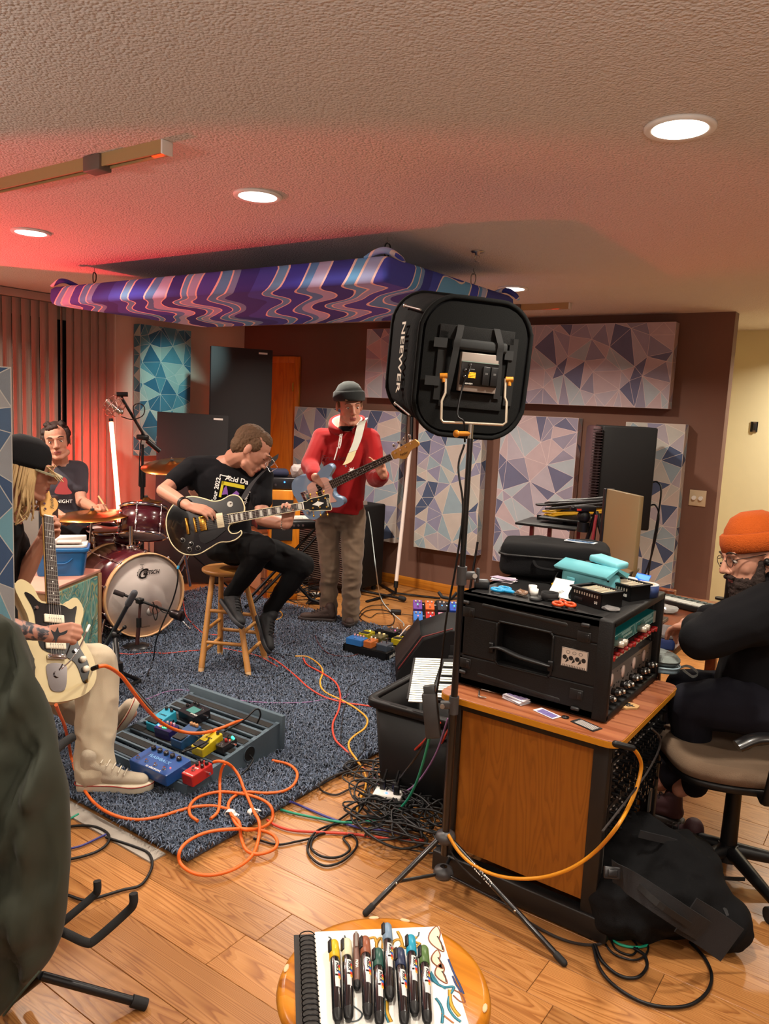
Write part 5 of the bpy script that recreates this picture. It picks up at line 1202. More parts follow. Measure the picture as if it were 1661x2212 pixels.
# ============================================================ left guitarist
def kneeling():
    J=dict(pel=D(-20,1400,3.45),chest=D(-32,1245,3.38),neck=D(24,1100,3.30),shR=D(-60,1165,3.05),shL=D(22,1172,3.46),
      elR=D(-50,1345,2.72),wrR=D(100,1370,2.86),elL=D(42,1262,3.46),wrL=D(90,1168,3.42),
      hipR=D(0,1440,3.36),hipL=D(10,1440,3.6),knR=D(212,1434,3.34),knL=D(128,1500,3.62),anR=D(204,1664,3.215),anL=D(243,1578,3.74),toeR=D(300,1700,3.2),toeL=D(300,1525,3.75))
    t=T('person','long haired blond man in black cap and tee playing a cream electric guitar','person',F(100,1700,0))
    M=HF(D(58,1012,3.28),vw(.86,-.28,.25),vw(.22,.97,-.05)); s=1.06
    hands=[(J['wrR'],vw(.95,.05,.1),vw(.1,.45,-.9),True,dict(curl=(.95,1.1,.6),thumb=(.1,.9,-.5))),
           (J['wrL'],vw(.25,.9,.1),vw(-.75,.2,.55),False,dict(per=[(.7,.9,.6),(.8,.9,.6),(.85,.9,.6),(.9,.9,.6)],spread=.1,thumb=(-.1,.9,-.5)))]
    hands[1]=(J['wrL'],vw(.74,.62,-.1),vw(.35,-.1,.92),False,dict(per=[(.5,1.1,.7),(.55,1.1,.7),(.55,1.1,.7),(.6,1.0,.7)],spread=.1,thumb=(.55,.8,-.1)))
    body=skin_body(t,M,J,hands,s,nr=.058)
    # tattoos on the right forearm and hand
    nt=NT('tattooed_skin'); v=co(nt); n1=nt.n('TexNoise'); n1.inputs['Scale'].default_value=16; n1.inputs['Detail'].default_value=4; n1.inputs['Distortion'].default_value=1.6; nt.l(v,n1.inputs[0])
    nt.l(ramp(nt,n1.outputs[0],[(.44,'3a3c44'),(.5,'6a5f62'),(.54,'b08474'),(.6,'c08a78')]),nt.b.inputs['Base Color']); nt.sc(rough=.5)
    ink=mat('2c3238',.6); body.data.materials.append(nt.m)
    a,e=J['elR'],J['wrR']; L=(e-a).length; dr=(e-a)/L; inv=parent_mw(t)
    for p in body.data.polygons:
        q=inv@p.center-a; u=q.dot(dr)
        if L*.1<u<L*1.0 and (q-dr*u).length<.06: p.material_index=2
    face_parts(t,M,s,brow='8a6a40',closed=False)
    # swallow on the hand
    SW=frame(J['wrR']+vw(1,.02,-.12)*.055-FW*.024,vw(1,.0,.05),vw(.05,.25,-1)); b=B(SW)
    b.prism([tuple(p)[:2] for p in catmull([(-.004,-.03,0),(.004,-.005,0),(.028,.004,0),(.034,.018,0),(.014,.01,0),(.004,.012,0),(-.002,.03,0),(-.010,.012,0),(-.026,.02,0),(-.016,.0,0),(-.012,-.012,0),(-.02,-.026,0),(-.008,-.016,0)],3,True)],0,.0012); b.make('swallow_tattoo',ink,t,w=True)
    g=lambda *p: M@(V(p)*s); rs=random.Random(6)
    BLO=mat('b89a6a',.6,bump=(200,.5,.003),var=.35); b=B()
    b.ell(g(0,-.03,.02),[q*s for q in (.082,.1,.08)],R=M)
    o_=b.bake('hair',BLO,t,.006,2)
    b=B()
    for k in range(110):
        a_=rs.uniform(.4,2*PI-.4) if k>20 else rs.uniform(.35,.75)*(1 if k%2 else -1)
        x_,y_=math.sin(a_)*.086,math.cos(a_)*.1-.02
        if y_>.05: continue
        ln=rs.uniform(.15,.235)-.06*max(0,y_/.1); p0=g(x_,y_,.015); p1=g(x_*1.12,y_*1.08,-.07); p2=g(x_*1.05+rs.uniform(-.02,.02),y_*1.0+rs.uniform(-.02,.02),-ln*.8); p3=g(x_*.9+rs.uniform(-.03,.03),y_*.85+rs.uniform(-.03,.03),-ln)
        b.tube([p0,p1,p2,p3],lambda u:.008*(1-u*.8)+.001,n=5,res=4,flat=.5)
    b.make('long_strands',BLO,t,w=True)['kind']='stuff'
    for k in range(3):
        b=B(); b.tube([g(.03+k*.012,.075,.03),g(.05,.105+k*.01,.0),g(.05,.13+k*.01,-.02)],.0022,n=5); b.make('loose_lock',BLO,t,w=True)
    CM=M@Matrix.Scale(s,4)@Matrix.Translation((0,-.018,.035))@Matrix.Rotation(-.08,4,'X')
    b=B(); b.lathe([(.001,.095),(.035,.092),(.066,.072),(.083,.04),(.09,.0),(.09,-.02)],R=CM@Matrix.Diagonal((1,1.16,1,1)),n=28); b.make('cap_crown',cloth('101012'),t,w=True,solid=.003)
    b=B(CM); b.prism([tuple(p)[:2] for p in catmull([(-.075,.065,0),(-.06,.13,0),(-.02,.158,0),(.02,.158,0),(.06,.13,0),(.075,.065,0),(0,.09,0)],3,True)][::-1],-.016,-.010,R=Matrix.Rotation(-.12,4,'X')); b.make('cap_brim',cloth('8a8468'),t,w=True)
    b=B(); torso(b,J['pel'],J['chest'],J['neck']-UP*.01,J['shR'],J['shL'],(.15,.14,.16),.075,.8)
    b.chain([(J['shR'],.082),(J['shR']*.35+J['elR']*.65,.07)]); b.chain([(J['shL'],.08),(J['shL']*.4+J['elL']*.6,.068)])
    b.bake('t_shirt',cloth('101013'),t,.008,5,wr=(.007,7,(1,1,.6)))
    KH=cloth('b8aa92',var=.08)
    b=B(); b.cap(J['hipR'],.11,J['hipL'],.11); b.cap(J['pel']-UP*.05,.15,J['hipR'],.11)
    for q,k_ in (('R',1.),('L',.95)): b.chain([(J['hip'+q],.112*k_),(J['hip'+q]*.4+J['kn'+q]*.6,.1*k_),(J['kn'+q],.086*k_),(J['kn'+q]*.5+J['an'+q]*.5,.084*k_),(J['an'+q],.08*k_)])
    b.bake('trousers',KH,t,.008,4,wr=(.009,9,(1,1,.9)))
    SN=(mat('b0a490',.85,bump=(300,.3,.002),var=.15),mat('d0c4ac',.6),mat('d8d0bc',.8))
    zf=.038; a=F(176,1702,zf); e=F(312,1704,zf); e=a+(e-a).normalized()*.285
    SMx=shoe(t,a,e,(0,0,1),SN,w=.052,h=.105,sole=.034)
    oc=[(-.017,-.03),(.02,-.042),(.13,-.042),(.21,-.056),(.26,-.04),(.29,-.006),(.285,.02),(.24,.046),(.17,.05),(.09,.04),(0,.038),(-.02,.01)]
    b=B(SMx); b.tube([(x,y,.030) for x,y in oc],.0022,n=5,closed=True); b.make('red_stripe',mat('a03028',.6),SHOE[0],w=True)
    a=D(250,1598,3.74); e=D(303,1517,3.62); SM2=shoe(t,a,a+(e-a).normalized()*.285,vw(-.8,.35,-.25),SN,w=.052,h=.1,sole=.034)
    b=B(SM2); b.tube([(x,y,.030) for x,y in oc],.0022,n=5,closed=True); b.make('red_stripe',mat('a03028',.6),SHOE[0],w=True)
    # cream offset guitar
    gx=RT*-.22+UP*.90+FW*.38; M_=frame(D(120,1420,3.10),gx,RT*.80+UP*.30-FW*.52)
    out=[(-.17,-.02),(-.165,.06),(-.11,.125),(-.03,.15),(.05,.13),(.10,.10),(.16,.10),(.22,.125),(.28,.15),(.31,.13),(.29,.09),(.235,.06),(.225,.03),(.225,-.03),(.22,-.06),(.25,-.09),(.255,-.115),(.21,-.135),(.14,-.115),(.08,-.125),(0,-.165),(-.08,-.17),(-.14,-.12)]
    CRMB=mat('cfc094',.25,coat=.7)
    def pp(t,M):
        b=B(M); b.prism([tuple(p)[:2] for p in catmull([(.0,-.05,0),(.03,.055,0),(.1,.075,0),(.19,.085,0),(.26,.12,0),(.255,.09,0),(.225,.05,0),(.225,-.04,0),(.21,-.08,0),(.225,-.11,0),(.15,-.095,0),(.06,-.105,0),(-.02,-.145,0),(-.09,-.14,0),(-.1,-.115,0),(-.03,-.09,0)],4,True)],0,.003); b.make('pickguard',mat('141416',.2),t,w=True)
        for x in (.05,.16):
            b=B(M); b.box((x,0,.007),(.036,.088,.010),r=.004); b.make('pickup',mat('ece4cc',.4),t,w=True)
            b=B(M)
            for k in range(6): b.cyl((x,-.025+k*.01,.012),(x,-.025+k*.01,.0135),.0022,n=8)
            b.make('pole_pieces',STEEL,t,w=True)['kind']='stuff'
        b=B(M); b.box((.0,0,.009),(.02,.08,.012),r=.003); b.make('bridge',CHR,t,w=True)
        b=B(M); b.prism([tuple(p)[:2] for p in catmull([(-.03,-.038,0),(-.03,.038,0),(-.08,.042,0),(-.13,.03,0),(-.14,0,0),(-.13,-.03,0),(-.08,-.042,0)],4,True)][::-1],.0,.004); b.cyl((-.07,0,.004),(-.07,0,.01),.014,n=16); b.make('tremolo_plate',mat('8a8688',.2,1),t,w=True)
        b=B(M); b.tube([(-.05,-.015,.01),(-.02,-.045,.03),(.04,-.085,.045),(.10,-.115,.05)],.0028,n=8); b.make('tremolo_arm',CHR,t,w=True); B(M).cap((.10,-.115,.05),.005,(.125,-.127,.052),.006).make('arm_tip',WHP,t,w=True)
        for x,y in ((-.005,-.118),(-.045,-.128)): B(M).lathe([(.001,.0),(.014,.0),(.012,.014),(.001,.015)],R=Matrix.Translation((x,y,.002)),n=18).make('control_knob',mat('e8e0cc',.4),t,w=True)
        B(M).cyl((-.095,-.13,.003),(-.095,-.13,.01),.007,n=12).make('jack_socket',GOLD,t,w=True)
        for q in ((.2,.075),(.1,.07),(.03,-.085)): B(M).cyl((q[0],q[1],.003),(q[0],q[1],.012),.007,n=12).make('slide_switch',CHR,t,w=True)
    hd=[(0,-.021),(.02,-.026),(.045,-.048),(.075,-.058),(.10,-.045),(.098,-.030),(.12,-.022),(.165,-.014),(.185,.002),(.18,.022),(.16,.03),(.03,.028),(0,.021)]
    MPL=mat('d0a058',.35,coat=.5)
    g_=guitar('cream electric guitar with black pickguard and maple headstock held upright at left',M_,out,.042,None,.62,(.056,.043,.225),hd,CRMB,None,fb='2c1a12',parts=pp,nstr=6,tune='one',hmat=MPL,nmat=MPL,inl=((3,5,7,9,12,15,17),'dot'),tm=CHR)
    txt('Fender',.022,M_@Matrix.Translation((.62+.075,-.024,.0065)),mat('2a1c10',.5),g_,shear=.2)
    # orange cable from the jack: plug, then over the knee to the board
    OR=mat('e0641c',.45)
    jk=M_@V((-.095,-.13,.012)); P=[D(176,1455,3.0)]
    b=B(); b.cyl(jk,D(199,1445,2.88),.006); b.make('jack_plug',CHR,g_,w=True); b=B(); b.cyl(D(199,1445,2.88),D(212,1440,2.87),.0085); b.make('plug_sleeve',BLK,g_,w=True)
    cable('thick orange cable from the cream guitar across the pedals to the board\'s far end',[D(212,1440,2.87),D(232,1440,2.9),D(262,1460,3.0),D(292,1500,3.1),D(325,1540,3.25),D(360,1568,3.35),D(400,1582,3.42),D(440,1583,3.42),D(480,1572,3.5),D(510,1560,3.6),D(530,1556,3.68),D(538,1562,3.7)],.0075,OR)
kneeling()
# ============================================================ floor gear on and beside the rug
def knob(M,x,y,z,r,h,m,t,nm='knob'): B(M).lathe([(.0005,z),(r,z),(r*.85,z+h),(.0005,z+h)],R=Matrix.Translation((x,y,0)),n=14).make(nm,m,t,w=True)
def pedal(lbl,M,w,l,h,col,parts,slope=0,name='effects_pedal'):
    """M: base centre; x width, y length away, z up"""
    t=T(name,lbl,'guitar pedal',M=M,group=None)
    m=mat(col,.35,coat=.3); b=B(M)
    b.loft([[V((x,y,z)) for x,y in rrect(w,l,.006,2)] for z in (0,)]+[[V((x,y,h-.003+slope*y)) for x,y in rrect(w,l,.006,2)]]+[[V((x*.96,y*.97,h+slope*y)) for x,y in rrect(w,l,.006,2)]],sm=False)
    b.make('housing',m,t,w=True)
    top=lambda x,y:h+slope*y
    for k,p in enumerate(parts):
        kd=p[0]
        if kd=='k': knob(M,p[1],p[2],top(0,p[2]),p[3] if len(p)>3 else .009,.014,mat(p[4],.2) if len(p)>4 else mat('1a1a1e',.2,coat=.5),t)
        elif kd=='s': b=B(M); b.cyl((p[1],p[2],top(0,p[2])),(p[1],p[2],top(0,p[2])+.012),.006,.0055,n=12); b.cyl((p[1],p[2],top(0,p[2])),(p[1],p[2],top(0,p[2])+.003),.009,n=8); b.make('foot_switch',CHR,t,w=True)
        elif kd=='l': B(M).ell((p[1],p[2],top(0,p[2])+.001),p[4] if len(p)>4 else .003,n=10,m=6).make('indicator_lamp',mat(p[3],.3,emis=(p[3],10),name='led_'+p[3]),t,w=True)
        elif kd=='t': B(M).box((p[1],p[2],top(0,p[2])+.002+(slope*0)),(p[3],p[4],.004),R=None).make('tread_pad',RUB,t,w=True)
        elif kd=='x': txt(p[4],p[3],M@Matrix.Translation((p[1],p[2],top(0,p[2])+.001)),mat(p[5],.5) if len(p)>5 else WHP,t)
        elif kd=='b': B(M).box((p[1],p[2],top(0,p[2])+.0008),(p[3],p[4],.002)).make('face_plate',mat(p[5],.5),t,w=True)
    b=B(M); b.cyl((w/2,l*.2,h*.5),(w/2+.016,l*.2,h*.5),.006,n=10); b.make('jack',CHR,t,w=True)
    return t
# sloping slatted pedal board
A=F(403,1738,0); A.z=.035; Bp=F(588,1628,0); xd=(F(403,1738,.035)-F(252,1646,.08)); xd.z=0; xd.normalize(); PBM=frame(A,xd,V((0,0,1)))  # x to the right/near, y into depth
W=.60; Dp=.56; z0,z1=.045,.135
t=T('pedal_board','sloping grey blue slatted wooden pedalboard on the shaggy rug','pedalboard',M=PBM); GB=mat('4e606c',.7,var=.25,bump=(40,.3,.003)); GBd=mat('3c4c58',.75,var=.2); GRIP=mat('1c1b1a',.9,bump=(300,.8,.002))
ang=math.atan((z1-z0)/Dp)
for sx in (-W+.011,-.011):
    b=B(PBM); b.loft([[V((sx+q,y,z)) for q,y,z in ((-.011,0,0),(.011,0,0),(.011,0,z0),(-.011,0,z0))],[V((sx+q,y,z)) for q,y,z in ((-.011,Dp,0),(.011,Dp,0),(.011,Dp,z1),(-.011,Dp,z1))]],sm=False); b.make('side_panel',GB,t,w=True)
b=B(PBM); b.cyl((.0005,.36,.055),(.0025,.36,.055),.032,n=24); b.make('cable_hole',mat('08080a',.9),t,w=True)
b=B(PBM); b.tube([(.002,.36+.034*math.cos(k*PI/8),.055+.034*math.sin(k*PI/8)) for k in range(16)],.0025,n=5,closed=True,res=2); b.make('hole_rim',GBd,t,w=True)
B(PBM).box((-W/2,Dp+.011,(z1+.035)/2),(W+.03,.022,z1+.035),r=.003).make('back_board',GB,t,w=True)
B(PBM).box((-W/2,.01,.02),(W,.018,.045)).make('front_board',GB,t,w=True)
SLM=PBM@Matrix.Translation((0,0,z0))@Matrix.Rotation(ang,4,'X')
ns=7; sw=Dp/math.cos(ang)/ns
for k in range(ns):
    y=sw*(k+.5); B(SLM).box((-W/2,y,-.006),(W-.002,sw*.74,.014),r=.002).make('slat',GB if k%2 else GBd,t,w=True)
    B(SLM).box((-W/2,y-.004,.002),(W-.03,sw*.40,.003)).make('grip_strip',GRIP,t,w=True)
def onboard(px,py,rz=0):
    # point of the sloped deck under the pixel
    n=SLM.to_3x3()@V((0,0,1)); o=SLM@V((0,0,.004)); d=ray(px,py); p=O+d*((o-O).dot(n)/d.dot(n)); return Matrix.Translation(p)@(SLM.to_3x3().to_4x4())@Matrix.Rotation(rz,4,'Z')
pedal('large blue four switch pedal with five black knobs at the board front',onboard(348,1663),.235,.135,.05,'1c4a8c',[('k',-.085+.04*k,.04,.012) for k in range(5)]+[('s',-.09+.055*k,-.04) for k in range(4)]+[('l',.09,-.02,'ff3020'),('x',0,.0,.024,'FLASHBACK','7ab0e0'),('x',.03,-.058,.018,'tc electronic')])
pedal('small red mini pedal with black knobs at the board front corner',onboard(428,1680),.065,.115,.045,'b02420',[('k',-.015,.04,.009),('k',.015,.04,.009),('k',-.015,.015,.008),('k',.015,.015,.008),('s',0,-.02),('x',0,-.047,.011,'tc electronic'),('x',0,-.002,.012,'SUB')])
pedal('yellow compact pedal with black tread pad in mid board',onboard(449,1617),.073,.125,.045,'c8b41c',[('k',-.018,.05,.008),('k',.018,.05,.008),('t',0,-.035,.058,.042),('x',0,.012,.014,'SUPER','3a3408'),('l',0,.058,'ff5030')],slope=.12)
pedal('cyan compact pedal with black tread pad at far left of board',onboard(350,1566),.073,.125,.045,'2a9ab8',[('k',-.018,.05,.008),('k',.018,.05,.008),('t',0,-.035,.058,.042),('x',0,-.035,.012,'BOSS'),('x',0,.012,.012,'CHORUS','0c3440')],slope=.12)
pedal('dark blue compact pedal with tread pad in the middle of the board',onboard(404,1601),.073,.125,.045,'1c4a78',[('k',-.018,.05,.008,'b88a60'),('k',.018,.05,.008,'b88a60'),('k',0,.05,.008,'b88a60'),('t',0,-.035,.058,.042)],slope=.12)
pedal('black pedal with teal swirl artwork at the board back',onboard(421,1551,-.1),.12,.10,.045,'14141c',[('k',-.04,.035,.008),('k',-.05,0,.008),('k',-.015,.035,.008),('b',.005,-.005,.06,.045,'3c7c78'),('s',.04,.02),('x',.04,-.03,.012,'EMPRESS')])
pedal('small purple pedal with rows of glowing coloured lights',onboard(362,1588,.05),.10,.065,.045,'241c58',[('k',-.01,.018,.006,'b0a0b0'),('k',.01,.02,.006,'d06a6a'),('k',.03,.02,.006,'b0a0b0'),('l',-.04,-.01,'4060ff',.005),('l',-.008,-.015,'30ff60'),('l',.0,-.013,'30ff60'),('l',.008,-.011,'30ff60')]+[('l',.02+.005*k,-.004+.001*k,'ff40a0',.0022) for k in range(6)]+[('b',-.025,-.012,.018,.014,'b87850')])
pedal('tiny black pedal with green lights beside the yellow one',onboard(490,1615),.045,.09,.03,'1c1a1c',[('k',0,.0,.007,'a02020'),('l',.0,.038,'20ffa0',.006),('l',.012,.034,'20e0b0',.005),('s',0,-.03),('k',-.01,.022,.005),('l',.006,.015,'ff3020')])
cable('',[PBM@V((-.1,.3,.15)),PBM@V((-.04,.36,.2)),PBM@V((-.02,.42,.24)),PBM@V((-.03,.46,.2)),PBM@V((-.05,.46,.15))],.004,BLK,parent=t,name='patch_cable')
cable('',[PBM@V((-.13,.09,.12)),PBM@V((-.10,.14,.135)),PBM@V((-.1,.2,.14)),PBM@V((-.13,.24,.13))],.004,BLK,parent=t,name='patch_cable')
cable('',[PBM@V((.003,.36,.05)),PBM@V((.04,.34,.04)),PBM@V((.05,.26,.01)),PBM@V((.0,.2,.0)),PBM@V((.02,.12,.0))],.004,BLK,parent=t,name='power_lead')
# bassist's flat pedalboard
P0=F(746,1404,.05); P1=F(836,1425,.05); P2=F(877,1353,.05); X=(P1-P0).normalized(); M=frame(P1,X,V((0,0,1))); W=(P1-P0).length+.02; L=.46
t=T('pedal_board','black flat metal pedalboard in front of the bassist','pedalboard',M=M)
for k in range(5): B(M).box((-W/2,.04+k*(L-.08)/4,.035),(W,.06,.014),r=.002).make('rail',BLK,t,w=True)
for x in (-W+.008,-.008): B(M).box((x,L/2,.015),(.016,L,.05),r=.002).make('side_frame',BLK,t,w=True)
B(M).box((-W/2,.006,.012),(W,.012,.05)).make('front_frame',BLK,t,w=True)
txt('pedaltrain',.035,M@Matrix.Translation((.0012,.10,.012))@Matrix.Rotation(PI/2,4,'X')@Matrix.Rotation(PI/2,4,'Y') if False else frame(M@V((.0012,.10,.012)),M.to_3x3()@V((0,1,0)),M.to_3x3()@V((1,0,0))),WHP,t)
def pp2(x,y): return M@Matrix.Translation((x,y,.043))
g_='pedals on the bassist pedalboard'
for lb,x,y,w,l,c,pr in (('blue pedal at the near left corner of the flat black pedalboard',-W+.075,.05,.12,.09,'2a6ab0',[('k',-.035+k*.023,.028,.006,'e0a0a0') for k in range(4)]+[('x',0,-.03,.02,'Y','101828')]),
  ('orange pedal next to the blue one on the flat pedalboard',-W+.175,.065,.06,.10,'b8642c',[('k',-.015,.03,.006,'e8e0d0'),('k',.015,.03,.006,'e8e0d0'),('s',0,-.02)]),
  ('dark olive pedal with two cream knobs on the flat pedalboard',-W+.17,.19,.075,.1,'4a4424',[('k',-.018,.02,.009,'e8d8a0'),('k',.018,.02,.009,'e8d8a0'),('l',0,.04,'ffd040')]),
  ('yellow pedal behind the orange one on the flat pedalboard',-W+.06,.20,.075,.1,'a09018',[('t',0,-.02,.055,.04),('l',.0,.042,'ffe040',.005)]),
  ('second yellow pedal at the right of the flat pedalboard',-.045,.23,.07,.1,'b09c1c',[('t',0,-.02,.05,.04),('k',.0,.03,.007)]),
  ('black pedal with orange light at the far end of the flat pedalboard',-.05,.37,.075,.1,'18181a',[('k',-.015,.03,.007),('k',.015,.03,.007),('l',0,0,'ff8030',.004)]),
  ('black pedal with pink light at the far left of the flat pedalboard',-.17,.36,.09,.1,'141418',[('k',-.02,.03,.007,'a0a0a0'),('k',.02,.03,.007,'a0a0a0'),('s',0,-.02),('l',.02,0,'ff4080')]),
  ('grey blue pedal at the near right of the flat pedalboard',-.055,.06,.08,.09,'3a4450',[('s',-.02,0),('s',.02,0),('k',0,.025,.007)])):
    pedal(lb,pp2(x,y),w,l,.04,c,pr)['group']=g_
cable('',[M@V((-.03,.2,.1)),M@V((.0,.26,.16)),M@V((-.02,.34,.14)),M@V((-.05,.4,.09))],.004,mat('d8c8c0',.5),parent=t,name='patch_cable')
# wedge monitor
o=F(905,1450,0); o.z=.0; X=V((RT.x,RT.y,0)).normalized(); Yd=V((FW.x,FW.y,0)).normalized(); dd=5.0-.6; o=V((D(858,1430,4.55).x,D(858,1430,4.55).y,.045)); M=frame(o,X,V((0,0,1)))
t=T('stage_monitor','black wedge stage monitor speaker behind the black storage bin','speaker',M=M)
prof=[(0,0),(.50,0),(.50,.29),(.42,.335),(.30,.335),(.14,.27),(.0,.06)]
WM=M@Matrix.Rotation(0,4,'Z')
def py(p): return [(x,z) for x,z in p]
R_=M@Matrix.Rotation(PI/2,4,'X')
b=B(); b.prism(prof,-.42,0,bev=.008,R=R_); b.make('cabinet',mat('121213',.7,spec=.3,bump=(260,.5,.002)),t,w=True)
b=B(); b.loft([[M@V((x,y,z)) for x,z in ((.005,.075),(.138,.28),(.13,.295),(-.006,.09))] for y in (.02,.40)],sm=False); b.make('grille',mat('0e0e10',.5,bump=(900,1,.002)),t,w=True)
b=B(); b.cap(M@V((.01,.0,.09)),.004,M@V((.14,-.002,.288)),.004); b.cap(M@V((.14,-.002,.288)),.004,M@V((.31,-.002,.345)),.004); b.make('edge_trim',mat('6a2020',.5),t,w=True)
B(M).box((.36,-.001,.21),(.11,.006,.07),r=.002).make('handle_recess',mat('050506',.8),t,w=True)
B(M).box((.36,-.012,.175),(.13,.02,.03),r=.008).make('handle_grip',mat('222224',.6),t,w=True)
# colourful pedalboard beyond the wedge
M=frame(D(945,1338,5.35),V((RT.x,RT.y,0)).normalized()+V((0,0,.35)),V((0,0,1))); M=frame(F(948,1352,.0),V((RT.x,RT.y,0)).normalized(),V((0,0,1)))@Matrix.Translation((0,0,.0))
t=T('pedal_board','distant crowded pedalboard tilted up beyond the wedge monitor','pedalboard',M=M)
b=B(M); b.loft([[V((x,y,z)) for y,z in ((-.16,.02),(.16,.14),(.16,.0),(-.16,.0))] for x in (-.2,.28)],sm=False); b.make('frame',BLK,t,w=True)
TM_=M@Matrix.Translation((0,0,.085))@Matrix.Rotation(math.atan(.12/.32),4,'X')
cs=['3a70c0','b02820','b06a90','20242c','3c6a3a','6a4090','c05a28','2a2a30','3050b0','a8a0a0']
for k in range(10):
    x=-.17+(k%5)*.095; y=-.075 if k<5 else .075
    pedal(['blue','red','pink','dark grey','green','purple','orange','black','royal blue','pale grey'][k]+' effects pedal in the '+('near' if k<5 else 'far')+' row of the distant tilted board',TM_@Matrix.Translation((x,y,.0)),.07,.12,.04,cs[k],[('k',-.015,.03,.008,'c0b0a8'),('k',.015,.03,.008,'c0b0a8'),('l',0,.0,('ff4030','3080ff','30ff60')[k%3],.004),('s',0,-.035)])['group']='pedals on the distant tilted board'
# ------------------------------------------------------------------ black tote with glockenspiel
a=F(803,1508,.42); bq=F(830,1440,.42); yv=(bq-a); Ly=yv.length+.02; yv.normalize(); xv=V((1,.06,0)).normalized(); M=frame(V((a.x,a.y,0)),xv,V((0,0,1))); Wx=.40; Dy=Ly*.95; TOTE=mat('08080a',.45,spec=.35)
t=T('storage_bin','open black plastic storage tote at the edge of the rug','storage bin',M=M)
def ringp(k,z,th=0): 
    return [M@V((Wx/2+x*k,Dy/2+y*k,z)) for x,y in rrect(Wx-2*th,Dy-2*th,.04-th,4)]
b=B(); b.loft([ringp(.84,.004),ringp(1.,.405),ringp(1,.405,.006),ringp(.84,.012,.006)],cap=True); b.make('tub',TOTE,t,w=True)
b=B(); r0=lambda k,z,g:[M@V((Wx/2+x,Dy/2+y,z)) for x,y in rrect(Wx+g,Dy+g,.05,4)]
b.loft([r0(1,.395,.0),r0(1,.392,.05),r0(1,.418,.05),r0(1,.424,.042),r0(1,.424,-.01),r0(1,.40,-.012)],closed=True); b.make('rim',TOTE,t,w=True)
for x,y,w_,l_ in ((-.014,Dy*.35,.010,.06),(-.014,Dy*.72,.010,.05),(Wx*.35,-.014,.08,.010)): B(M).box((x,y,.4235),(w_,l_,.003)).make('rim_slot',mat('020203',.9),t,w=True)
# glockenspiel standing in the bin
GT_=D(897,1421,3.28); GR=D(990,1430,3.22); GB_=D(893,1512,3.12); M=frame(GT_,GR-GT_,(GR-GT_).cross(GT_-GB_)); dn=(GB_-GT_); Hh=dn.length; M=Matrix((list(M.col[0][:3]),list((GT_-GB_).normalized()),list(((GR-GT_).cross(GT_-GB_)).normalized()))).transposed().to_4x4(); M.translation=GT_
t=T('glockenspiel','glockenspiel with rows of white metal bars standing upright in the black bin','glockenspiel',M=M)
B(M).box((.09,-.10,-.014),(.20,.21,.02),r=.003).make('frame',BLK,t,w=True); BARW=mat('c8ccc4',.35,.3)
n=20; pitch=Hh*1.04/n
for k in range(n):
    L=.112-.0016*k; y=-.006-k*pitch
    o=B(M).box((.002+L/2,y,.0),(L,pitch*.84,.006),r=.001,seg=1).make('bar',BARW,t,w=True)
    if k%1==0: txt('CDEFGABCDEFGABCDEFGA'[k],.006,M@Matrix.Translation((.03,y,.0032)),mat('3a3a3a',.6),t,name='bar_letter')
for k,g in enumerate((0,1,1,0,1,1,1,0,1,1,0,1,1,1,0,1,1,0)):
    if g: L=.07-.0012*k; y=-.012-k*pitch; B(M).box((.125+L/2-.0009*k,y,.0),(L,pitch*.84,.006),r=.001,seg=1).make('bar',BARW,t,w=True)
# ------------------------------------------------------------------ light stand with soft box
base=F(955,1928,0); 
t=T('light_stand','tall black tripod light stand in front of the rack cabinet','light stand',base); SB=mat('101012',.3,coat=.3); GC=mat('3a3a3c',.4)
top=base+V((0,0,1.585))
for z0_,z1_,r in ((.14,.70,.0125),(.70,1.13,.0115),(1.13,1.56,.0095)): b=B(); b.cyl(base+V((0,0,z0_)),base+V((0,0,z1_)),r,n=20); b.make('pole_section',SB,t,w=True)
for z in (.665,1.105):
    b=B(); b.cyl(base+V((0,0,z-.02)),base+V((0,0,z+.04)),.0165,n=20); b.box((0,0,0),(.045,.02,.026),R=Matrix.Translation(base+V((0,0,z+.01)))@frame(V((0,0,0)),RT if z>1 else -RT,V((0,0,1)))@Matrix.Translation((.022,0,0)),r=.004); b.make('clamp',GC,t,w=True)
    b=B(); q=base+V((0,0,z+.01))+(RT if z>1 else -RT)*.04; b.cyl(q-FW*.016,q-FW*.026,.008,n=12); b.make('clamp_bolt',STEEL,t,w=True)
    if z>1: b=B(); b.box((0,0,0),(.012,.008,.05),R=Matrix.Translation(q+RT*.012),r=.003); b.make('clamp_lever',GC,t,w=True)
for z in (.205,.075): b=B(); b.lathe([(.0126,-.025),(.03,-.015),(.036,0),(.03,.015),(.0126,.022)],R=Matrix.Translation(base+V((0,0,z))),n=20,cap=False); b.make('hub',GC,t,w=True)
feet=[F(1218,2080,.01),F(790,1972,.01),base+V((-.05,.62,.012))]
feet[2]=base+V((-.12,.42,.012))
for f in feet:
    d_=(f-base); d_.z=0; d_.normalize(); h=base+d_*.034+V((0,0,.20)); b=B(); b.cyl(h,f,.0095,n=14); b.make('leg',SB,t,w=True)
    m=h*.42+f*.58; b=B(); b.cyl(base+d_*.034+V((0,0,.075)),m,.006,n=8); b.make('brace',SB,t,w=True); b=B(); b.cap(f,.011,f+(h-f).normalized()*.03,.011); b.make('leg_tip',RUB,t,w=True)
    b=B(); b.ell(m-FW*.012,.0045); b.make('rivet',STEEL,t,w=True)
f=feet[0]; d_=(f-base); d_.z=0; d_.normalize(); h=base+d_*.034+V((0,0,.20)); c=h*.72+f*.28; LX=(f-h).normalized(); txt('NEEWER',.022,frame(c-FW*.0105+UP*.0,LX,-FW),WHP,t,name='lettering')
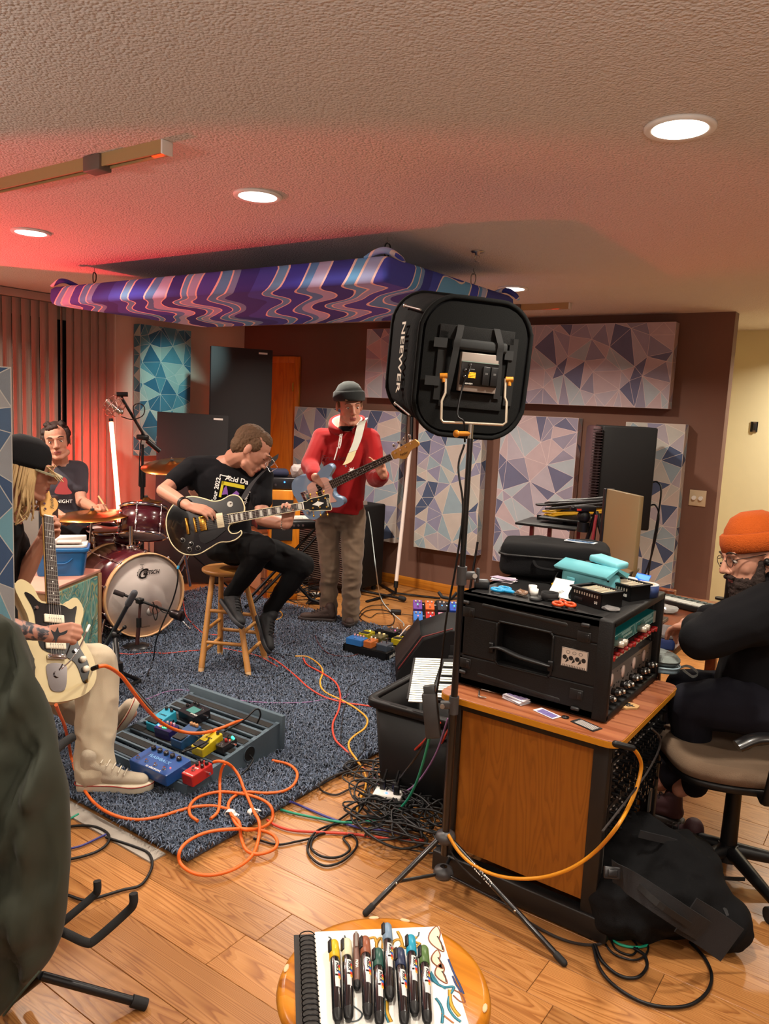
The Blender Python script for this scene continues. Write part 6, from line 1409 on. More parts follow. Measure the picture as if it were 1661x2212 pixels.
b=B(); b.cyl(top-V((0,0,.03)),top+V((0,0,.02)),.008); b.make('spigot',STEEL,t,w=True); b=B(); q=top-V((0,0,.01)); b.cyl(q,q-RT*.045,.008); b.ell(q-RT*.045,(.012,.008,.012)); b.make('orange_knob',mat('c07a18',.4),t,w=True)
# brick hanging from the stand
b=B(); BM=frame(D(932,1545,2.62),vw(.95,.1,-.2),vw(.22,1,0)); b.box((0,0,0),(.05,.035,.15),R=BM,r=.005); b.make('power_adapter',mat('2c2a2a',.5),t,w=True)
B(BM).box((.002,0,.085),(.04,.03,.03),r=.003).make('adapter_plug',mat('3a3e40',.3),t,w=True)
cable('',[D(1003,960,2.52),D(990,1010,2.52),D(1000,1100,2.5),D(985,1220,2.52),D(965,1330,2.55),D(952,1440,2.6),D(941,1510,2.62)],.0035,BLK,parent=t,name='power_cable')
cable('',[D(925,1590,2.62),D(905,1625,2.66),D(880,1660,2.8),F(850,1690,.02),F(800,1700,.006),F(790,1740,.006)],.0035,BLK,parent=t,name='power_cable')
# soft box
C1=D(1021,797,2.56); C2=D(951,771,2.88); N=(C1-C2).normalized(); N=(N*.55+vw(.22,-.05,-.95)*.45).normalized()
R0=frame(C1,vw(.985,-.10,.12),N); R0=frame(C1,(vw(.985,-.095,.0)-N*vw(.985,-.095,0).dot(N)),N)
t=T('soft_box','black fabric soft box with LED panel light on the stand, seen from behind','soft box',M=R0); BF=mat('08080a',.95,spec=.1,bump=(60,.5,.004)); BF2=mat('0a0b0b',.9,spec=.2,bump=(500,.4,.002))
s1=(.385,.445); off=R0.inverted()@C2
def rg(k,z,dx=0,dy=0,rr=.12,sag=0): return [R0@V((x*k+dx,y*k+dy,z+sag*math.sin(4*math.atan2(y,x)))) for x,y in rrect(s1[0],s1[1],rr,6)]
b=B(); b.loft([rg(.97,0),rg(1,-.004),rg(.985,off.z*.3,off.x*.3,off.y*.3,sag=.004),rg(.975,off.z*.6,off.x*.6,off.y*.6,sag=.006),rg(1.0,off.z,off.x,off.y),rg(.95,off.z-.004,off.x,off.y)],cap=True); b.make('fabric_shell',BF,t,w=True)
b=B(); b.tube([R0@V((x,y,.002)) for x,y in rrect(s1[0],s1[1],.12,6)],.008,n=8,closed=True,res=2); b.make('back_hoop',BF2,t,w=True)
b=B(); b.tube([R0@V((x*1.0+off.x,y*1.0+off.y,off.z)) for x,y in rrect(s1[0],s1[1],.12,6)],.008,n=8,closed=True,res=2); b.make('front_hoop',BF2,t,w=True)
b=B(); b.prism(rrect(s1[0]-.03,s1[1]-.03,.10,6),.002,.006,R=R0); b.make('back_cloth',BF2,t,w=True)
b=B(R0); b.box((.0,.11,.010),(.26,.045,.006),r=.002); b.make('hook_strip',mat('090909',.95,bump=(900,1,.002)),t,w=True)
b=B(R0); b.box((.0,-.105,.010),(.22,.05,.006),r=.002); b.make('hook_strip',mat('090909',.95,bump=(900,1,.002)),t,w=True)
for q_ in (-.115,.13): b=B(R0); b.box((q_,0,.010),(.029,.22,.006)); b.make('side_strip',mat('0b0b0b',.95),t,w=True)
b=B(R0); b.box((.01,.075,.018),(.19,.034,.022),r=.009); b.make('rolled_flap',mat('1c1e1f',.85),t,w=True)
LP=R0@Matrix.Translation((.012,-.012,.02))
lpn=B(LP).box((0,0,0),(.13,.125,.022),r=.002).make('light_panel',mat('8c8078',.4,.2),t,w=True)
B(LP).box((0,-.005,.013),(.128,.075,.006),r=.001).make('control_plate',mat('0a0a0b',.3),lpn,w=True)
B(LP).box((0,.0335,.0165),(.128,.003,.002)).make('plate_edge',mat('9ab0a8',.3,.6),lpn,w=True)
for x in (.022,.05): B(LP).box((x,-.008,.019),(.024,.06,.008),r=.001).make('battery_slot',mat('111214',.4),lpn,w=True)
for y in (.022,.004,-.016): B(LP).lathe([(.0005,.016),(.007,.016),(.006,.026),(.0005,.026)],R=Matrix.Translation((-.052 if y<.02 else -.036,y,0)),n=14).make('dial',mat('1c1c1e',.2,coat=.6),lpn,w=True)
b=B(LP)
for i in range(4):
    for j in range(6): b.box((-.036+j*.0042,-.016+i*.0048-.0,.0165),(.0032,.0034,.001))
b.make('digit_display',mat('ffb030',.4,emis=('ff9820',1.3),name='display_glow'),lpn,w=True)
txt('NEEWER',.007,LP@Matrix.Translation((-.034,-.036,.0165))@Matrix.Rotation(PI,4,'Z'),WHT,t); txt('CE',.008,LP@Matrix.Translation((.022,.0,.0235))@Matrix.Rotation(PI,4,'Z'),mat('9a9a9a',.5),t); txt('CE',.008,LP@Matrix.Translation((.05,.0,.0235))@Matrix.Rotation(PI,4,'Z'),mat('9a9a9a',.5),t); txt('LED PANEL',.005,LP@Matrix.Translation((-.03,.01,.0165))@Matrix.Rotation(PI,4,'Z'),mat('9a9a9a',.5),t)
for x0_,x1_ in ((-.082,-.05),(.09,.05)):
    sgn=-1 if x0_<0 else 1
    P=[(sgn*.062,.135,.016),(sgn*.07,.10,.03),(sgn*.076,.08,.034),(sgn*.076,.05,.03),(sgn*.082,-.02,.026),(sgn*.088,-.09,.018)]
    b=B(R0); b.loft([[V((p[0]-.011,p[1],p[2])),V((p[0]+.011,p[1],p[2])),V((p[0]+.011,p[1],p[2]+.002)),V((p[0]-.011,p[1],p[2]+.002))] for p in catmull([V(q) for q in P],4)],sm=False); b.make('strap',mat('141415',.85),t,w=True)
for x,y,w_ in ((-.125,.073,.045),(-.14,-.05,.05),(.115,.055,.03)): B(R0).box((x,y,.016),(w_,.03,.004),R=None).make('side_strap',mat('191a1b',.85),t,w=True)
ax=R0.to_3x3()@V((1,0,0)); 
def BR(x,y): return D(x,y,2.475)
b=B(); b.tube([BR(963,812),BR(962,848),BR(954,866),BR(953,905),BR(957,912),BR(1012,914),BR(1086,918),BR(1093,912),BR(1094,868),BR(1090,858),BR(1092,818)],.0042,n=8,smooth=False); b.make('yoke_bracket',mat('d8ccb8',.3,.6),t,w=True)
for p in ((958,812),(1100,820)): b=B(); c=BR(*p); b.cyl(c-RT*.012,c+RT*.012,.009,n=12); b.cyl(c,c-UP*.02,.006); b.make('orange_knob',mat('c07a18',.4),t,w=True)
cable('',[LP@V((-.036,.022,.026)),LP@V((-.05,.0,.05)),LP@V((-.065,-.05,.05)),D(988,895,2.47),D(1002,912,2.47),D(1004,955,2.5)],.0032,BLK,parent=t,name='lamp_cable')
sx0=R0@V((-s1[0]/2-.0085,0,0)); mid=(off*.5); side=R0@Matrix.Translation((-s1[0]/2*.985-.003+off.x*.5,off.y*.5-.0,off.z*.5)); dz=R0.to_3x3()@V((0,-1,0)); 
nx=R0.to_3x3()@V((-1,0,0)); SX=(R0@V((0,0,0))-R0@V(off)).normalized(); nn=dz.cross(SX).normalized(); nn=-nn if nn.dot(nx)<0 else nn
txt('NEEWER',.062,frame(side.translation+nn*.007,dz,nn),mat('c8c0b4',.6),t,off=.0008,sx=1.0)
for yy in (.17,-.17): b=B(); p=R0@V((-s1[0]/2+.02,yy,-.02)); q=R0@V((-s1[0]/2+.03+off.x*.7,yy+off.y*.7,off.z*.7)); b.cyl(p+nx*.02,q+nx*.02,.0035); b.ell(q+nx*.02,.007); b.make('tension_clip',STEEL,t,w=True)
# ============================================================ rack cabinet
CX0,CX1,CY0,CY1=-1.27,-.70,2.28,2.90; DZ=.69
OAKP=wood_mat('cabinet_oak','7e4812','8c5216','925818',along='Z',gloss=.4,rnd=False,rings=5,scale=1.9); TOPW=wood_mat('worktop_wood','7a4226','94583a','a46a44',along='X',gloss=.35,rnd=False,rings=3,scale=.7); EDGE=mat('c08018',.4)
t=T('rack_cabinet','waist high wood and black rack cabinet carrying the black rack case','cabinet',((CX0+CX1)/2,(CY0+CY1)/2,0)); BLKW=mat('0f0d0d',.5)
for y,nm in ((CY0,0),(CY1-.02,1)):
    B().box(((CX0+CX1)/2,y+.012,(DZ-.02)/2+.06),(CX1-CX0-.06,.012,DZ-.13)).make('side_panel',OAKP,t,w=True)
    for x in (CX0+.025,CX1-.025): B().box((x,y+.01,DZ/2-.012),(.05,.035,DZ-.026),r=.004).make('post',BLKW,t,w=True)
    B().box(((CX0+CX1)/2+.01,y+.008,.048),(CX1-CX0+.07,.05,.075),r=.005).make('plinth',BLKW,t,w=True)
    B().box(((CX0+CX1)/2,y+.01,DZ-.045),(CX1-CX0-.08,.03,.04)).make('top_rail',BLKW,t,w=True)
B().box((CX0+.02,(CY0+CY1)/2,.36),(.012,CY1-CY0-.05,.6)).make('back_panel',BLKW,t,w=True)
X0,X1=F(955,1489,DZ).x,-.655; 
b=B(); out=[(x+(X0+X1)/2,y+(2.215+2.885)/2) for x,y in rrect(X1-X0,.67,.045,6)]; b.prism(out,DZ-.024,DZ,bev=.002); b.make('worktop',[TOPW],t,w=True)
b=B(); b.prism([(x*1.0,y) for x,y in [(x+(X0+X1)/2,y+(2.215+2.885)/2) for x,y in rrect(X1-X0+.003,.673,.047,6)]],DZ-.022,DZ-.003); b.make('worktop_edge',EDGE,t,w=True)
for y in (CY0+.045,CY1-.045):
    B().box((CX1-.012,y,.42),(.008,.02,.46)).make('rack_rail',mat('8a8884',.4,.6),t,w=True)
# rack gear in the cabinet
def gearbox(lbl,z0_,z1_,seed,x=CX1-.005,cables=26):
    t=T('rack_unit',lbl,'rack unit',(x-.1,(CY0+CY1)/2,z0_)); ya,yb=CY0+.05,CY1-.05
    B().box((x-.09,(ya+yb)/2,(z0_+z1_)/2),(.18,yb-ya,z1_-z0_-.004)).make('chassis',mat('101011',.5),t,w=True)
    rs=random.Random(seed); b=B(); rows=max(1,int((z1_-z0_)/.024)); cols=17
    for r in range(rows):
        for c in range(cols):
            y=ya+.02+c*(yb-ya-.04)/(cols-1); z=z0_+.014+r*(z1_-z0_-.02)/max(1,rows-.3)
            L=rs.choice((.008,.02,.028)); b.cyl((x,y,z),(x+L,y,z),.0055,n=8)
    b.make('jack_row',mat('1b1b1d',.25,.4),t,w=True)['kind']='stuff'
    b=B()
    for r in range(rows):
        for c in range(cols):
            if rs.random()<.55:
                y=ya+.02+c*(yb-ya-.04)/(cols-1); z=z0_+.014+r*(z1_-z0_-.02)/max(1,rows-.3)+.009; b.box((x+.002,y,z),(.003,.012,.0018)); 
                if rs.random()<.5: b.cyl((x,y,z-.009),(x+.012,y,z-.009),.0028,n=6)
    b.make('bright_markings',mat('b8b4b0',.35,.4),t,w=True)['kind']='stuff'
    for c in range(5): knobm=B(); y=ya+.06+c*.1; knobm.cyl((x,y,z0_+.02),(x+.016,y,z0_+.02),.008,n=12); knobm.make('knob',mat('0c0c0c',.2,coat=.5),t,w=True)
gearbox('black rack unit with steel handles just under the worktop',.585,.655,1); gearbox('dense black patch panel full of plugs in the cabinet',.43,.575,2); gearbox('lower black patch panel hanging above the duffel bag in the cabinet',.315,.425,3)
# ============================================================ rack case
RX0,RX1,RY0,RY1,RZ0,RZ1=-1.285,-.767,2.33,2.90,DZ+.004,1.022
t=T('rack_case','large black moulded rack case with side handle on the rack cabinet','rack case',((RX0+RX1)/2,(RY0+RY1)/2,RZ0)); CASE=mat('0e0e0f',.6,spec=.35,bump=(200,.35,.002))
def fa(x,y): p=PY(x,y,RY0); return p.x,p.z      # pixel on the handle side
def fb(x,y): p=PX(x,y,RX1); return p.y,p.z      # pixel on the gear side
hx0,hz1=fa(1078,1345); hx1,hz0=fa(1186,1460)
def wall(x0_,x1_,z0_,z1_,th=.03,y=RY0): return B().box(((x0_+x1_)/2,y+th/2,(z0_+z1_)/2),(x1_-x0_,th,z1_-z0_))
b=B()
for (a_,b_,c,d_) in ((RX0,RX1,hz1,RZ1),(RX0,RX1,RZ0,hz0),(RX0,hx0,hz0,hz1),(hx1,RX1,hz0,hz1)): b.box(((a_+b_)/2,RY0+.02,(c+d_)/2),(b_-a_,.04,d_-c))
b.box(((RX0+RX1)/2,RY0+.1,(RZ0+RZ1)/2),(RX1-RX0-.1,.01,RZ1-RZ0-.02))
b.box(((RX0+RX1)/2,RY1-.015,(RZ0+RZ1)/2),(RX1-RX0,.03,RZ1-RZ0)); b.box(((RX0+RX1)/2,(RY0+RY1)/2,RZ1-.015),(RX1-RX0,RY1-RY0,.03)); b.box(((RX0+RX1)/2,(RY0+RY1)/2,RZ0+.015),(RX1-RX0,RY1-RY0,.03))
b.box((RX0+.015,(RY0+RY1)/2,(RZ0+RZ1)/2),(.03,RY1-RY0,RZ1-RZ0)); b.make('shell',CASE,t,w=True,bev=.006)
b=B(); xs_,zs_=(hx0+hx1)/2,(hz0+hz1)/2; b.tube([(x*1.0+xs_,RY0-.001,y+zs_) for x,y in rrect(hx1-hx0+.01,hz1-hz0+.01,.02,4)],.004,n=6,closed=True,res=2); b.make('recess_rim',CASE,t,w=True)
hl=fa(1062,1398); hr=fa(1190,1438)
b=B(); b.box((hl[0],RY0-.004,hl[1]),(.018,.012,.035),r=.004); b.box((hr[0],RY0-.004,hr[1]),(.018,.012,.035),r=.004); b.make('handle_mount',BLK,t,w=True)
b=B(); b.tube([(hl[0],RY0-.008,hl[1]),(hl[0]+.04,RY0-.012,hl[1]+.008),((hl[0]+hr[0])/2,RY0-.018,(hl[1]+hr[1])/2+.004),(hr[0]-.04,RY0-.012,hr[1]+.004),(hr[0],RY0-.008,hr[1])],lambda u:.008+.006*math.sin(u*PI),n=10,flat=.45); b.make('handle',BLK,t,w=True)
for (x,y) in ((1007,1300),(1266,1350),(1000,1450),(1243,1530)):
    c=fa(x,y); B().box((c[0],RY0-.004,c[1]),(.028,.012,.012),r=.004).make('foot_bump',mat('2a2a2c',.5),t,w=True)
for (x,y) in ((1013,1322),(1262,1376),(1005,1432),(1245,1500)):
    c=fa(x,y); B().box((c[0],RY0-.0015,c[1]),(.045,.004,.034),r=.002).make('latch_recess',mat('050506',.6),t,w=True); B().box((c[0]+.012,RY0-.005,c[1]),(.012,.006,.022),r=.002).make('latch',mat('19191b',.35),t,w=True)
for p,q in (((1045,1308),(1222,1350)),((1035,1458),(1205,1512))):
    a_,c_=fa(*p),fa(*q); b=B(); b.cap((a_[0],RY0-.0,a_[1]),.007,(c_[0],RY0-.0,c_[1]),.007,fl=((0,1,0),.3)); b.make('groove_rib',mat('0c0c0d',.6),t,w=True)
# sticker
c=fa(1241,1423); SMx=Matrix.Translation((c[0],RY0-.0015,c[1]))@Matrix.Rotation(PI/2,4,'X'); b=B(SMx); b.box((0,0,0),(.088,.062,.0015)); b.make('sticker',mat('d8ccc0',.6),t,w=True)
b=B(SMx)
for i in range(4): x=-.032+i*.021; b.cyl((x,.0,.0008),(x,.0,.0014),.0075,n=14); 
for i in range(3): x=-.024+i*.021; b.prism([(x-.006,-.018),(x+.006,-.010),(x+.002,.002)],.0008,.0014)
for i in range(14): b.box((-.036+i*.0055,-.026,.001),(.0018,.006,.001))
for sg in (-1,1): b.box((sg*.043,0,.001),(.001,.06,.001)); b.box((0,sg*.030,.001),(.086,.001,.001))
b.make('sticker_print',mat('14110f',.6),t,w=True)
b=B(SMx)
for i in range(3): x=-.022+i*.021; b.tube([(x+.006*math.cos(k),.018+.005*math.sin(k),.001) for k in range(6)],.0006,n=4,closed=True)
b.make('sticker_print',mat('14110f',.6),t,w=True)
# gear side frame
ya,yb=RY0+.035,RY1-.035; za,zb=RZ0+.03,RZ1-.03
b=B()
for q in ((RY0+.012,.026),(RY1-.012,.026)): b.box((RX1+.004,q[0],(RZ0+RZ1)/2),(.05,q[1],RZ1-RZ0),r=.006)
b.box((RX1+.004,(RY0+RY1)/2,RZ1-.012),(.05,RY1-RY0,.026),r=.006); b.box((RX1+.004,(RY0+RY1)/2,RZ0+.012),(.05,RY1-RY0,.026),r=.006); b.make('front_frame',CASE,t,w=True)
B().box((RX1-.06,(RY0+RY1)/2,(RZ0+RZ1)/2),(.01,RY1-RY0-.05,RZ1-RZ0-.05)).make('dark_interior',mat('050506',.9),t,w=True)
Hz=zb-za; GM=Matrix.Translation((RX1+.006,ya,za))@Matrix.Rotation(PI/2,4,'Z')@Matrix.Rotation(PI/2,4,'X')  # x along +Y, y up, z out (+X)
L=yb-ya
def unit(nm,lbl,y0_,y1_,col,rough=.4,metal=0):
    u=T(nm,lbl,'rack unit',M=GM@Matrix.Translation((L/2,y0_,0))); B(GM).box((L/2,(y0_+y1_)/2,-.03),(L-.002,y1_-y0_-.002,.06)).make('chassis',mat(col,rough,metal),u,w=True); return u
u=unit('preamp_unit','teal faced rack preamp with four silver knobs in the rack case',Hz*.70,Hz*.865,'0f6e70',.4)
for k in range(2):
    o=.03+k*L*.48; w_=L*.45
    b=B(GM); b.tube([(o+w_/2+x,Hz*.782+y,.001) for x,y in rrect(w_,Hz*.135,.006,2)],.0009,n=4,closed=True,res=1)
    for j in range(3): b.box((o+w_*.62,Hz*(.835-j*.012),.001),(w_*.42,.0012,.001))
    for j in range(8): b.box((o+w_*.5+j*w_*.055,Hz*.775,.001),(w_*.03,.008,.001))
    b.make('panel_print',mat('a8d0cc',.5),u,w=True)
    for j in range(2): B(GM).lathe([(.0005,0),(.0115,0),(.0105,.03),(.0005,.031)],R=Matrix.Translation((o+.03+j*.033,Hz*.765,0)),n=18).make('knob',mat('c8c4b8',.3,.5),u,w=True)
B(GM).box((L-.012,Hz*.782,.002),(.02,Hz*.155,.004)).make('rack_ear',mat('c0bcb0',.4,.5),u,w=True)
u=unit('equalizer_unit','black rack equalizer with red knobs in the rack case',Hz*.555,Hz*.69,'111012')
for k in range(12):
    x=.02+k*(L-.04)/11; r=.0105 if k in (0,5,11) else .0075; B(GM).lathe([(.0005,0),(r,0),(r*.9,.018),(.0005,.019)],R=Matrix.Translation((x,Hz*(.635 if r<.01 else .62),0)),n=16).make('red_knob',mat('a01418',.3,coat=.5),u,w=True)
b=B(GM)
for k in range(16):
    if k not in (7,8): b.box((.05+k*.026,Hz*.578,.003),(.016,.007,.007))
b.make('white_buttons',mat('d8ccb0',.5),u,w=True)['kind']='stuff'
u=unit('compressor_unit','silver faced rack compressor with four meters and black knobs in the rack case',Hz*.06,Hz*.43,'8c8884',.35,.5)
for k in range(4):
    x=.055+k*.115; B(GM).lathe([(.0005,0),(.021,0),(.021,.004),(.0005,.006)],R=Matrix.Translation((x,Hz*.31,0))@Matrix.Diagonal((.75,1,1,1)),n=20).make('meter',mat('d8c4bc',.3),u,w=True)
for k in range(11):
    x=.03+k*.046; B(GM).lathe([(.0005,0),(.0115,0),(.0105,.022),(.0005,.022)],R=Matrix.Translation((x,Hz*.115+(.008 if k%2 else 0),0)),n=16).make('knob',mat('141416',.3),u,w=True)
    B(GM).lathe([(.0005,.022),(.008,.022),(.006,.03),(.0005,.031)],R=Matrix.Translation((x,Hz*.115+(.008 if k%2 else 0),0)),n=14).make('knob_cap',STEEL,u,w=True)
b=B(GM)
rs=random.Random(5)
for k in range(30): b.box((.02+rs.random()*(L-.05),Hz*(.18+rs.random()*.2),.001),(.010,.0018,.001))
for k in range(10): b.prism([(.04+k*.045,Hz*.2),(.05+k*.045,Hz*.2),(.045+k*.045,Hz*.225)],0,.002)
b.make('panel_print',mat('1c1a18',.5),u,w=True)
# ============================================================ things on the rack case
ZT=RZ1+.001
def FT(x,y,z=0): return F(x,y,ZT+z)
# soft pedalboard bag
a=FT(1078,1246); c=FT(1232,1276) ; X=(FT(1312,1262)-FT(1078,1240)); X.z=0; X.normalize()
P1_=FT(1092,1254); M=frame(FT(1074,1250),X,V((0,0,1))); 
t=T('gear_bag','black soft zipped gear bag lying on top of the rack case','bag',M=M); BAG=mat('0d0d0f',.9,spec=.2,bump=(420,.45,.002))
b=B(M); b.prism([(x+.205,y+.155) for x,y in rrect(.41,.29,.05,6)],.012,.135,bev=.022); b.bake('body',BAG,t,.008,6,wr=(.006,6,(1,1,1)))
b=B(M); b.tube([(x+.205,y+.155,.094) for x,y in rrect(.415,.295,.05,4)],.0045,n=6,closed=True,res=2); b.make('zip_piping',mat('0a0a0b',.5),t,w=True)
LM=M@Matrix.Translation((.30,.20,.137))@Matrix.Rotation(-.35,4,'Z'); B(LM).box((0,0,0),(.12,.048,.003)).make('label_border',mat('c8d0d8',.5),t,w=True); B(LM).box((0,0,.001),(.10,.032,.003)).make('label_field',mat('3a6a98',.5),t,w=True); txt('pedaltrain',.026,LM@Matrix.Translation((0,0,.003)),mat('101418',.5),t)
b=B(M); b.tube([(.13,.005,.08),(.15,-.012,.06),(.22,-.014,.055),(.30,-.012,.06),(.32,.005,.08)],.008,n=8,flat=.5); b.make('carry_handle',BAG,t,w=True)
b=B(M); b.tube([(.415,.2,.06),(.44,.18,.05),(.45,.15,.02),(.44,.12,.008)],.006,n=6,flat=.4); b.make('zip_tail',BAG,t,w=True)
def small(nm,lbl,cat,c,build,rz=0):
    M=Matrix.Translation(c)@Matrix.Rotation(rz,4,'Z'); t=T(nm,lbl,cat,M=M); build(M,t); return t
def bx_(d,m,r=.003,nm='case'): return lambda M,t: B(M).box((0,0,d[2]/2),d,r=r).make(nm,m,t,w=True)
small('battery_box','small black battery case at the left end of the rack case','box',FT(1040,1271),lambda M,t:(B(M).box((0,0,.016),(.055,.034,.03),r=.006).make('case',PLAST,t,w=True),B(M).box((0,.002,.0315),(.04,.018,.002),r=.001).make('label',mat('5a6068',.4),t,w=True)),.5)
def papers(M,t):
    rs=random.Random(1)
    for k in range(5):
        B(M@Matrix.Rotation(rs.uniform(-.5,.5),4,'Z')).box((0,0,.002+k*.0022),(.09,.05,.0012),R=Matrix.Rotation(rs.uniform(-.06,.06),4,'X')).make('sheet',mat(('c8c0c8','a89ab0','d8d4d0')[k%3],.7),t,w=True)
small('paper_scraps','loose stack of pale paper scraps beside the gear bag','paper',FT(1088,1255),papers,.3)
def shears(col):
    def f(M,t):
        m=mat(col,.35)
        for sg in (-1,1):
            b=B(M); b.tube([(.018*math.cos(k*PI/5)*1.25+.0,sg*.020+.0155*math.sin(k*PI/5),.008) for k in range(10)],.0052,n=8,closed=True,res=3); b.make('finger_loop',m,t,w=True)
            b=B(M); b.cap((.02,sg*.012,.008),.006,(.055,sg*.002,.008),.005); b.make('handle',m,t,w=True)
            b=B(M); b.prism([(.05,-.004+sg*.002),(.12,sg*.001),(.05,.005+sg*.002)],.005+.002*sg,.007+.002*sg); b.make('blade',STEEL,t,w=True)
        B(M).cyl((.055,0,.002),(.055,0,.012),.004,n=10).make('pivot',STEEL,t,w=True)
    return f
small('cutters','pair of bright blue handled cutters near the case edge','tool',FT(1082,1277),shears('1a90c8'),-.25)
small('scissors','orange handled scissors on the front edge of the rack case','scissors',FT(1218,1310),shears('d84a1c'),2.1)
def lump(col,r,**k):
    def f(M,t):
        bm=bmesh.new(); bmesh.ops.create_icosphere(bm,subdivisions=2,radius=1); rs=random.Random(3)
        b=B(M); b.add([V((v.co.x*r[0],v.co.y*r[1],v.co.z*r[2]+r[2]*.8))*(.85+.3*rs.random()) for v in bm.verts],[[v.index for v in q.verts] for q in bm.faces]); bm.free(); b.make('lump',mat(col,.25,**k),t,w=True)
    return f
small('tape_ball','crumpled brown tape ball between the blue cutters and white cups','tape',FT(1127,1286),lump('7a5c48',(.022,.018,.011)))
def cup(M,t):
    b=B(M); b.lathe([(.012,.0),(.013,.0),(.015,.026),(.0135,.026),(.011,.002)],n=20); b.make('cup',WHT,t,w=True)
small('tube_cap','larger white tube cap standing near the receipt','cap',FT(1150,1280),cup); small('tube_cap','smaller white tube cap in front of the larger one','cap',FT(1153,1288),cup)
small('lens_cap','round black lens cap lying near the case edge','lens cap',FT(1157,1296),lambda M,t:(B(M).lathe([(.0005,0),(.02,0),(.021,.003),(.021,.008),(.018,.009),(.0005,.009)],n=28).make('cap',BLK,t,w=True),B(M).lathe([(.021,.002),(.0218,.002),(.0218,.006),(.021,.006)],n=28,cap=False).make('grip_ring',RUB,t,w=True)))
small('black_strap','coiled black strap ring beside the receipt','strap',FT(1187,1296),lambda M,t:(B(M).lathe([(.024,.0),(.028,.0),(.03,.026),(.026,.026)],n=28,closed=True,cap=False).make('loop',mat('0e0e10',.8),t,w=True),B(M).box((.03,-.02,.008),(.05,.02,.003)).make('tail',mat('0e0e10',.8),t,w=True)))
def receipt(M,t):
    P=[(-.02,.06,.045),(-.01,.045,.04),(.0,.02,.022),(.01,-.0,.01),(.03,-.02,.004),(.05,-.03,.003)]; b=B(M)
    b.loft([[V((x-.035,y-.01,z)),V((x+.035,y+.01,z)),V((x+.035,y+.01,z+.0008)),V((x-.035,y-.01,z+.0008))] for x,y,z in [tuple(p) for p in catmull([V(p) for p in P],4)]],sm=False); b.make('sheet',WHP,t,w=True)
    b=B(M)
    for k in range(5): b.box((.0,.012-k*.006,.0165-k*.0025),(.045,.0015,.0006),R=Matrix.Rotation(-.35,4,'X') if False else None)
    b.make('print',mat('6a6a6a',.7),t,w=True)
small('receipt','curled white paper receipt in front of the gear bag','paper',FT(1202,1285),receipt,-.35)
def pouch(M,t):
    MN=mat('6ab8c4',.6,bump=(300,.2,.002)); 
    b=B(M); b.prism(rrect(.155,.075,.03,5),.0,.055,bev=.012); b.bake('body',MN,t,.005,5,wr=(.003,14))
    b=B(M); b.loft([[V((x,y,z)) for y,z in ((-.042,.05),(-.046,.056),(0,.074),(.05,.056),(.045,.05))]+[V((x,y,z)) for y,z in ((.042,.046),(0,.068),(-.04,.048))] for x in (-.086,-.05,0,.05,.08)]); b.make('flap',MN,t,w=True)
    b=B(M); b.box((.02,.03,.083),(.09,.05,.018),r=.006,R=Matrix.Rotation(.1,4,'Y')); b.make('inner_box',mat('7cc8d4',.5),t,w=True)
    b=B(M); b.box((-.03,-.043,.025),(.025,.004,.02),r=.002); b.make('snap_tab',mat('58a4b0',.5),t,w=True)
small('mint_pouch','mint blue faux leather camera pouch with open flap','pouch',FT(1274,1277),lambda M,t: pouch(M@Matrix.Scale(1.4,4),t),-.3)
small('white_case','rounded white plastic case behind the mint pouch','case',FT(1352,1262),lambda M,t:(B(M).prism(rrect(.085,.06,.025,5),0,.028,bev=.009).make('case',WHT,t,w=True),B(M).prism(rrect(.086,.061,.025,5),.013,.015).make('seam',mat('b0aca8',.5),t,w=True)),-.2)
def bcard(M,t):
    Mx=M@Matrix.Rotation(1.0,4,'X'); B(Mx).box((0,.022,0),(.062,.044,.003),r=.002).make('card',mat('1060e8',.4),t,w=True); B(Mx).box((0,.03,.0018),(.06,.02,.001)).make('light_band',mat('3aa0f8',.4),t,w=True); txt('BLUE',.010,Mx@Matrix.Translation((-.008,.012,.0022)),WHP,t)
small('blue_card','bright blue plastic card leaning behind the tape roll','card',FT(1382,1262),bcard,-.3)
def roll(M,t):
    b=B(M); b.lathe([(.030,.001),(.046,.001),(.046,.042),(.030,.042)],n=36,closed=True,cap=False); b.make('tape',mat('2a3c6a',.5),t,w=True); b=B(M); b.lathe([(.0275,.0),(.0305,.0),(.0305,.044),(.0275,.044)],n=36,closed=True,cap=False); b.make('core',mat('c8b8a0',.7),t,w=True); b=B(M); b.lathe([(.031,.0422),(.0455,.0422),(.0455,.0432),(.031,.0432)],n=36,closed=True,cap=False); b.make('tape_face',mat('b8bcc0',.6),t,w=True)
small('tape_roll','roll of navy tape with white side at the far corner of the case','tape roll',FT(1393,1286),roll)
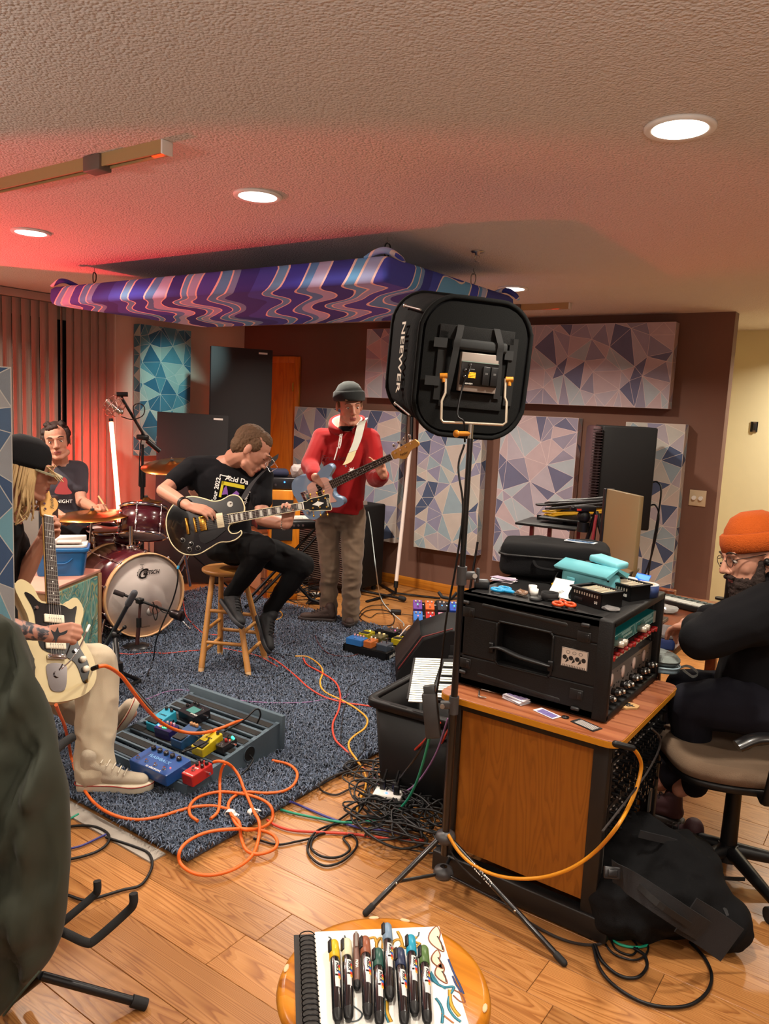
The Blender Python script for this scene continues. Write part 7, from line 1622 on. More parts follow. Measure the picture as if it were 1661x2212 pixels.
def basket(M,t):
    W_,D_,H_=.13,.10,.05; b=B(M)
    for s_ in (-1,1): b.box((s_*W_/2,0,H_/2),(.004,D_,H_)); b.box((0,s_*D_/2,H_/2),(W_,.004,H_))
    b.box((0,0,.003),(W_,D_,.004)); tb=b.make('tub',BLK,t,w=True)
    b=B(M)
    for s_ in (-1,1): b.box((s_*(W_/2),0,H_+.002),(.014,D_+.014,.006),r=.002); b.box((0,s_*(D_/2),H_+.002),(W_+.014,.014,.006),r=.002)
    b.make('rim',BLK,tb,w=True)
    b=B(M)
    for k in range(10): b.box((-.05+k*.011,-D_/2-.0025,H_-.012),(.004,.002,.009))
    b.make('slot_marks',mat('c8c0b0',.6),t,w=True)
    for k in range(9): 
        B(M@Matrix.Translation((-.045+k*.011,0,.03))@Matrix.Rotation(.35,4,'Y')).box((0,0,0),(.003,.085,.046)).make('card',mat('c8bca4' if k%3 else 'a89c84',.6),t,w=True)
    txt('08',.014,M@Matrix.Translation((W_/2-.02,-D_/2-.0035,.018))@Matrix.Rotation(PI/2,4,'X'),WHP,t)
    b=B(M); b.box((-.03,-D_/2-.003,.016),(.035,.004,.012),r=.001); b.make('latch',mat('1e1e20',.3),t,w=True)
small('card_box','black slotted plastic box of upright cards at the front of the rack case','box',FT(1287,1304),basket,-.38); small('card_box','second black slotted box of upright cards behind the first','box',FT(1349,1288),basket,-.38)
small('plastic_wrap','crumpled clear plastic wrapper in front of the second card box','wrapper',FT(1316,1318),lump('a8a4a4',(.035,.022,.008),trans=.6))
def plugc(M,t):
    b=B(M); b.tube([(-.05,-.04,.012),(-.06,.0,.05),(-.05,.05,.09),(.0,.06,.10),(.06,.04,.085),(.11,.02,.07),(.16,.0,.06)],.0032,n=6); b.make('cord',BLK,t,w=True)
    b=B(M); b.cap((-.045,-.045,.012),.006,(-.025,-.06,.01),.007); b.make('yellow_plug',mat('d8b020',.4),t,w=True); b=B(M); b.cap((-.02,-.035,.018),.005,(-.005,-.05,.012),.006); b.make('cream_plug',mat('c8c0a0',.4),t,w=True)
    b=B(M); b.tube([(-.02,-.06,.01),(.0,-.055,.015),(.03,-.05,.014),(.05,-.045,.01)],.003,n=6); b.make('teal_lead',mat('4a9aa0',.5),t,w=True)
small('audio_cable','looping black audio cable with yellow plug over the mint pouch','cable',FT(1232,1272),plugc,-.3)
# on the worktop
def FD(x,y,z=0): return F(x,y,DZ+.001+z)
def cards(n,w_,h_,cols,pr,tx=None):
    def f(M,t):
        rs=random.Random(n)
        for k in range(n): B(M@Matrix.Translation((rs.uniform(-.006,.006),rs.uniform(-.005,.005),.001+k*.0022))@Matrix.Rotation(rs.uniform(-.12,.12) if n>1 else 0,4,'Z')).box((0,0,0),(w_,h_,.0016)).make('card',mat(cols[k%len(cols)],.6),t,w=True)
        z=.001+n*.0022; b=B(M)
        if pr:
            for j in range(6): b.box((0,-h_*.32+j*h_*.13,z),(w_*.8,h_*.05,.0006))
            b.make('print',mat(pr,.6),t,w=True)
        if tx: txt(tx,h_*.2,M@Matrix.Translation((0,h_*.25,z)),WHP,t)
    return f
small('business_cards','stack of lilac and white printed cards on the worktop','cards',FD(1118,1513),cards(7,.085,.052,['d8d4dc','e4e0e4','b0a4c8'],'8a78b0'),.12-.45)
small('sticker_card','single white card with purple lettering on the worktop','card',FD(1182,1543),cards(1,.085,.04,['e0dce4'],'6a5aa8'),-.33)
small('black_card','black card with white lines of text at the worktop corner','card',FD(1267,1568),cards(1,.09,.045,['101012'],'c8c4c0'),-.33)
small('allen_key','bent steel hex keys on the worktop left end','tool',FD(1035,1495),lambda M,t:[ (lambda b:(b.tube([(0,0,.004),(.05,0,.004),(.056,.006,.004),(.056,.025,.004)],.0028,n=6,smooth=False),b.make('key',STEEL,t,w=True)))(B(M@Matrix.Rotation(a_,4,'Z')@Matrix.Translation((0,dy,0)))) for a_,dy in ((-1.1,0),(.1,.02))],0)
def scrap(M,t):
    rs=random.Random(9); o=[((.045+rs.uniform(-.006,.006))*math.cos(a_*PI/9),(.03+rs.uniform(-.005,.005))*math.sin(a_*PI/9)) for a_ in range(18)]; B(M).prism(o,.0,.006).make('board',mat('b8905c',.8),t,w=True); txt('S&',.045,M@Matrix.Translation((0,0,.0065)),mat('1c1610',.7),t,off=.001)
small('cardboard_scrap','torn cardboard scrap with black drawn letters on the worktop','cardboard',FD(1352,1526),scrap,.55)
small('keyhole_puck','tiny black round puck on the worktop edge','puck',FD(1221,1550),lambda M,t:(B(M).lathe([(.0005,0),(.012,0),(.012,.003),(.0005,.004)],n=20).make('disc',BLK,t,w=True),B(M).lathe([(.0005,.004),(.005,.004),(.0005,.005)],n=12).make('dot',mat('3a2420',.5),t,w=True)))
# grey felt case with strap loop
def felt(M,t):
    o=[tuple(p)[:2] for p in catmull([V(q+(0,)) for q in ((-.10,-.06),(.0,-.075),(.07,-.06),(.085,-.01),(.055,.05),(-.02,.09),(-.09,.09),(-.12,.02))],5,True)]
    FELT=mat('8c9490',.95,bump=(160,.6,.003),var=.12); b=B(M); b.prism(o,.0,.022,bev=.006); b.make('base',mat('8aa0ac',.6),t,w=True)
    b=B(M); b.prism([(x*.99,y*.99) for x,y in o],.024,.066,bev=.026); b.make('lid',FELT,t,w=True)
    b=B(M); b.tube([(x*1.005,y*1.005,.023) for x,y in o[::3]],.0035,n=6,closed=True,res=2); b.make('zip',mat('a8c0cc',.5),t,w=True)
    b=B(M); P=[(.085,-.02,.02),(.105,-.015,.03),(.13,-.03,.03),(.15,-.05,.018),(.135,-.065,.008),(.115,-.05,.012),(.095,-.03,.018)]; b.loft([[V(p)+V((0,0,-.005)),V(p)+V((0,0,.005)),V(p)+V((.001,.001,.005)),V(p)+V((.001,.001,-.005))] for p in catmull([V(p) for p in P],5)],sm=False); b.make('wrist_loop',mat('a8aca8',.7),t,w=True)
small('felt_case','rounded grey felt zip case with wrist loop behind the rack case','case',FD(1418,1442),felt,.2)
# ============================================================ engineer's desk
t=T('desk','reddish wooden desk with keyboards in front of the man in the orange beanie','desk',(-1.15,3.55,0)); DW=wood_mat('desk_wood','5c2c18','7a4024','8a4a2c',along='Y',gloss=.3,rnd=False,rings=3)
B().box((-1.17,3.57,.735),(.86,1.16,.03),r=.006).make('desk_top',DW,t,w=True); B().box((-1.30,4.11,.765),(.6,.05,.03),r=.004).make('rear_ledge',DW,t,w=True)
for x,y in ((-1.55,3.03),(-.79,3.03),(-1.55,4.1),(-.79,4.1)): B().box((x,y,.36),(.05,.05,.72),r=.004).make('leg',DW,t,w=True)
B().box((-1.57,3.57,.45),(.02,1.0,.5)).make('back_panel',DW,t,w=True)
ZD=.751
def FE(x,y): return F(x,y,ZD)
kc_=FE(1490,1312); 
def midi(M,t):
    B(M).box((0,0,.014),(.36,.14,.028),r=.004).make('body',mat('1c1d1c',.4),t,w=True)
    for k in range(12): B(M).box((-.15+k*.027,-.035,.03),(.025,.065,.006),r=.001).make('key',mat('b8bab4',.4),t,w=True)
    for r in range(2):
        for c in range(8): B(M).box((-.14+c*.034,.02+r*.028,.03),(.026,.020,.004),r=.001).make('pad',mat('4a5450',.5),t,w=True)
small('midi_controller','small keyboard controller with grey pads beyond the hand','keyboard',FE(1496,1314),midi,-.25)
def laptop(M,t):
    B(M).box((0,0,.008),(.33,.23,.016),r=.003).make('base',mat('3a3430',.35,.5),t,w=True)
    b=B(M)
    for r in range(6):
        for c in range(14): b.box((-.14+c*.0215,-.03+r*.021,.0175),(.018,.017,.003))
    b.make('keys',mat('0c0e18',.4),t,w=True)['kind']='stuff'
    b=B(M)
    for r in range(6):
        for c in range(14): b.box((-.14+c*.0215,-.03+r*.021,.0195),(.005,.006,.0006))
    b.make('key_legends',mat('a0b0e0',.5,emis=('8090ff',1.2),name='key_glow'),t,w=True)['kind']='stuff'
    B(M).box((0,-.08,.0172),(.10,.055,.0015)).make('touch_pad',mat('5a5450',.4),t,w=True)
    S=M@Matrix.Translation((0,.118,.012))@Matrix.Rotation(1.95,4,'X'); B(S).box((0,.11,0),(.33,.22,.007),r=.002).make('lid',mat('3a3430',.35,.5),t,w=True); B(S).box((0,.11,.0045) if False else (0,.11,-.0045),(.31,.195,.001)).make('lit_screen',mat('8090ff',.4,emis=('a8b4ff',2.2),name='screen_glow'),t,w=True)
lc=FE(1448,1352); lm=small('laptop','open laptop with lit keyboard under the hand of the bearded man','laptop',V((-1.0,3.40,ZD)),laptop,PI/2)
small('parts_box','blue plastic parts box with clear lid between rack case and desk','box',FE(1432,1392)+V((-.02,.0,0)),lambda M,t:(B(M).prism(rrect(.13,.16,.015,4),0,.045,bev=.004).make('tub',mat('2c3c70',.3),t,w=True),B(M).prism(rrect(.135,.165,.015,4),.046,.062,bev=.004).make('lid',mat('a09c9c',.1,trans=.6),t,w=True)),.25)
small('clear_bag','clear plastic bag on the desk behind the laptop','bag',FE(1436,1322),lump('c8c8c4',(.06,.05,.02),trans=.5))
def clampf(M,t):
    b=B(M); b.box((0,0,.10),(.022,.02,.20),r=.004); b.make('post',BLK,t,w=True)
    for z in (.2,.185,.17): b=B(M); b.cyl((-.03,0,z),(-.03,0,z+.008),.02,n=18); b.box((-.012,0,z+.004),(.036,.014,.008)); b.make('jaw',BLK,t,w=True)
    b=B(M); b.cyl((-.03,0,.02),(-.03,0,.03),.026,n=20); b.make('disc_foot',BLK,t,w=True); b=B(M); b.cyl((.03,0,.05),(.05,0,.05),.014,n=16); b.make('knob',mat('2a2a2c',.3),t,w=True); b=B(M); b.box((.015,0,.05),(.04,.012,.012)); b.box((0,0,.005),(.04,.04,.01)); b.make('base',BLK,t,w=True)
small('desk_clamp','black table clamp standing upright before the yellow hall wall','clamp',V((FE(1568,1304).x,FE(1568,1304).y,ZD))+V((0,0,0)),clampf,.6)
# ============================================================ engineer
def engineer():
    J=dict(pel=D(1640,1500,2.84),chest=D(1668,1370,2.84),neck=D(1662,1275,2.86),shR=D(1636,1300,3.0),shL=D(1672,1318,2.66),
      elR=D(1605,1345,3.10),wrR=D(1525,1330,2.98),elL=D(1515,1380,2.62),wrL=D(1510,1352,2.84),
      hipR=D(1620,1510,2.95),hipL=D(1630,1525,2.74),knR=D(1480,1490,3.05),knL=D(1490,1520,2.82),anR=D(1450,1680,3.2),anL=D(1500,1690,2.95),toeR=D(1415,1700,3.25),toeL=D(1455,1712,3.0))
    t=T('person','bearded man in orange beanie, glasses and black jacket leaning over a desk','person',F(1600,1700,0))
    M=HF(D(1626,1203,2.88),vw(-.94,-.28,-.05),vw(-.15,.98,0)); s=1.08
    hands=[(J['wrR'],vw(-.92,-.3,-.15),vw(-.25,.95,-.1),True,dict(curl=(.35,.55,.4),thumb=(.6,.7,-.3))),(J['wrL'],vw(-.5,-.1,.8),vw(-.1,.98,0),False,dict(curl=(.35,.5,.4)))]
    skin_body(t,M,J,hands,s); face_parts(t,M,s,brow='2a1c14',look=-.5)
    g=lambda *p: M@(V(p)*s); BRD=mat('2a1a14',.85,bump=(220,.9,.004),var=.3)
    b=B(); b.ell(g(0,.035,-.085),[q*s for q in (.055,.062,.052)],R=M); b.ell(g(0,.06,-.115),[q*s for q in (.038,.04,.04)],R=M)
    for q in (-1,1): b.cap(g(q*.066,.008,-.02),.013*s,g(q*.058,.025,-.08),.02*s); b.cap(g(q*.022,.094,-.056),.008*s,g(0,.1,-.05),.007*s)
    b.bake('beard',BRD,t,.005,2,wr=(.004,60))
    b=B(); b.ell(g(0,-.05,-.012),[q*s for q in (.076,.062,.055)],R=M); b.bake('hair',BRD,t,.006,2)
    OB=mat('b44e06',.95,bump=(240,.9,.004)); HMt=M@Matrix.Scale(s*1.08,4)@Matrix.Translation((0,-.016,.05))@Matrix.Rotation(.02,4,'X')@Matrix.Diagonal((.96,1.12,1,1))
    b=B(); b.lathe([(.001,.095),(.03,.093),(.058,.078),(.078,.045),(.086,.01),(.085,-.01)],R=HMt,n=32); b.make('beanie',OB,t,w=True,solid=.004)
    b=B(); b.lathe([(.087,.032),(.094,.026),(.097,0),(.094,-.026),(.087,-.03),(.083,0)],R=HMt,n=32,cap=False,closed=True); b.make('beanie_cuff',OB,t,w=True)
    FRM=mat('3a2a24',.3,.3)
    for q in (-1,1):
        b=B(); c=g(q*.032,.099,.0); b.tube([c+(M.to_3x3()@V((math.cos(k*PI/5)*.022,0,math.sin(k*PI/5)*.019)))*s for k in range(10)],.0014,n=6,closed=True,res=3); b.make('glasses_rim',FRM,t,w=True)
        b=B(); b.cyl(g(q*.054,.095,.006),g(q*.082,-.005,.012),.0016,n=6); b.make('glasses_arm',FRM,t,w=True)
    b=B(); b.cyl(g(-.011,.102,.003),g(.011,.102,.003),.0014,n=6); b.make('glasses_bridge',FRM,t,w=True)
    b=B(); b.ell(g(-.088,.0,-.012),.012*s); b.ell(g(-.092,.0,-.018),.008*s); b.make('earphone',BLK,t,w=True)
    b=B(); b.ell(g(.088,.0,-.012),.012*s); b.make('earphone',BLK,t,w=True)
    JK=cloth('0a0a0e')
    b=B(); torso(b,J['pel'],J['chest'],J['neck']-UP*.01,J['shR'],J['shL'],(.19,.185,.19),.10,.82,hem=.05)
    b.chain([(J['shR'],.095),(J['elR'],.075),(J['wrR']*.9+J['elR']*.1,.05)]); b.chain([(J['shL'],.10),(J['shL']*.4+J['elL']*.6,.09),(J['elL'],.072),(J['wrL'],.055)])
    b.cap(J['neck']-UP*.02,.085,J['neck']+UP*.02,.07)
    b.bake('jacket',JK,t,.009,5,wr=(.008,7,(1,1,.7)))
    b=B(); b.cap(J['hipR'],.11,J['hipL'],.11)
    for q in 'RL': b.chain([(J['hip'+q],.11),(J['kn'+q],.08),(J['an'+q],.055)])
    b.bake('trousers',cloth('15151e'),t,.01,4,wr=(.006,8))
    SH=(mat('3a1c20',.7),mat('2a2624',.6),mat('1a1616',.8))
    for q in 'RL':
        h=V((J['an'+q].x,J['an'+q].y,.0))+V((.05,.0,0)); e=J['toe'+q].copy(); e.z=0; shoe(t,h,h+(e-h).normalized()*.28,(0,0,1),SH,h=.09)
engineer()
# office chair
def chair():
    t=T('office_chair','black office chair with brown fabric seat under the bearded man','chair',(-.30,3.2,0)); FBR=mat('6a5644',.95,bump=(300,.6,.002),var=.15)
    c=(D(1600,1585,2.80)); c=V((c.x,c.y,.0)); zs=F(1480,1565,.0); zt=.455
    Xd=V((-RT.x,-RT.y,0)).normalized(); M=frame(V((c.x,c.y,0)),Xd,V((0,0,1)))
    b=B(M); o=[tuple(p)[:2] for p in catmull([V(q+(0,)) for q in ((.24,-.16),(.27,0),(.24,.16),(.05,.23),(-.18,.21),(-.22,0),(-.18,-.21),(.05,-.23))],5,True)]
    b.prism(o,zt-.02,zt+.045,bev=.028); b.make('seat_cushion',FBR,t,w=True)
    b=B(M); b.prism([(x*.96,y*.96) for x,y in o],zt-.045,zt-.015,bev=.01); b.make('seat_shell',BLK,t,w=True)
    for sg in (-1,1):
        b=B(M); b.tube([(.02,sg*.24,zt-.03),(.03,sg*.29,zt-.02),(.02,sg*.30,zt+.09),(.0,sg*.285,zt+.17)],.024,n=10,flat=.6); b.make('arm_support',BLK,t,w=True)
        b=B(M); b.tube([(.15,sg*.285,zt+.16),(.08,sg*.285,zt+.19),(-.05,sg*.285,zt+.185),(-.15,sg*.28,zt+.165)],.03,n=12,flat=.55); b.make('armrest',mat('101012',.35,coat=.3),t,w=True)
    b=B(M); b.tube([(-.15,0,zt-.03),(-.30,0,zt-.0),(-.31,0,zt+.2)],.022,n=8,flat=1.6); b.make('back_bar',BLK,t,w=True)
    b=B(M); b.prism(rrect(.42,.45,.10,6),-.03,.03,bev=.02,R=Matrix.Translation((-.30,0,zt+.38))@Matrix.Rotation(PI/2-.12,4,'Y')); b.make('backrest',FBR,t,w=True)
    b=B(M); b.cyl((0,0,.09),(0,0,zt-.04),.03,.025); b.box((0,0,zt-.055),(.16,.14,.03),r=.006); b.make('gas_lift',BLK,t,w=True)
    b=B(M); b.cyl((0,0,.06),(0,0,.12),.045,.035); b.make('base_hub',BLK,t,w=True)
    ca=F(1574,1825,.03)-V((c.x,c.y,0)); a0=math.atan2(ca.y,ca.x)
    for k in range(5):
        a_=a0+k*2*PI/5; u=V((math.cos(a_),math.sin(a_),0)); o_=V((c.x,c.y,0)); b=B(); b.cap(o_+V((0,0,.10)),.028,o_+u*.27+V((0,0,.07)),.018); arm_=b.make('base_arm',BLK,t,w=True)
        n_=V((-u.y,u.x,0)); q=o_+u*.28
        for sg in (-1,1):
            b=B(); b.cyl(q+n_*sg*.008+V((0,0,.027)),q+n_*sg*.026+V((0,0,.027)),.027,n=18); b.make('caster',RUB,arm_,w=True)
        b=B(); b.cyl(q+V((0,0,.04)),q+V((0,0,.075)),.01); b.make('caster_stem',BLK,arm_,w=True)
chair()
# ============================================================ duffel bag
def duffel():
    t=T('duffel_bag','limp black travel backpack slumped on the floor beside the rack cabinet','bag',F(1430,1960,0)); b=B()
    P=lambda x,y,z: F(x,y,z)
    b.cap(P(1335,1955,.10),.105,P(1395,1840,.16),.12); b.cap(P(1395,1850,.15),.13,P(1480,1900,.13),.13); b.cap(P(1480,1900,.13),.12,P(1560,1990,.08),.085); b.cap(P(1340,1950,.11),.11,P(1480,1960,.1),.1); b.cap(P(1300,1880,.14),.10,P(1390,1830,.18),.11)
    b.cap(P(1480,1960,.09),.095,P(1590,2030,.045),.045); b.cap(P(1350,1830,.2),.10,P(1330,1790,.24),.08); b.cap(P(1450,1850,.16),.09,P(1490,1850,.14),.08)
    DF=mat('0a0a0c',.9,spec=.2,bump=(350,.5,.002)); b.bake('body',DF,t,.009,7,wr=(.018,9,(1,1,1)))
    def band(pts,w_,m,nm,th=.006):
        b=B(); X=V((RT.x,RT.y,0)).normalized(); Pn=[F(*p) for p in pts]; cm=catmull(Pn,5); r=[]
        for i,p in enumerate(cm):
            d_=(cm[min(i+1,len(cm)-1)]-cm[max(0,i-1)]).normalized(); s_=d_.cross(FW).normalized()*w_; r.append([p+s_,p+s_-FW*th,p-s_-FW*th,p-s_])
        b.loft(r,sm=False); b.make(nm,m,t,w=True)
    band([(1322,1880,.26),(1360,1905,.27),(1420,1945,.25),(1480,1985,.20),(1520,2010,.14)],.035,mat('17171a',.85,bump=(350,.5,.002)),'shoulder_strap')
    band([(1360,1895,.275),(1420,1950,.262),(1490,1998,.19)],.009,mat('0a0a0b',.7),'strap_seam')
    band([(1480,1975,.19),(1530,2005,.14),(1580,2040,.09)],.06,mat('1b1b1e',.85,bump=(350,.5,.002)),'side_pocket')
    band([(1380,1800,.30),(1480,1830,.24),(1540,1900,.19),(1575,1975,.13)],.012,mat('1a1a1d',.8),'edge_piping')
    band([(1545,1893,.06),(1575,1897,.03),(1608,1898,.02)],.006,mat('0c0c0e',.8),'loose_strap')
    b=B(); c=F(1322,1885,.285); b.box((0,0,0),(.05,.035,.012),R=frame(c,RT-UP*.1,-FW+UP*.3),r=.003); b.box((0,0,.008),(.03,.02,.006),R=frame(c,RT-UP*.1,-FW+UP*.3),r=.003); b.make('buckle',mat('1c1c1e',.3),t,w=True)
duffel()
# ============================================================ foreground stool with sketch pad and markers
ZS=.76; c0=F(598,2120,ZS); c1=F(1059,2128,ZS); sc0=(c0+c1)/2; sr=(c1-c0).length/2
t=T('round_stool','round varnished wooden stool seat with worn edge in the foreground','stool',V((sc0.x,sc0.y,0))); VAR=wood_mat('varnished_pine','8a4c10','b8721c','c88428',along='X',gloss=.22,rnd=False,rings=2,scale=1.2)
b=B(); b.lathe([(.001,-.034),(sr-.02,-.034),(sr-.004,-.026),(sr,-.014),(sr-.004,-.004),(sr-.014,0),(.001,0)],R=Matrix.Translation(sc0),n=64); b.make('seat',VAR,t,w=True)
for k in range(4):
    a_=k*PI/2+.6; b=B(); u=V((math.cos(a_),math.sin(a_),0)); b.cyl(V((sc0.x,sc0.y,ZS-.034))+u*.11,V((sc0.x,sc0.y,0))+u*.19,.017,.014); b.make('leg',VAR,t,w=True)
for k in range(4):
    a_=k*PI/2+.6; a2=a_+PI/2; h=.25; r_=.19-.08*h/ZS
    b=B(); b.cyl(V((sc0.x+math.cos(a_)*r_,sc0.y+math.sin(a_)*r_,h)),V((sc0.x+math.cos(a2)*r_,sc0.y+math.sin(a2)*r_,h)),.009); b.make('rung',VAR,t,w=True)
for a_ in (1.95,2.3,-.2,-.5,3.6,.35):
    u=V((math.cos(a_),math.sin(a_),0)); b=B(); b.ell(sc0+u*(sr-.009)-V((0,0,.0005)),(.010,.004,.002),R=Matrix.Rotation(a_+PI/2,4,'Z'),n=8,m=6); b.make('worn_spot',mat('d8b48c',.6),t,w=True)
zp=ZS+.001; PT=F(679,2011,zp+.008); PR=F(949,1999,zp+.008); X=(PR-PT).normalized(); M=frame(PT,X,V((0,0,1))); Wp=(PR-PT).length
t=T('sketch_pad','spiral bound sketch pad with coloured leaf drawing on the foreground stool','sketch pad',M=M); hp=.27
B(M@Matrix.Translation((0,0,-.008))).box((Wp/2-.018,-hp/2,.0012),(Wp+.032,hp,.0024)).make('cover_board',mat('1a1512',.6),t,w=True)
for k in range(3): B(M@Matrix.Translation((.0,0,-.006+k*.002))).box((Wp/2,-hp/2,.001),(Wp-.001*k,hp-.002*k,.0016)).make('page',WHP,t,w=True)
for k in range(24):
    b=B(M); y=-.012-k*.0105; b.tube([(-.012+.013*math.cos(q),y+.0008*q,-.001+.009*math.sin(q)) for q in [j*PI/4+.3 for j in range(8)]],.0009,n=5,res=3); b.make('spiral_ring',mat('1c1c1e',.3,.8),t,w=True)
DM=M@Matrix.Translation((0,0,.0005))
def stroke(pts,w_,col,closed=False,nm='drawn_line'):
    b=B(DM); b.tube([(x,y,.0002) for x,y in pts],w_,n=4,closed=closed,res=5,flat=.15); return b.make(nm,mat(col,.6),t,w=True)
def blob2(pts,col,z=.0002):
    b=B(DM); b.prism([tuple(p)[:2] for p in catmull([V(p+(0,)) for p in pts],5,True)],z-.0001,z); b.make('drawn_fill',mat(col,.6),t,w=True)
def PP(x,y):  # zoomed crop pixel -> page coordinates
    p=M.inverted()@F(580+x/3.322,1940+y/3.322,zp+.008); return (p.x,p.y)
leaf=[(1205,205),(1160,250),(1150,300),(1185,345),(1250,385),(1255,360),(1225,300),(1232,250)]
for dx,dy,k in ((0,0,1),(20,170,.75),(45,265,.8)):
    L=[PP(1150+(x-1150)*k+dx,205+(y-205)*k+dy) for x,y in leaf]; blob2(L,'e8d8b4'); stroke(L,.0011,'8a4c34',True); a_=PP(1150+60*k+dx,205+70*k+dy); b_=PP(1150+100*k+dx,205+170*k+dy); stroke([a_,((a_[0]+b_[0])/2+.002,(a_[1]+b_[1])/2),b_],.0012,'2a2420')
for pts,w_,c_ in (([(1290,440),(1330,540),(1370,620),(1400,690)],.0016,'2a3c70'),([(1320,560),(1345,620),(1385,680)],.0016,'2a3c70'),([(1160,540),(1190,600),(1260,640),(1330,640),(1300,700),(1290,780),(1330,850),(1380,890)],.0022,'2a7a90'),([(1300,660),(1305,740),(1330,800),(1370,850)],.003,'c89a30'),([(1200,720),(1230,760),(1250,820),(1245,900)],.0022,'2a7a90'),([(1165,560),(1220,620),(1270,655)],.0012,'2a7a90'),([(1330,660),(1380,690),(1410,750),(1370,740),(1325,700)],.0012,'8a4c34'),([(1240,830),(1290,870),(1330,900)],.0014,'b06a3c'),([(850,740),(850,820),(880,890)],.003,'c89a30'),([(835,740),(838,820),(860,895)],.0016,'2a7a90')):
    stroke([PP(*p) for p in pts],w_,c_)
blob2([PP(*p) for p in ((1165,525),(1190,560),(1225,615),(1230,630),(1195,612),(1165,590))],'1c6a80')
for pts in ([(780,370),(775,330),(800,290),(820,310),(818,365)],[(880,345),(900,310),(940,300),(960,335),(930,365),(895,365)],[(925,240),(950,290),(965,350),(1000,360)],[(1060,280),(1040,310),(1085,330),(1060,355)],[(725,290),(760,285),(775,320)]):
    stroke([PP(*p) for p in pts],.0026,'c8942c')
for pts in ([(430,280),(445,290),(460,318)],[(545,270),(550,285),(560,305)],[(1080,245),(1075,270),(1058,285)],[(560,890),(640,880),(670,830),(600,770)]): stroke([PP(*p) for p in pts],.0012,'4a5458')
# markers
def marker(lbl,cap_,top,mid,end,r=.0078,thin=False):
    z=zp+.0105+r; a_=F(580+top[0]/3.322,1940+top[1]/3.322,z); b_=F(580+end[0]/3.322,1940+end[1]/3.322,z); ax=(b_-a_).normalized(); L=min(.165,(b_-a_).length); M2=frame(a_,ax,V((0,0,1))); capl=.040 if not thin else .045
    t=T('paint_marker',lbl,'marker',M=M2,group='paint markers lying on the sketch pad')
    R_=M2@Matrix.Rotation(PI/2,4,'Y'); cm=mat(cap_,.4)
    if thin:
        B().lathe([(.0005,0),(r*.85,.001),(r,.004),(r,.105),(r*.8,.108),(.0005,.108)],R=R_,n=18).make('barrel',cm,t,w=True)
        B().lathe([(r*1.0,.108),(r,.118),(r*.7,.122),(.0005,.122)],R=R_,n=18).make('end_plug',BLK,t,w=True); b=B(M2); b.box((.02,0,r+.001),(.035,.004,.002)); b.make('pocket_clip',STEEL,t,w=True); txt('PIGMA',.006,M2@Matrix.Translation((.075,0,r+.0003)),WHP,t); return
    B().lathe([(.0005,0),(r*.86,.0008),(r*1.02,.004),(r*1.08,capl),(r*.95,capl),(.0005,capl)],R=R_,n=22).make('cap',cm,t,w=True)
    b=B(M2@Matrix.Rotation(.9,4,'X')); b.box((.016,0,r+.0015),(.026,.007,.003),r=.001); b.make('cap_clip',mat('16161a',.4),t,w=True)
    B().lathe([(r*.95,capl),(r*.98,capl+.004),(r,capl+.01),(r,L-.02),(r*.95,L-.018)],R=R_,n=22,cap=False).make('barrel',mat('101014',.15,coat=.8),t,w=True)
    B().lathe([(r*.98,L-.019),(r*.9,L-.008),(r*.62,L-.003),(r*.55,L),(.0005,L)],R=R_,n=22).make('end_plug',BLK,t,w=True)
    b=B(M2)
    rr=r+.0001
    for a0_,w1,x0_,x1_ in ((.35,.5,capl+.012,capl+.04),(.35,.5,capl+.044,capl+.066)):
        rings=[[V((x,math.sin(q)*rr,math.cos(q)*rr)) for q in [a0_-w1+j*2*w1/6 for j in range(7)]]+[V((x,math.sin(q)*(rr+.0002),math.cos(q)*(rr+.0002))) for q in [a0_+w1-j*2*w1/6 for j in range(7)]] for x in (x0_,x1_)]; b.loft(rings,sm=False)
    b.make('label',mat('c8c8c8',.5),t,w=True)
    for j,cc in enumerate(('d83020','e8c020','2060c0','d83020','e8a020')):
        b=B(M2@Matrix.Rotation(-.75 ,4,'X')); b.box((capl+.022+j*.006,0,r+.0002),(.005,.004,.0006)); b.make('colour_dot',mat(cc,.5),t,w=True)
    txt('POSCA',.0062,M2@Matrix.Rotation(-.35,4,'X')@Matrix.Translation((capl+.026,0,r+.0006)),mat('1a1a1a',.5),t)
for lb,cl,tp,en,th in (('yellow capped paint marker, first from the pad spiral','d8ac10',(468,318),(497,895),0),('cream capped paint marker second from the pad spiral','d8d0b0',(560,308),(576,880),0),('slim brown fineliner between the cream and brown capped markers','6a4a40',(628,260),(637,762),1),('brown capped paint marker beside the slim fineliner','8a4c30',(693,292),(712,858),0),('dark green capped paint marker among the pens','1c4a40',(785,378),(797,915),0),('grey blue capped paint marker lying farthest up the pad','7088a0',(850,198),(872,738),0),('navy capped paint marker right of the grey blue one','1c2848',(940,375),(976,915),0),('turquoise capped paint marker on the pad','1090b0',(1020,282),(1050,842),0),('olive green capped paint marker, last before the leaf drawing','4c6a34',(1113,358),(1140,905),0)):
    marker(lb,cl,tp,None,en,thin=bool(th),r=.0078 if not th else .0052)
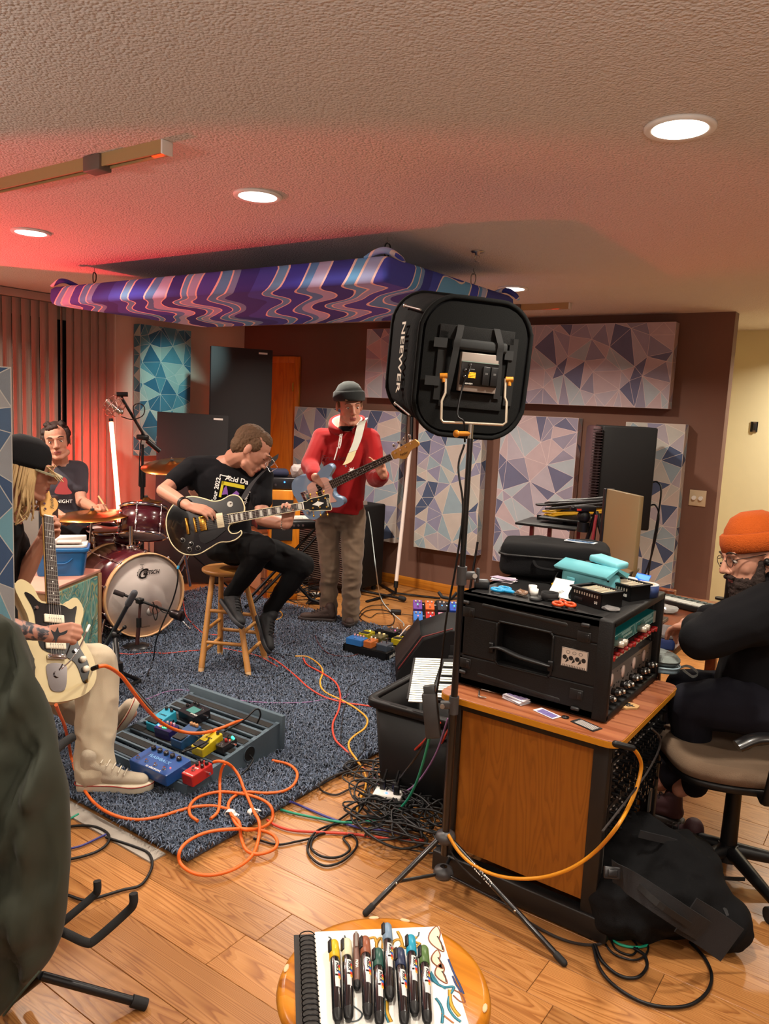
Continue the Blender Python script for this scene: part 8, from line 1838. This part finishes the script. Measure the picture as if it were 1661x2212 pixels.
# ============================================================ foreground left: panel, jacket, guitar stand
Xf=V((RT.x,RT.y,0)).normalized(); pe=D(28,1100,2.3); zt=D(25,795,2.3).z; ed=V((pe.x,pe.y,0)); W=.62; Nf=-V((ed.x,ed.y,0)).normalized(); Xf=Nf.cross(V((0,0,1)))*-1; Mf=frame(ed-Xf*W/2+V((0,0,zt/2+.02)),Xf,Nf)
t=T('acoustic_panel','blue grey triangle patterned standing panel at the left edge in the foreground','acoustic panel',M=Mf)
B(Mf).box((0,0,-.02),(W,zt-.04,.038),r=.01).make('core',CORE,t,w=True); PALf=[fabm(c) for c in ('8c8f94','4a607c','7a8088','3a5070','98989a','6a98a8')]+[fabm('b8b4b0')]
tri_fabric(W,zt-.04,'fabric_wrap',t,PALf,Mf,11,th=.03)
b=B(); 
for q in (-.2,.2): b.box((q,0,-(zt-.04)/2-.018),(.05,.06,.3),R=Mf,r=.003)
b.make('foot',BLK,t,w=True)
def jacket():
    t=T('jacket','dark olive green jacket draped over a guitar stand in the left foreground','jacket',D(0,2200,1.95)); OL=NT('olive_cloth'); OL.b.inputs['Base Color'].default_value=s2l('272b1e'); OL.sc(rough=.8,sheen=.05); OL=OL.m
    pr=[(1322,-20),(1345,22),(1400,50),(1480,84),(1560,112),(1640,134),(1720,147),(1800,150),(1880,152),(1960,146),(2020,134),(2070,112),(2110,80),(2150,45),(2200,-5)]
    d=1.95; rings=[]; n=170; pr=[(p.x,p.y) for p in catmull([V((a_,b_,0)) for a_,b_ in pr],4)]
    for y,x in pr:
        r=(x+120)/FP*d; c=D(-120,y,d+.02); q=[]
        for k in range(n):
            a_=2*PI*k/n; f=1+.035*math.sin(a_*9+y*.004)+.03*math.sin(a_*17+y*.011+1.3)+.02*math.sin(a_*5-y*.02); 
            u=math.cos(a_)*r; z_=y/200; fd=(.02*math.sin(u*62+z_*.8+1.9*math.sin(z_*1.5))+.055*noise.noise(V((u*16+z_*1.1,z_*1.8,.3)))+.022*noise.noise(V((u*48-z_*2,z_*5,.7))))*min(1,2*abs(math.sin(a_)))
            q.append(c+RT*u+FW*(math.sin(a_)*r*.45+fd))
        rings.append(q)
    b=B(); b.loft(rings[::-1]); o=b.make('draped_cloth',OL,t,w=True)
    b=B(); b.tube([D(8,2193,1.84),D(50,2140,1.83),D(86,2098,1.86)],.0035,n=6); b.make('hem_seam',mat('232819',.8),t,w=True)
jacket()
t=T('guitar_stand','black padded guitar stand arms and foot sticking out from under the olive jacket','guitar stand',F(180,2080,0)); FOAM=mat('161617',.85,bump=(500,.4,.002))
for P_,r in (([(210,1903,2.12),(210,1922,2.12),(200,1937,2.12),(120,2005,2.05)],.0105),([(288,1930,2.08),(288,1952,2.08),(272,1972,2.08),(206,2030,2.04),(186,2036,2.03),(150,2020,2.02),(120,2006,2.02)],.0115),([(158,1592,2.25),(140,1603,2.22),(110,1630,2.15)],.0125)):
    b=B(); b.tube([D(*p) for p in P_],r,n=12,res=5); b.make('padded_arm',FOAM,t,w=True)
b=B(); b.cyl(D(90,2108,2.02),F(300,2166,.016),.012,n=16); b.make('leg',BLKM,t,w=True)
e=F(300,2166,.018); dv=(e-D(90,2108,2.02)).normalized(); b=B(); b.cyl(e-dv*.02,e+dv*.022,.0165,n=8); b.make('rubber_foot',RUB,t,w=True)
b=B(); b.cyl(D(60,2130,2.1),D(110,2000,2.1),.012); b.cyl(D(90,2108,2.02),F(20,2165,.02),.012); b.cyl(D(110,2010,2.08),D(100,1620,2.2),.012); b.make('frame',BLKM,t,w=True)
# ============================================================ cables
def Z(pts,ox,oy,s): return [(ox+p[0]/s,oy+p[1]/s)+tuple(p[2:]) for p in pts]
ORC=mat('e0641c',.45); REDC=mat('c8402c',.45); YELC=mat('d8982c',.45); GRNC=mat('1c8a6c',.45); BLUC=mat('34347c',.45); PURC=mat('8a6490',.45); BRA=mat('2c2624',.6,bump=(1500,1,.002))
z3=lambda p:Z(p,0,1300,2.517); zc_=lambda p:Z(p,580,1260,3.457)
cable('thick orange cable sweeping from the left across the rug to the velcro tie',z3([(305,560,.55),(320,600,.45),(350,670,.3),(372,760,.15)])+z3([(388,850),(410,920),(450,1010),(520,1100),(620,1160),(740,1185),(860,1170),(960,1140),(1060,1115),(1160,1110),(1250,1130)]),.0064,ORC,group='orange cables')
cable('thick orange cable looping around the pedalboard\'s near right side',z3([(1262,1170),(1240,1110),(1270,1060),(1340,1035),(1440,1040),(1540,1030),(1600,990),(1615,930),(1570,885),(1480,862)]),.0064,ORC,group='orange cables')
cable('thick orange cable forming the loop nearest the board on the rug',z3([(1075,1192),(1035,1160),(1032,1110),(1080,1062),(1180,1035),(1290,1040),(1400,1065),(1470,1110),(1480,1180),(1430,1225),(1340,1240),(1285,1210),(1250,1140)]),.0064,ORC,group='orange cables',off=.008)
cable('thick orange cable forming the large loop over the rug corner onto the floor',z3([(1258,1160),(1300,1200),(1310,1280),(1340,1350),(1400,1372),(1480,1350),(1508,1310),(1480,1265),(1400,1240),(1280,1235),(1140,1250),(1040,1290),(980,1350),(980,1420),(1050,1475),(1160,1485),(1280,1450),(1370,1380),(1405,1290),(1410,1200),(1380,1140),(1350,1070),(1325,1015)]),.0064,ORC,group='orange cables',off=.012)
cable('orange cable rising from the floor loop onto the front of the pedalboard',[F(*p) for p in z3([(1325,1015,.06),(1300,950,.09),(1265,900,.12),(1230,876,.15),(1190,866,.16),(1160,872,.15)])],.0064,ORC,group='orange cables')
cable('short orange cable hanging down the front of the pedalboard',[F(*p) for p in z3([(1222,880,.15),(1205,910,.12),(1196,960,.08),(1195,1010,.055),(1195,1070,.05),(1185,1140,.05),(1145,1180,.05)])],.0064,ORC,group='orange cables')
for i,(x,y) in enumerate(((497,1757),(546,1754))):
    c=F0(x,y,.008); Mv=Matrix.Translation(c)@Matrix.Rotation(.4+i,4,'Z'); tt=T('cable_tie',('white velcro cable tie left of the pair on the orange cables','white velcro cable tie right of the pair on the orange cables')[i],'cable tie',M=Mv)
    b=B(Mv); b.lathe([(.014,-.012),(.016,-.012),(.016,.012),(.014,.012)],R=Matrix.Rotation(PI/2,4,'X')@Matrix.Diagonal((1.2,.8,1,1)),closed=True,cap=False,n=20); b.make('loop',WHT,tt,w=True); b=B(Mv); b.box((.02,0,.006),(.03,.02,.002),R=Matrix.Rotation(.3,4,'Y')); b.make('tail',WHT,tt,w=True)
for lb,pts,r,m in (('red cable crossing the rug behind the storage bin',[(0,548),(75,590),(200,690),(300,780),(420,850),(560,890),(700,910),(815,925)],.0048,REDC),
 ('long yellow cable winding from the stool over the rug to the light stand',[(200,545),(290,550),(370,600),(405,660),(385,740),(420,810),(560,880),(660,940),(735,1010),(720,1080),(640,1140),(600,1190),(610,1250),(660,1320),(720,1420),(725,1520),(680,1620),(665,1700),(720,1745),(850,1750),(1000,1735),(1150,1712),(1230,1728)],.0052,YELC),
 ('red cable on the wood floor in front of the black tangle',[(-10,1768),(60,1810),(180,1845),(400,1860),(600,1870),(800,1895),(1000,1910),(1160,1920)],.0052,REDC),
 ('dark blue cable running from the rug edge into the tangle',[(160,1630),(260,1670),(400,1730),(560,1790),(700,1830),(900,1850),(1100,1900)],.0048,BLUC),
 ('black cable stretching straight from the lower left to the power strip',[(-110,1905),(60,1950),(200,1930),(350,1890),(480,1800),(650,1680),(820,1560)],.0042,BLK),
 ('white cable curving behind the power strip',[(1010,1530),(1080,1508),(1180,1520),(1300,1555)],.0045,WHT),
 ('black cable looping widest on the wood floor left of the stand',[(660,1870),(560,1900),(600,1960),(600,2000),(520,2045),(400,2040),(320,1980),(340,1900),(450,1860),(620,1880),(660,1960),(560,2070),(430,2110),(330,2060),(290,1980),(330,1880),(420,1820),(620,1770)],.0045,BLK),
 ('braided black cable looping at the rug edge',[(820,1370),(640,1320),(560,1370),(600,1420),(760,1480),(600,1540),(500,1580),(400,1550),(385,1500),(480,1440),(620,1390),(760,1330),(860,1370)],.0042,BRA),
 ('thin black cable standing up from the rug behind the loops',[(720,1160),(715,1240),(650,1320),(600,1380),(590,1440)],.003,BLK),
 ('black cable trailing on the rug beyond the yellow one',[(678,730),(600,780),(580,880),(560,960),(545,1080),(540,1190)],.0035,BLK),
 ('black cable lying on the rug between stool and pedalboard',[(470,580),(495,640),(470,700),(430,790)],.003,BLK),
 ('dark red cable from the flat pedalboard across the rug',[(350,390),(380,460),(460,530),(600,545),(690,520)],.0035,mat('4a1c1c',.5))):
    cable(lb,zc_(pts),r,m)
cable('red cable rising from the floor tangle past the black bin',[F(*p) for p in zc_([(260,560,.05),(290,610,.05),(400,670,.05),(500,740,.05),(535,830,.05),(525,940,.05),(480,1050,.05),(495,1160,.05),(570,1240,.05),(650,1320,.02),(720,1390,.012),(800,1415,.012),(900,1380,.06),(1000,1320,.15),(1150,1190,.3),(1280,1040,.45)])],.0052,REDC)
cable('second red cable curving up in front of the black bin',[F(*p) for p in zc_([(870,1430,.01),(980,1445,.03),(1100,1430,.07),(1220,1320,.18),(1300,1180,.32),(1345,1090,.4)])],.0048,REDC)
cable('green cable from the rug edge rising to the power adapter',[F(*p) for p in zc_([(90,1690,.01),(200,1720,.01),(400,1760,.01),(560,1785,.015),(750,1780,.015),(900,1740,.02),(1020,1640,.1),(1100,1500,.22),(1160,1320,.36),(1205,1140,.48)])],.0052,GRNC)
cable('purple cable hanging in a curve over the power strip',[F(*p) for p in zc_([(770,1380,.012),(800,1480,.012),(870,1560,.03),(950,1580,.05),(1050,1540,.08),(1150,1440,.15),(1260,1250,.3),(1340,1010,.47)])],.0042,PURC)
cable('thin lilac cable lying across the middle of the rug',z3([(740,500),(790,530),(900,490),(1000,480),(1150,500),(1300,535),(1450,548),(1560,550),(1680,545),(1770,530),(1860,525),(1900,500)]),.0028,PURC)
cable('red cable lying behind the green labelled microphone stand',z3([(560,268),(700,285),(820,276),(900,280),(1000,270),(1100,262)]),.0032,REDC); cable('red cable circling behind the bass drum onto the rug',[F0(392,1262),F0(396,1300),F0(402,1330),F0(420,1352),F0(440,1368),F0(470,1372)],.0042,REDC)
zl=lambda p:Z(p,0,1700,3.955)
cable('black cable loop at the left on the wood floor',zl([(520,345),(700,330),(830,345),(920,400),(925,470),(850,540),(720,590),(540,630)]),.0052,BLK); cable('long black cable curving right past the padded stand arms',zl([(905,430),(1000,460),(1150,510),(1260,560),(1300,640),(1280,730),(1200,840),(1050,880),(850,940),(720,968),(580,925)]),.0052,BLK)
cable('violet cable end under the left black loop',zl([(540,540),(700,500),(850,430),(905,405)]),.0042,BLUC); cable('green cable end under the rug corner',zl([(540,310),(600,270),(670,230)]),.0042,GRNC)
zr=lambda p:Z(p,1040,1760,2.675)
cable('widest black cable loop on the floor right of the cabinet foot',zr([(645,755),(680,880),(760,980),(900,1070),(1050,1110),(1200,1100),(1300,1030),(1330,930),(1290,830),(1205,735)]),.0052,BLK); cable('middle black cable loop right of the cabinet foot',zr([(655,750),(700,850),(800,930),(900,940),(955,880),(940,810),(880,770)]),.0052,BLK); cable('thin black cable coils by the grey plug',zr([(700,720),(760,800),(880,840),(955,800),(950,730),(860,700),(760,720),(780,780),(870,810),(900,760),(850,700)]),.0034,BLK); cable('bright green cable arc beside the duffel bag',zr([(722,690),(790,745),(880,765),(950,755),(965,730)]),.0042,mat('1ca884',.4)); cable('braided black cable along the cabinet plinth',zr([(-40,400),(40,450),(120,510),(250,605),(420,700),(560,745),(680,748),(712,712)]),.0045,BRA)
t=T('power_plug','grey power adapter plug peeking from under the duffel bag','plug',F0(*zr([(990,700)])[0])); Mq=Matrix.Translation(F0(*zr([(990,715)])[0]))@Matrix.Rotation(.5,4,'Z'); B(Mq).box((0,0,.018),(.04,.03,.034),r=.004).make('housing',mat('6a6c70',.4),t,w=True); B(Mq).box((0,-.0155,.018),(.014,.002,.034)).make('stripe',BLK,t,w=True)
# orange yellow patch cable hanging in front of the cabinet
zk=lambda p:Z(p,960,1480,3.194)
YO=mat('d08a1c',.4); A_=[PX(*p,-.60) for p in zk([(1300,435),(1340,490),(1358,560),(1335,680),(1280,820),(1185,985)])]; B_=[PY(*p,2.16) for p in zk([(1050,1140),(900,1250),(750,1310),(600,1335),(450,1330),(320,1300),(200,1240),(100,1150),(25,1030)])]
t=T('patch_cable','thick yellow orange cable sagging in front of the rack cabinet','cable',A_[0]); b=B(); b.tube(A_+B_,.0058,n=8); b.make('cord',YO,t,w=True); b=B(); pl=PX(*zk([(1180,405)])[0],-.64); b.cap(pl,.010,A_[0],.0085); b.make('plug',BLK,t,w=True)
cable('thin braided grey cable hanging from the rack unit',[PX(*p,-.60) for p in zk([(1430,300),(1480,350),(1490,400),(1465,480),(1400,600),(1300,740),(1200,870),(1090,1010)])],.0032,BRA)
cable('braided cable at the foot of the light stand pole',[PY(*p,2.2) for p in zk([(30,1130),(100,1230),(180,1310),(250,1370)])],.003,BRA)
# tangle and power strip
b=B(); rs=random.Random(12)
for k in range(46):
    c=F(rs.uniform(790,950),rs.uniform(1690,1835),0); 
    if c.x>-1.33 and c.y>2.2: c.x=-1.40
    rx,ry=rs.uniform(.05,.17),rs.uniform(.04,.12); a0=rs.uniform(0,6.28); n_=rs.choice((7,9,11)); P_=[]
    for j in range(n_): a_=a0+j*.85; P_.append(c+V((rx*math.cos(a_)*(1+.2*math.sin(j*2.1)),ry*math.sin(a_)+.02*math.sin(j),.008+rs.random()*.05+.0008*k)))
    b.tube(P_,rs.choice((.0035,.0042,.005)),n=5,res=4)
b.make('cable_tangle',mat('121214',.5),None,label='big tangle of black cables around the power strip by the light stand',cat='cables',kind='stuff')
c=F(838,1745,.0); Ms=Matrix.Translation(c+V((0,0,.03)))@Matrix.Rotation(.35,4,'Z'); t=T('power_strip','white power strip with black plugs and blue light in the cable tangle','power strip',M=Ms)
B(Ms).box((0,0,.02),(.12,.08,.045),r=.006).make('housing',WHT,t,w=True)
for x,y in ((-.03,.015),(.02,.02),(.035,-.01)): b=B(Ms); b.box((x,y,.06),(.024,.024,.04),r=.005); b.cyl((x,y,.07),(x+.01,y+.02,.12),.005); b.make('plug',BLK,t,w=True)
B(Ms).ell((-.005,-.02,.043),.005).make('pilot_light',mat('4060ff',.3,emis=('3050ff',8),name='strip_led'),t,w=True); txt('tp',.03,Ms@Matrix.Translation((.0,-.0415,.015))@Matrix.Rotation(PI/2,4,'X'),mat('2a2c6a',.5),t)
# cables around the stool and bassist
for lb,pts,r,m in (('thin black cable looping under the wooden stool',[(545,1420),(600,1415),(625,1440),(590,1462),(540,1460),(510,1440),(530,1420),(580,1410),(640,1418)],.003,BLK),('red cable from under the stool toward the storage bin',[(480,1400),(520,1408),(560,1418),(600,1440)],.0035,REDC),('black cable curling on the floor right of the bassist',[(770,1345),(790,1320),(830,1318),(850,1330),(845,1350),(800,1348),(775,1330),(795,1310),(840,1306)],.0035,BLK),('short yellow cable arc behind the bassist shoe',[(590,1340),(604,1336),(610,1328),(604,1320),(590,1318)],.004,YELC)):
    cable(lb,pts,r,m)
P_=[D(795,1105,5.85),D(800,1130,5.85),D(806,1180,5.8),D(812,1230,5.75),F(818,1275,.15),F(822,1290,.02),F(830,1305,.012),F(848,1325,.012),F(870,1345,.05),D(872,1352,5.35)]
cable('pale grey cable hanging behind the bassist to the flat pedalboard',P_,.0042,mat('b8c4c4',.4))
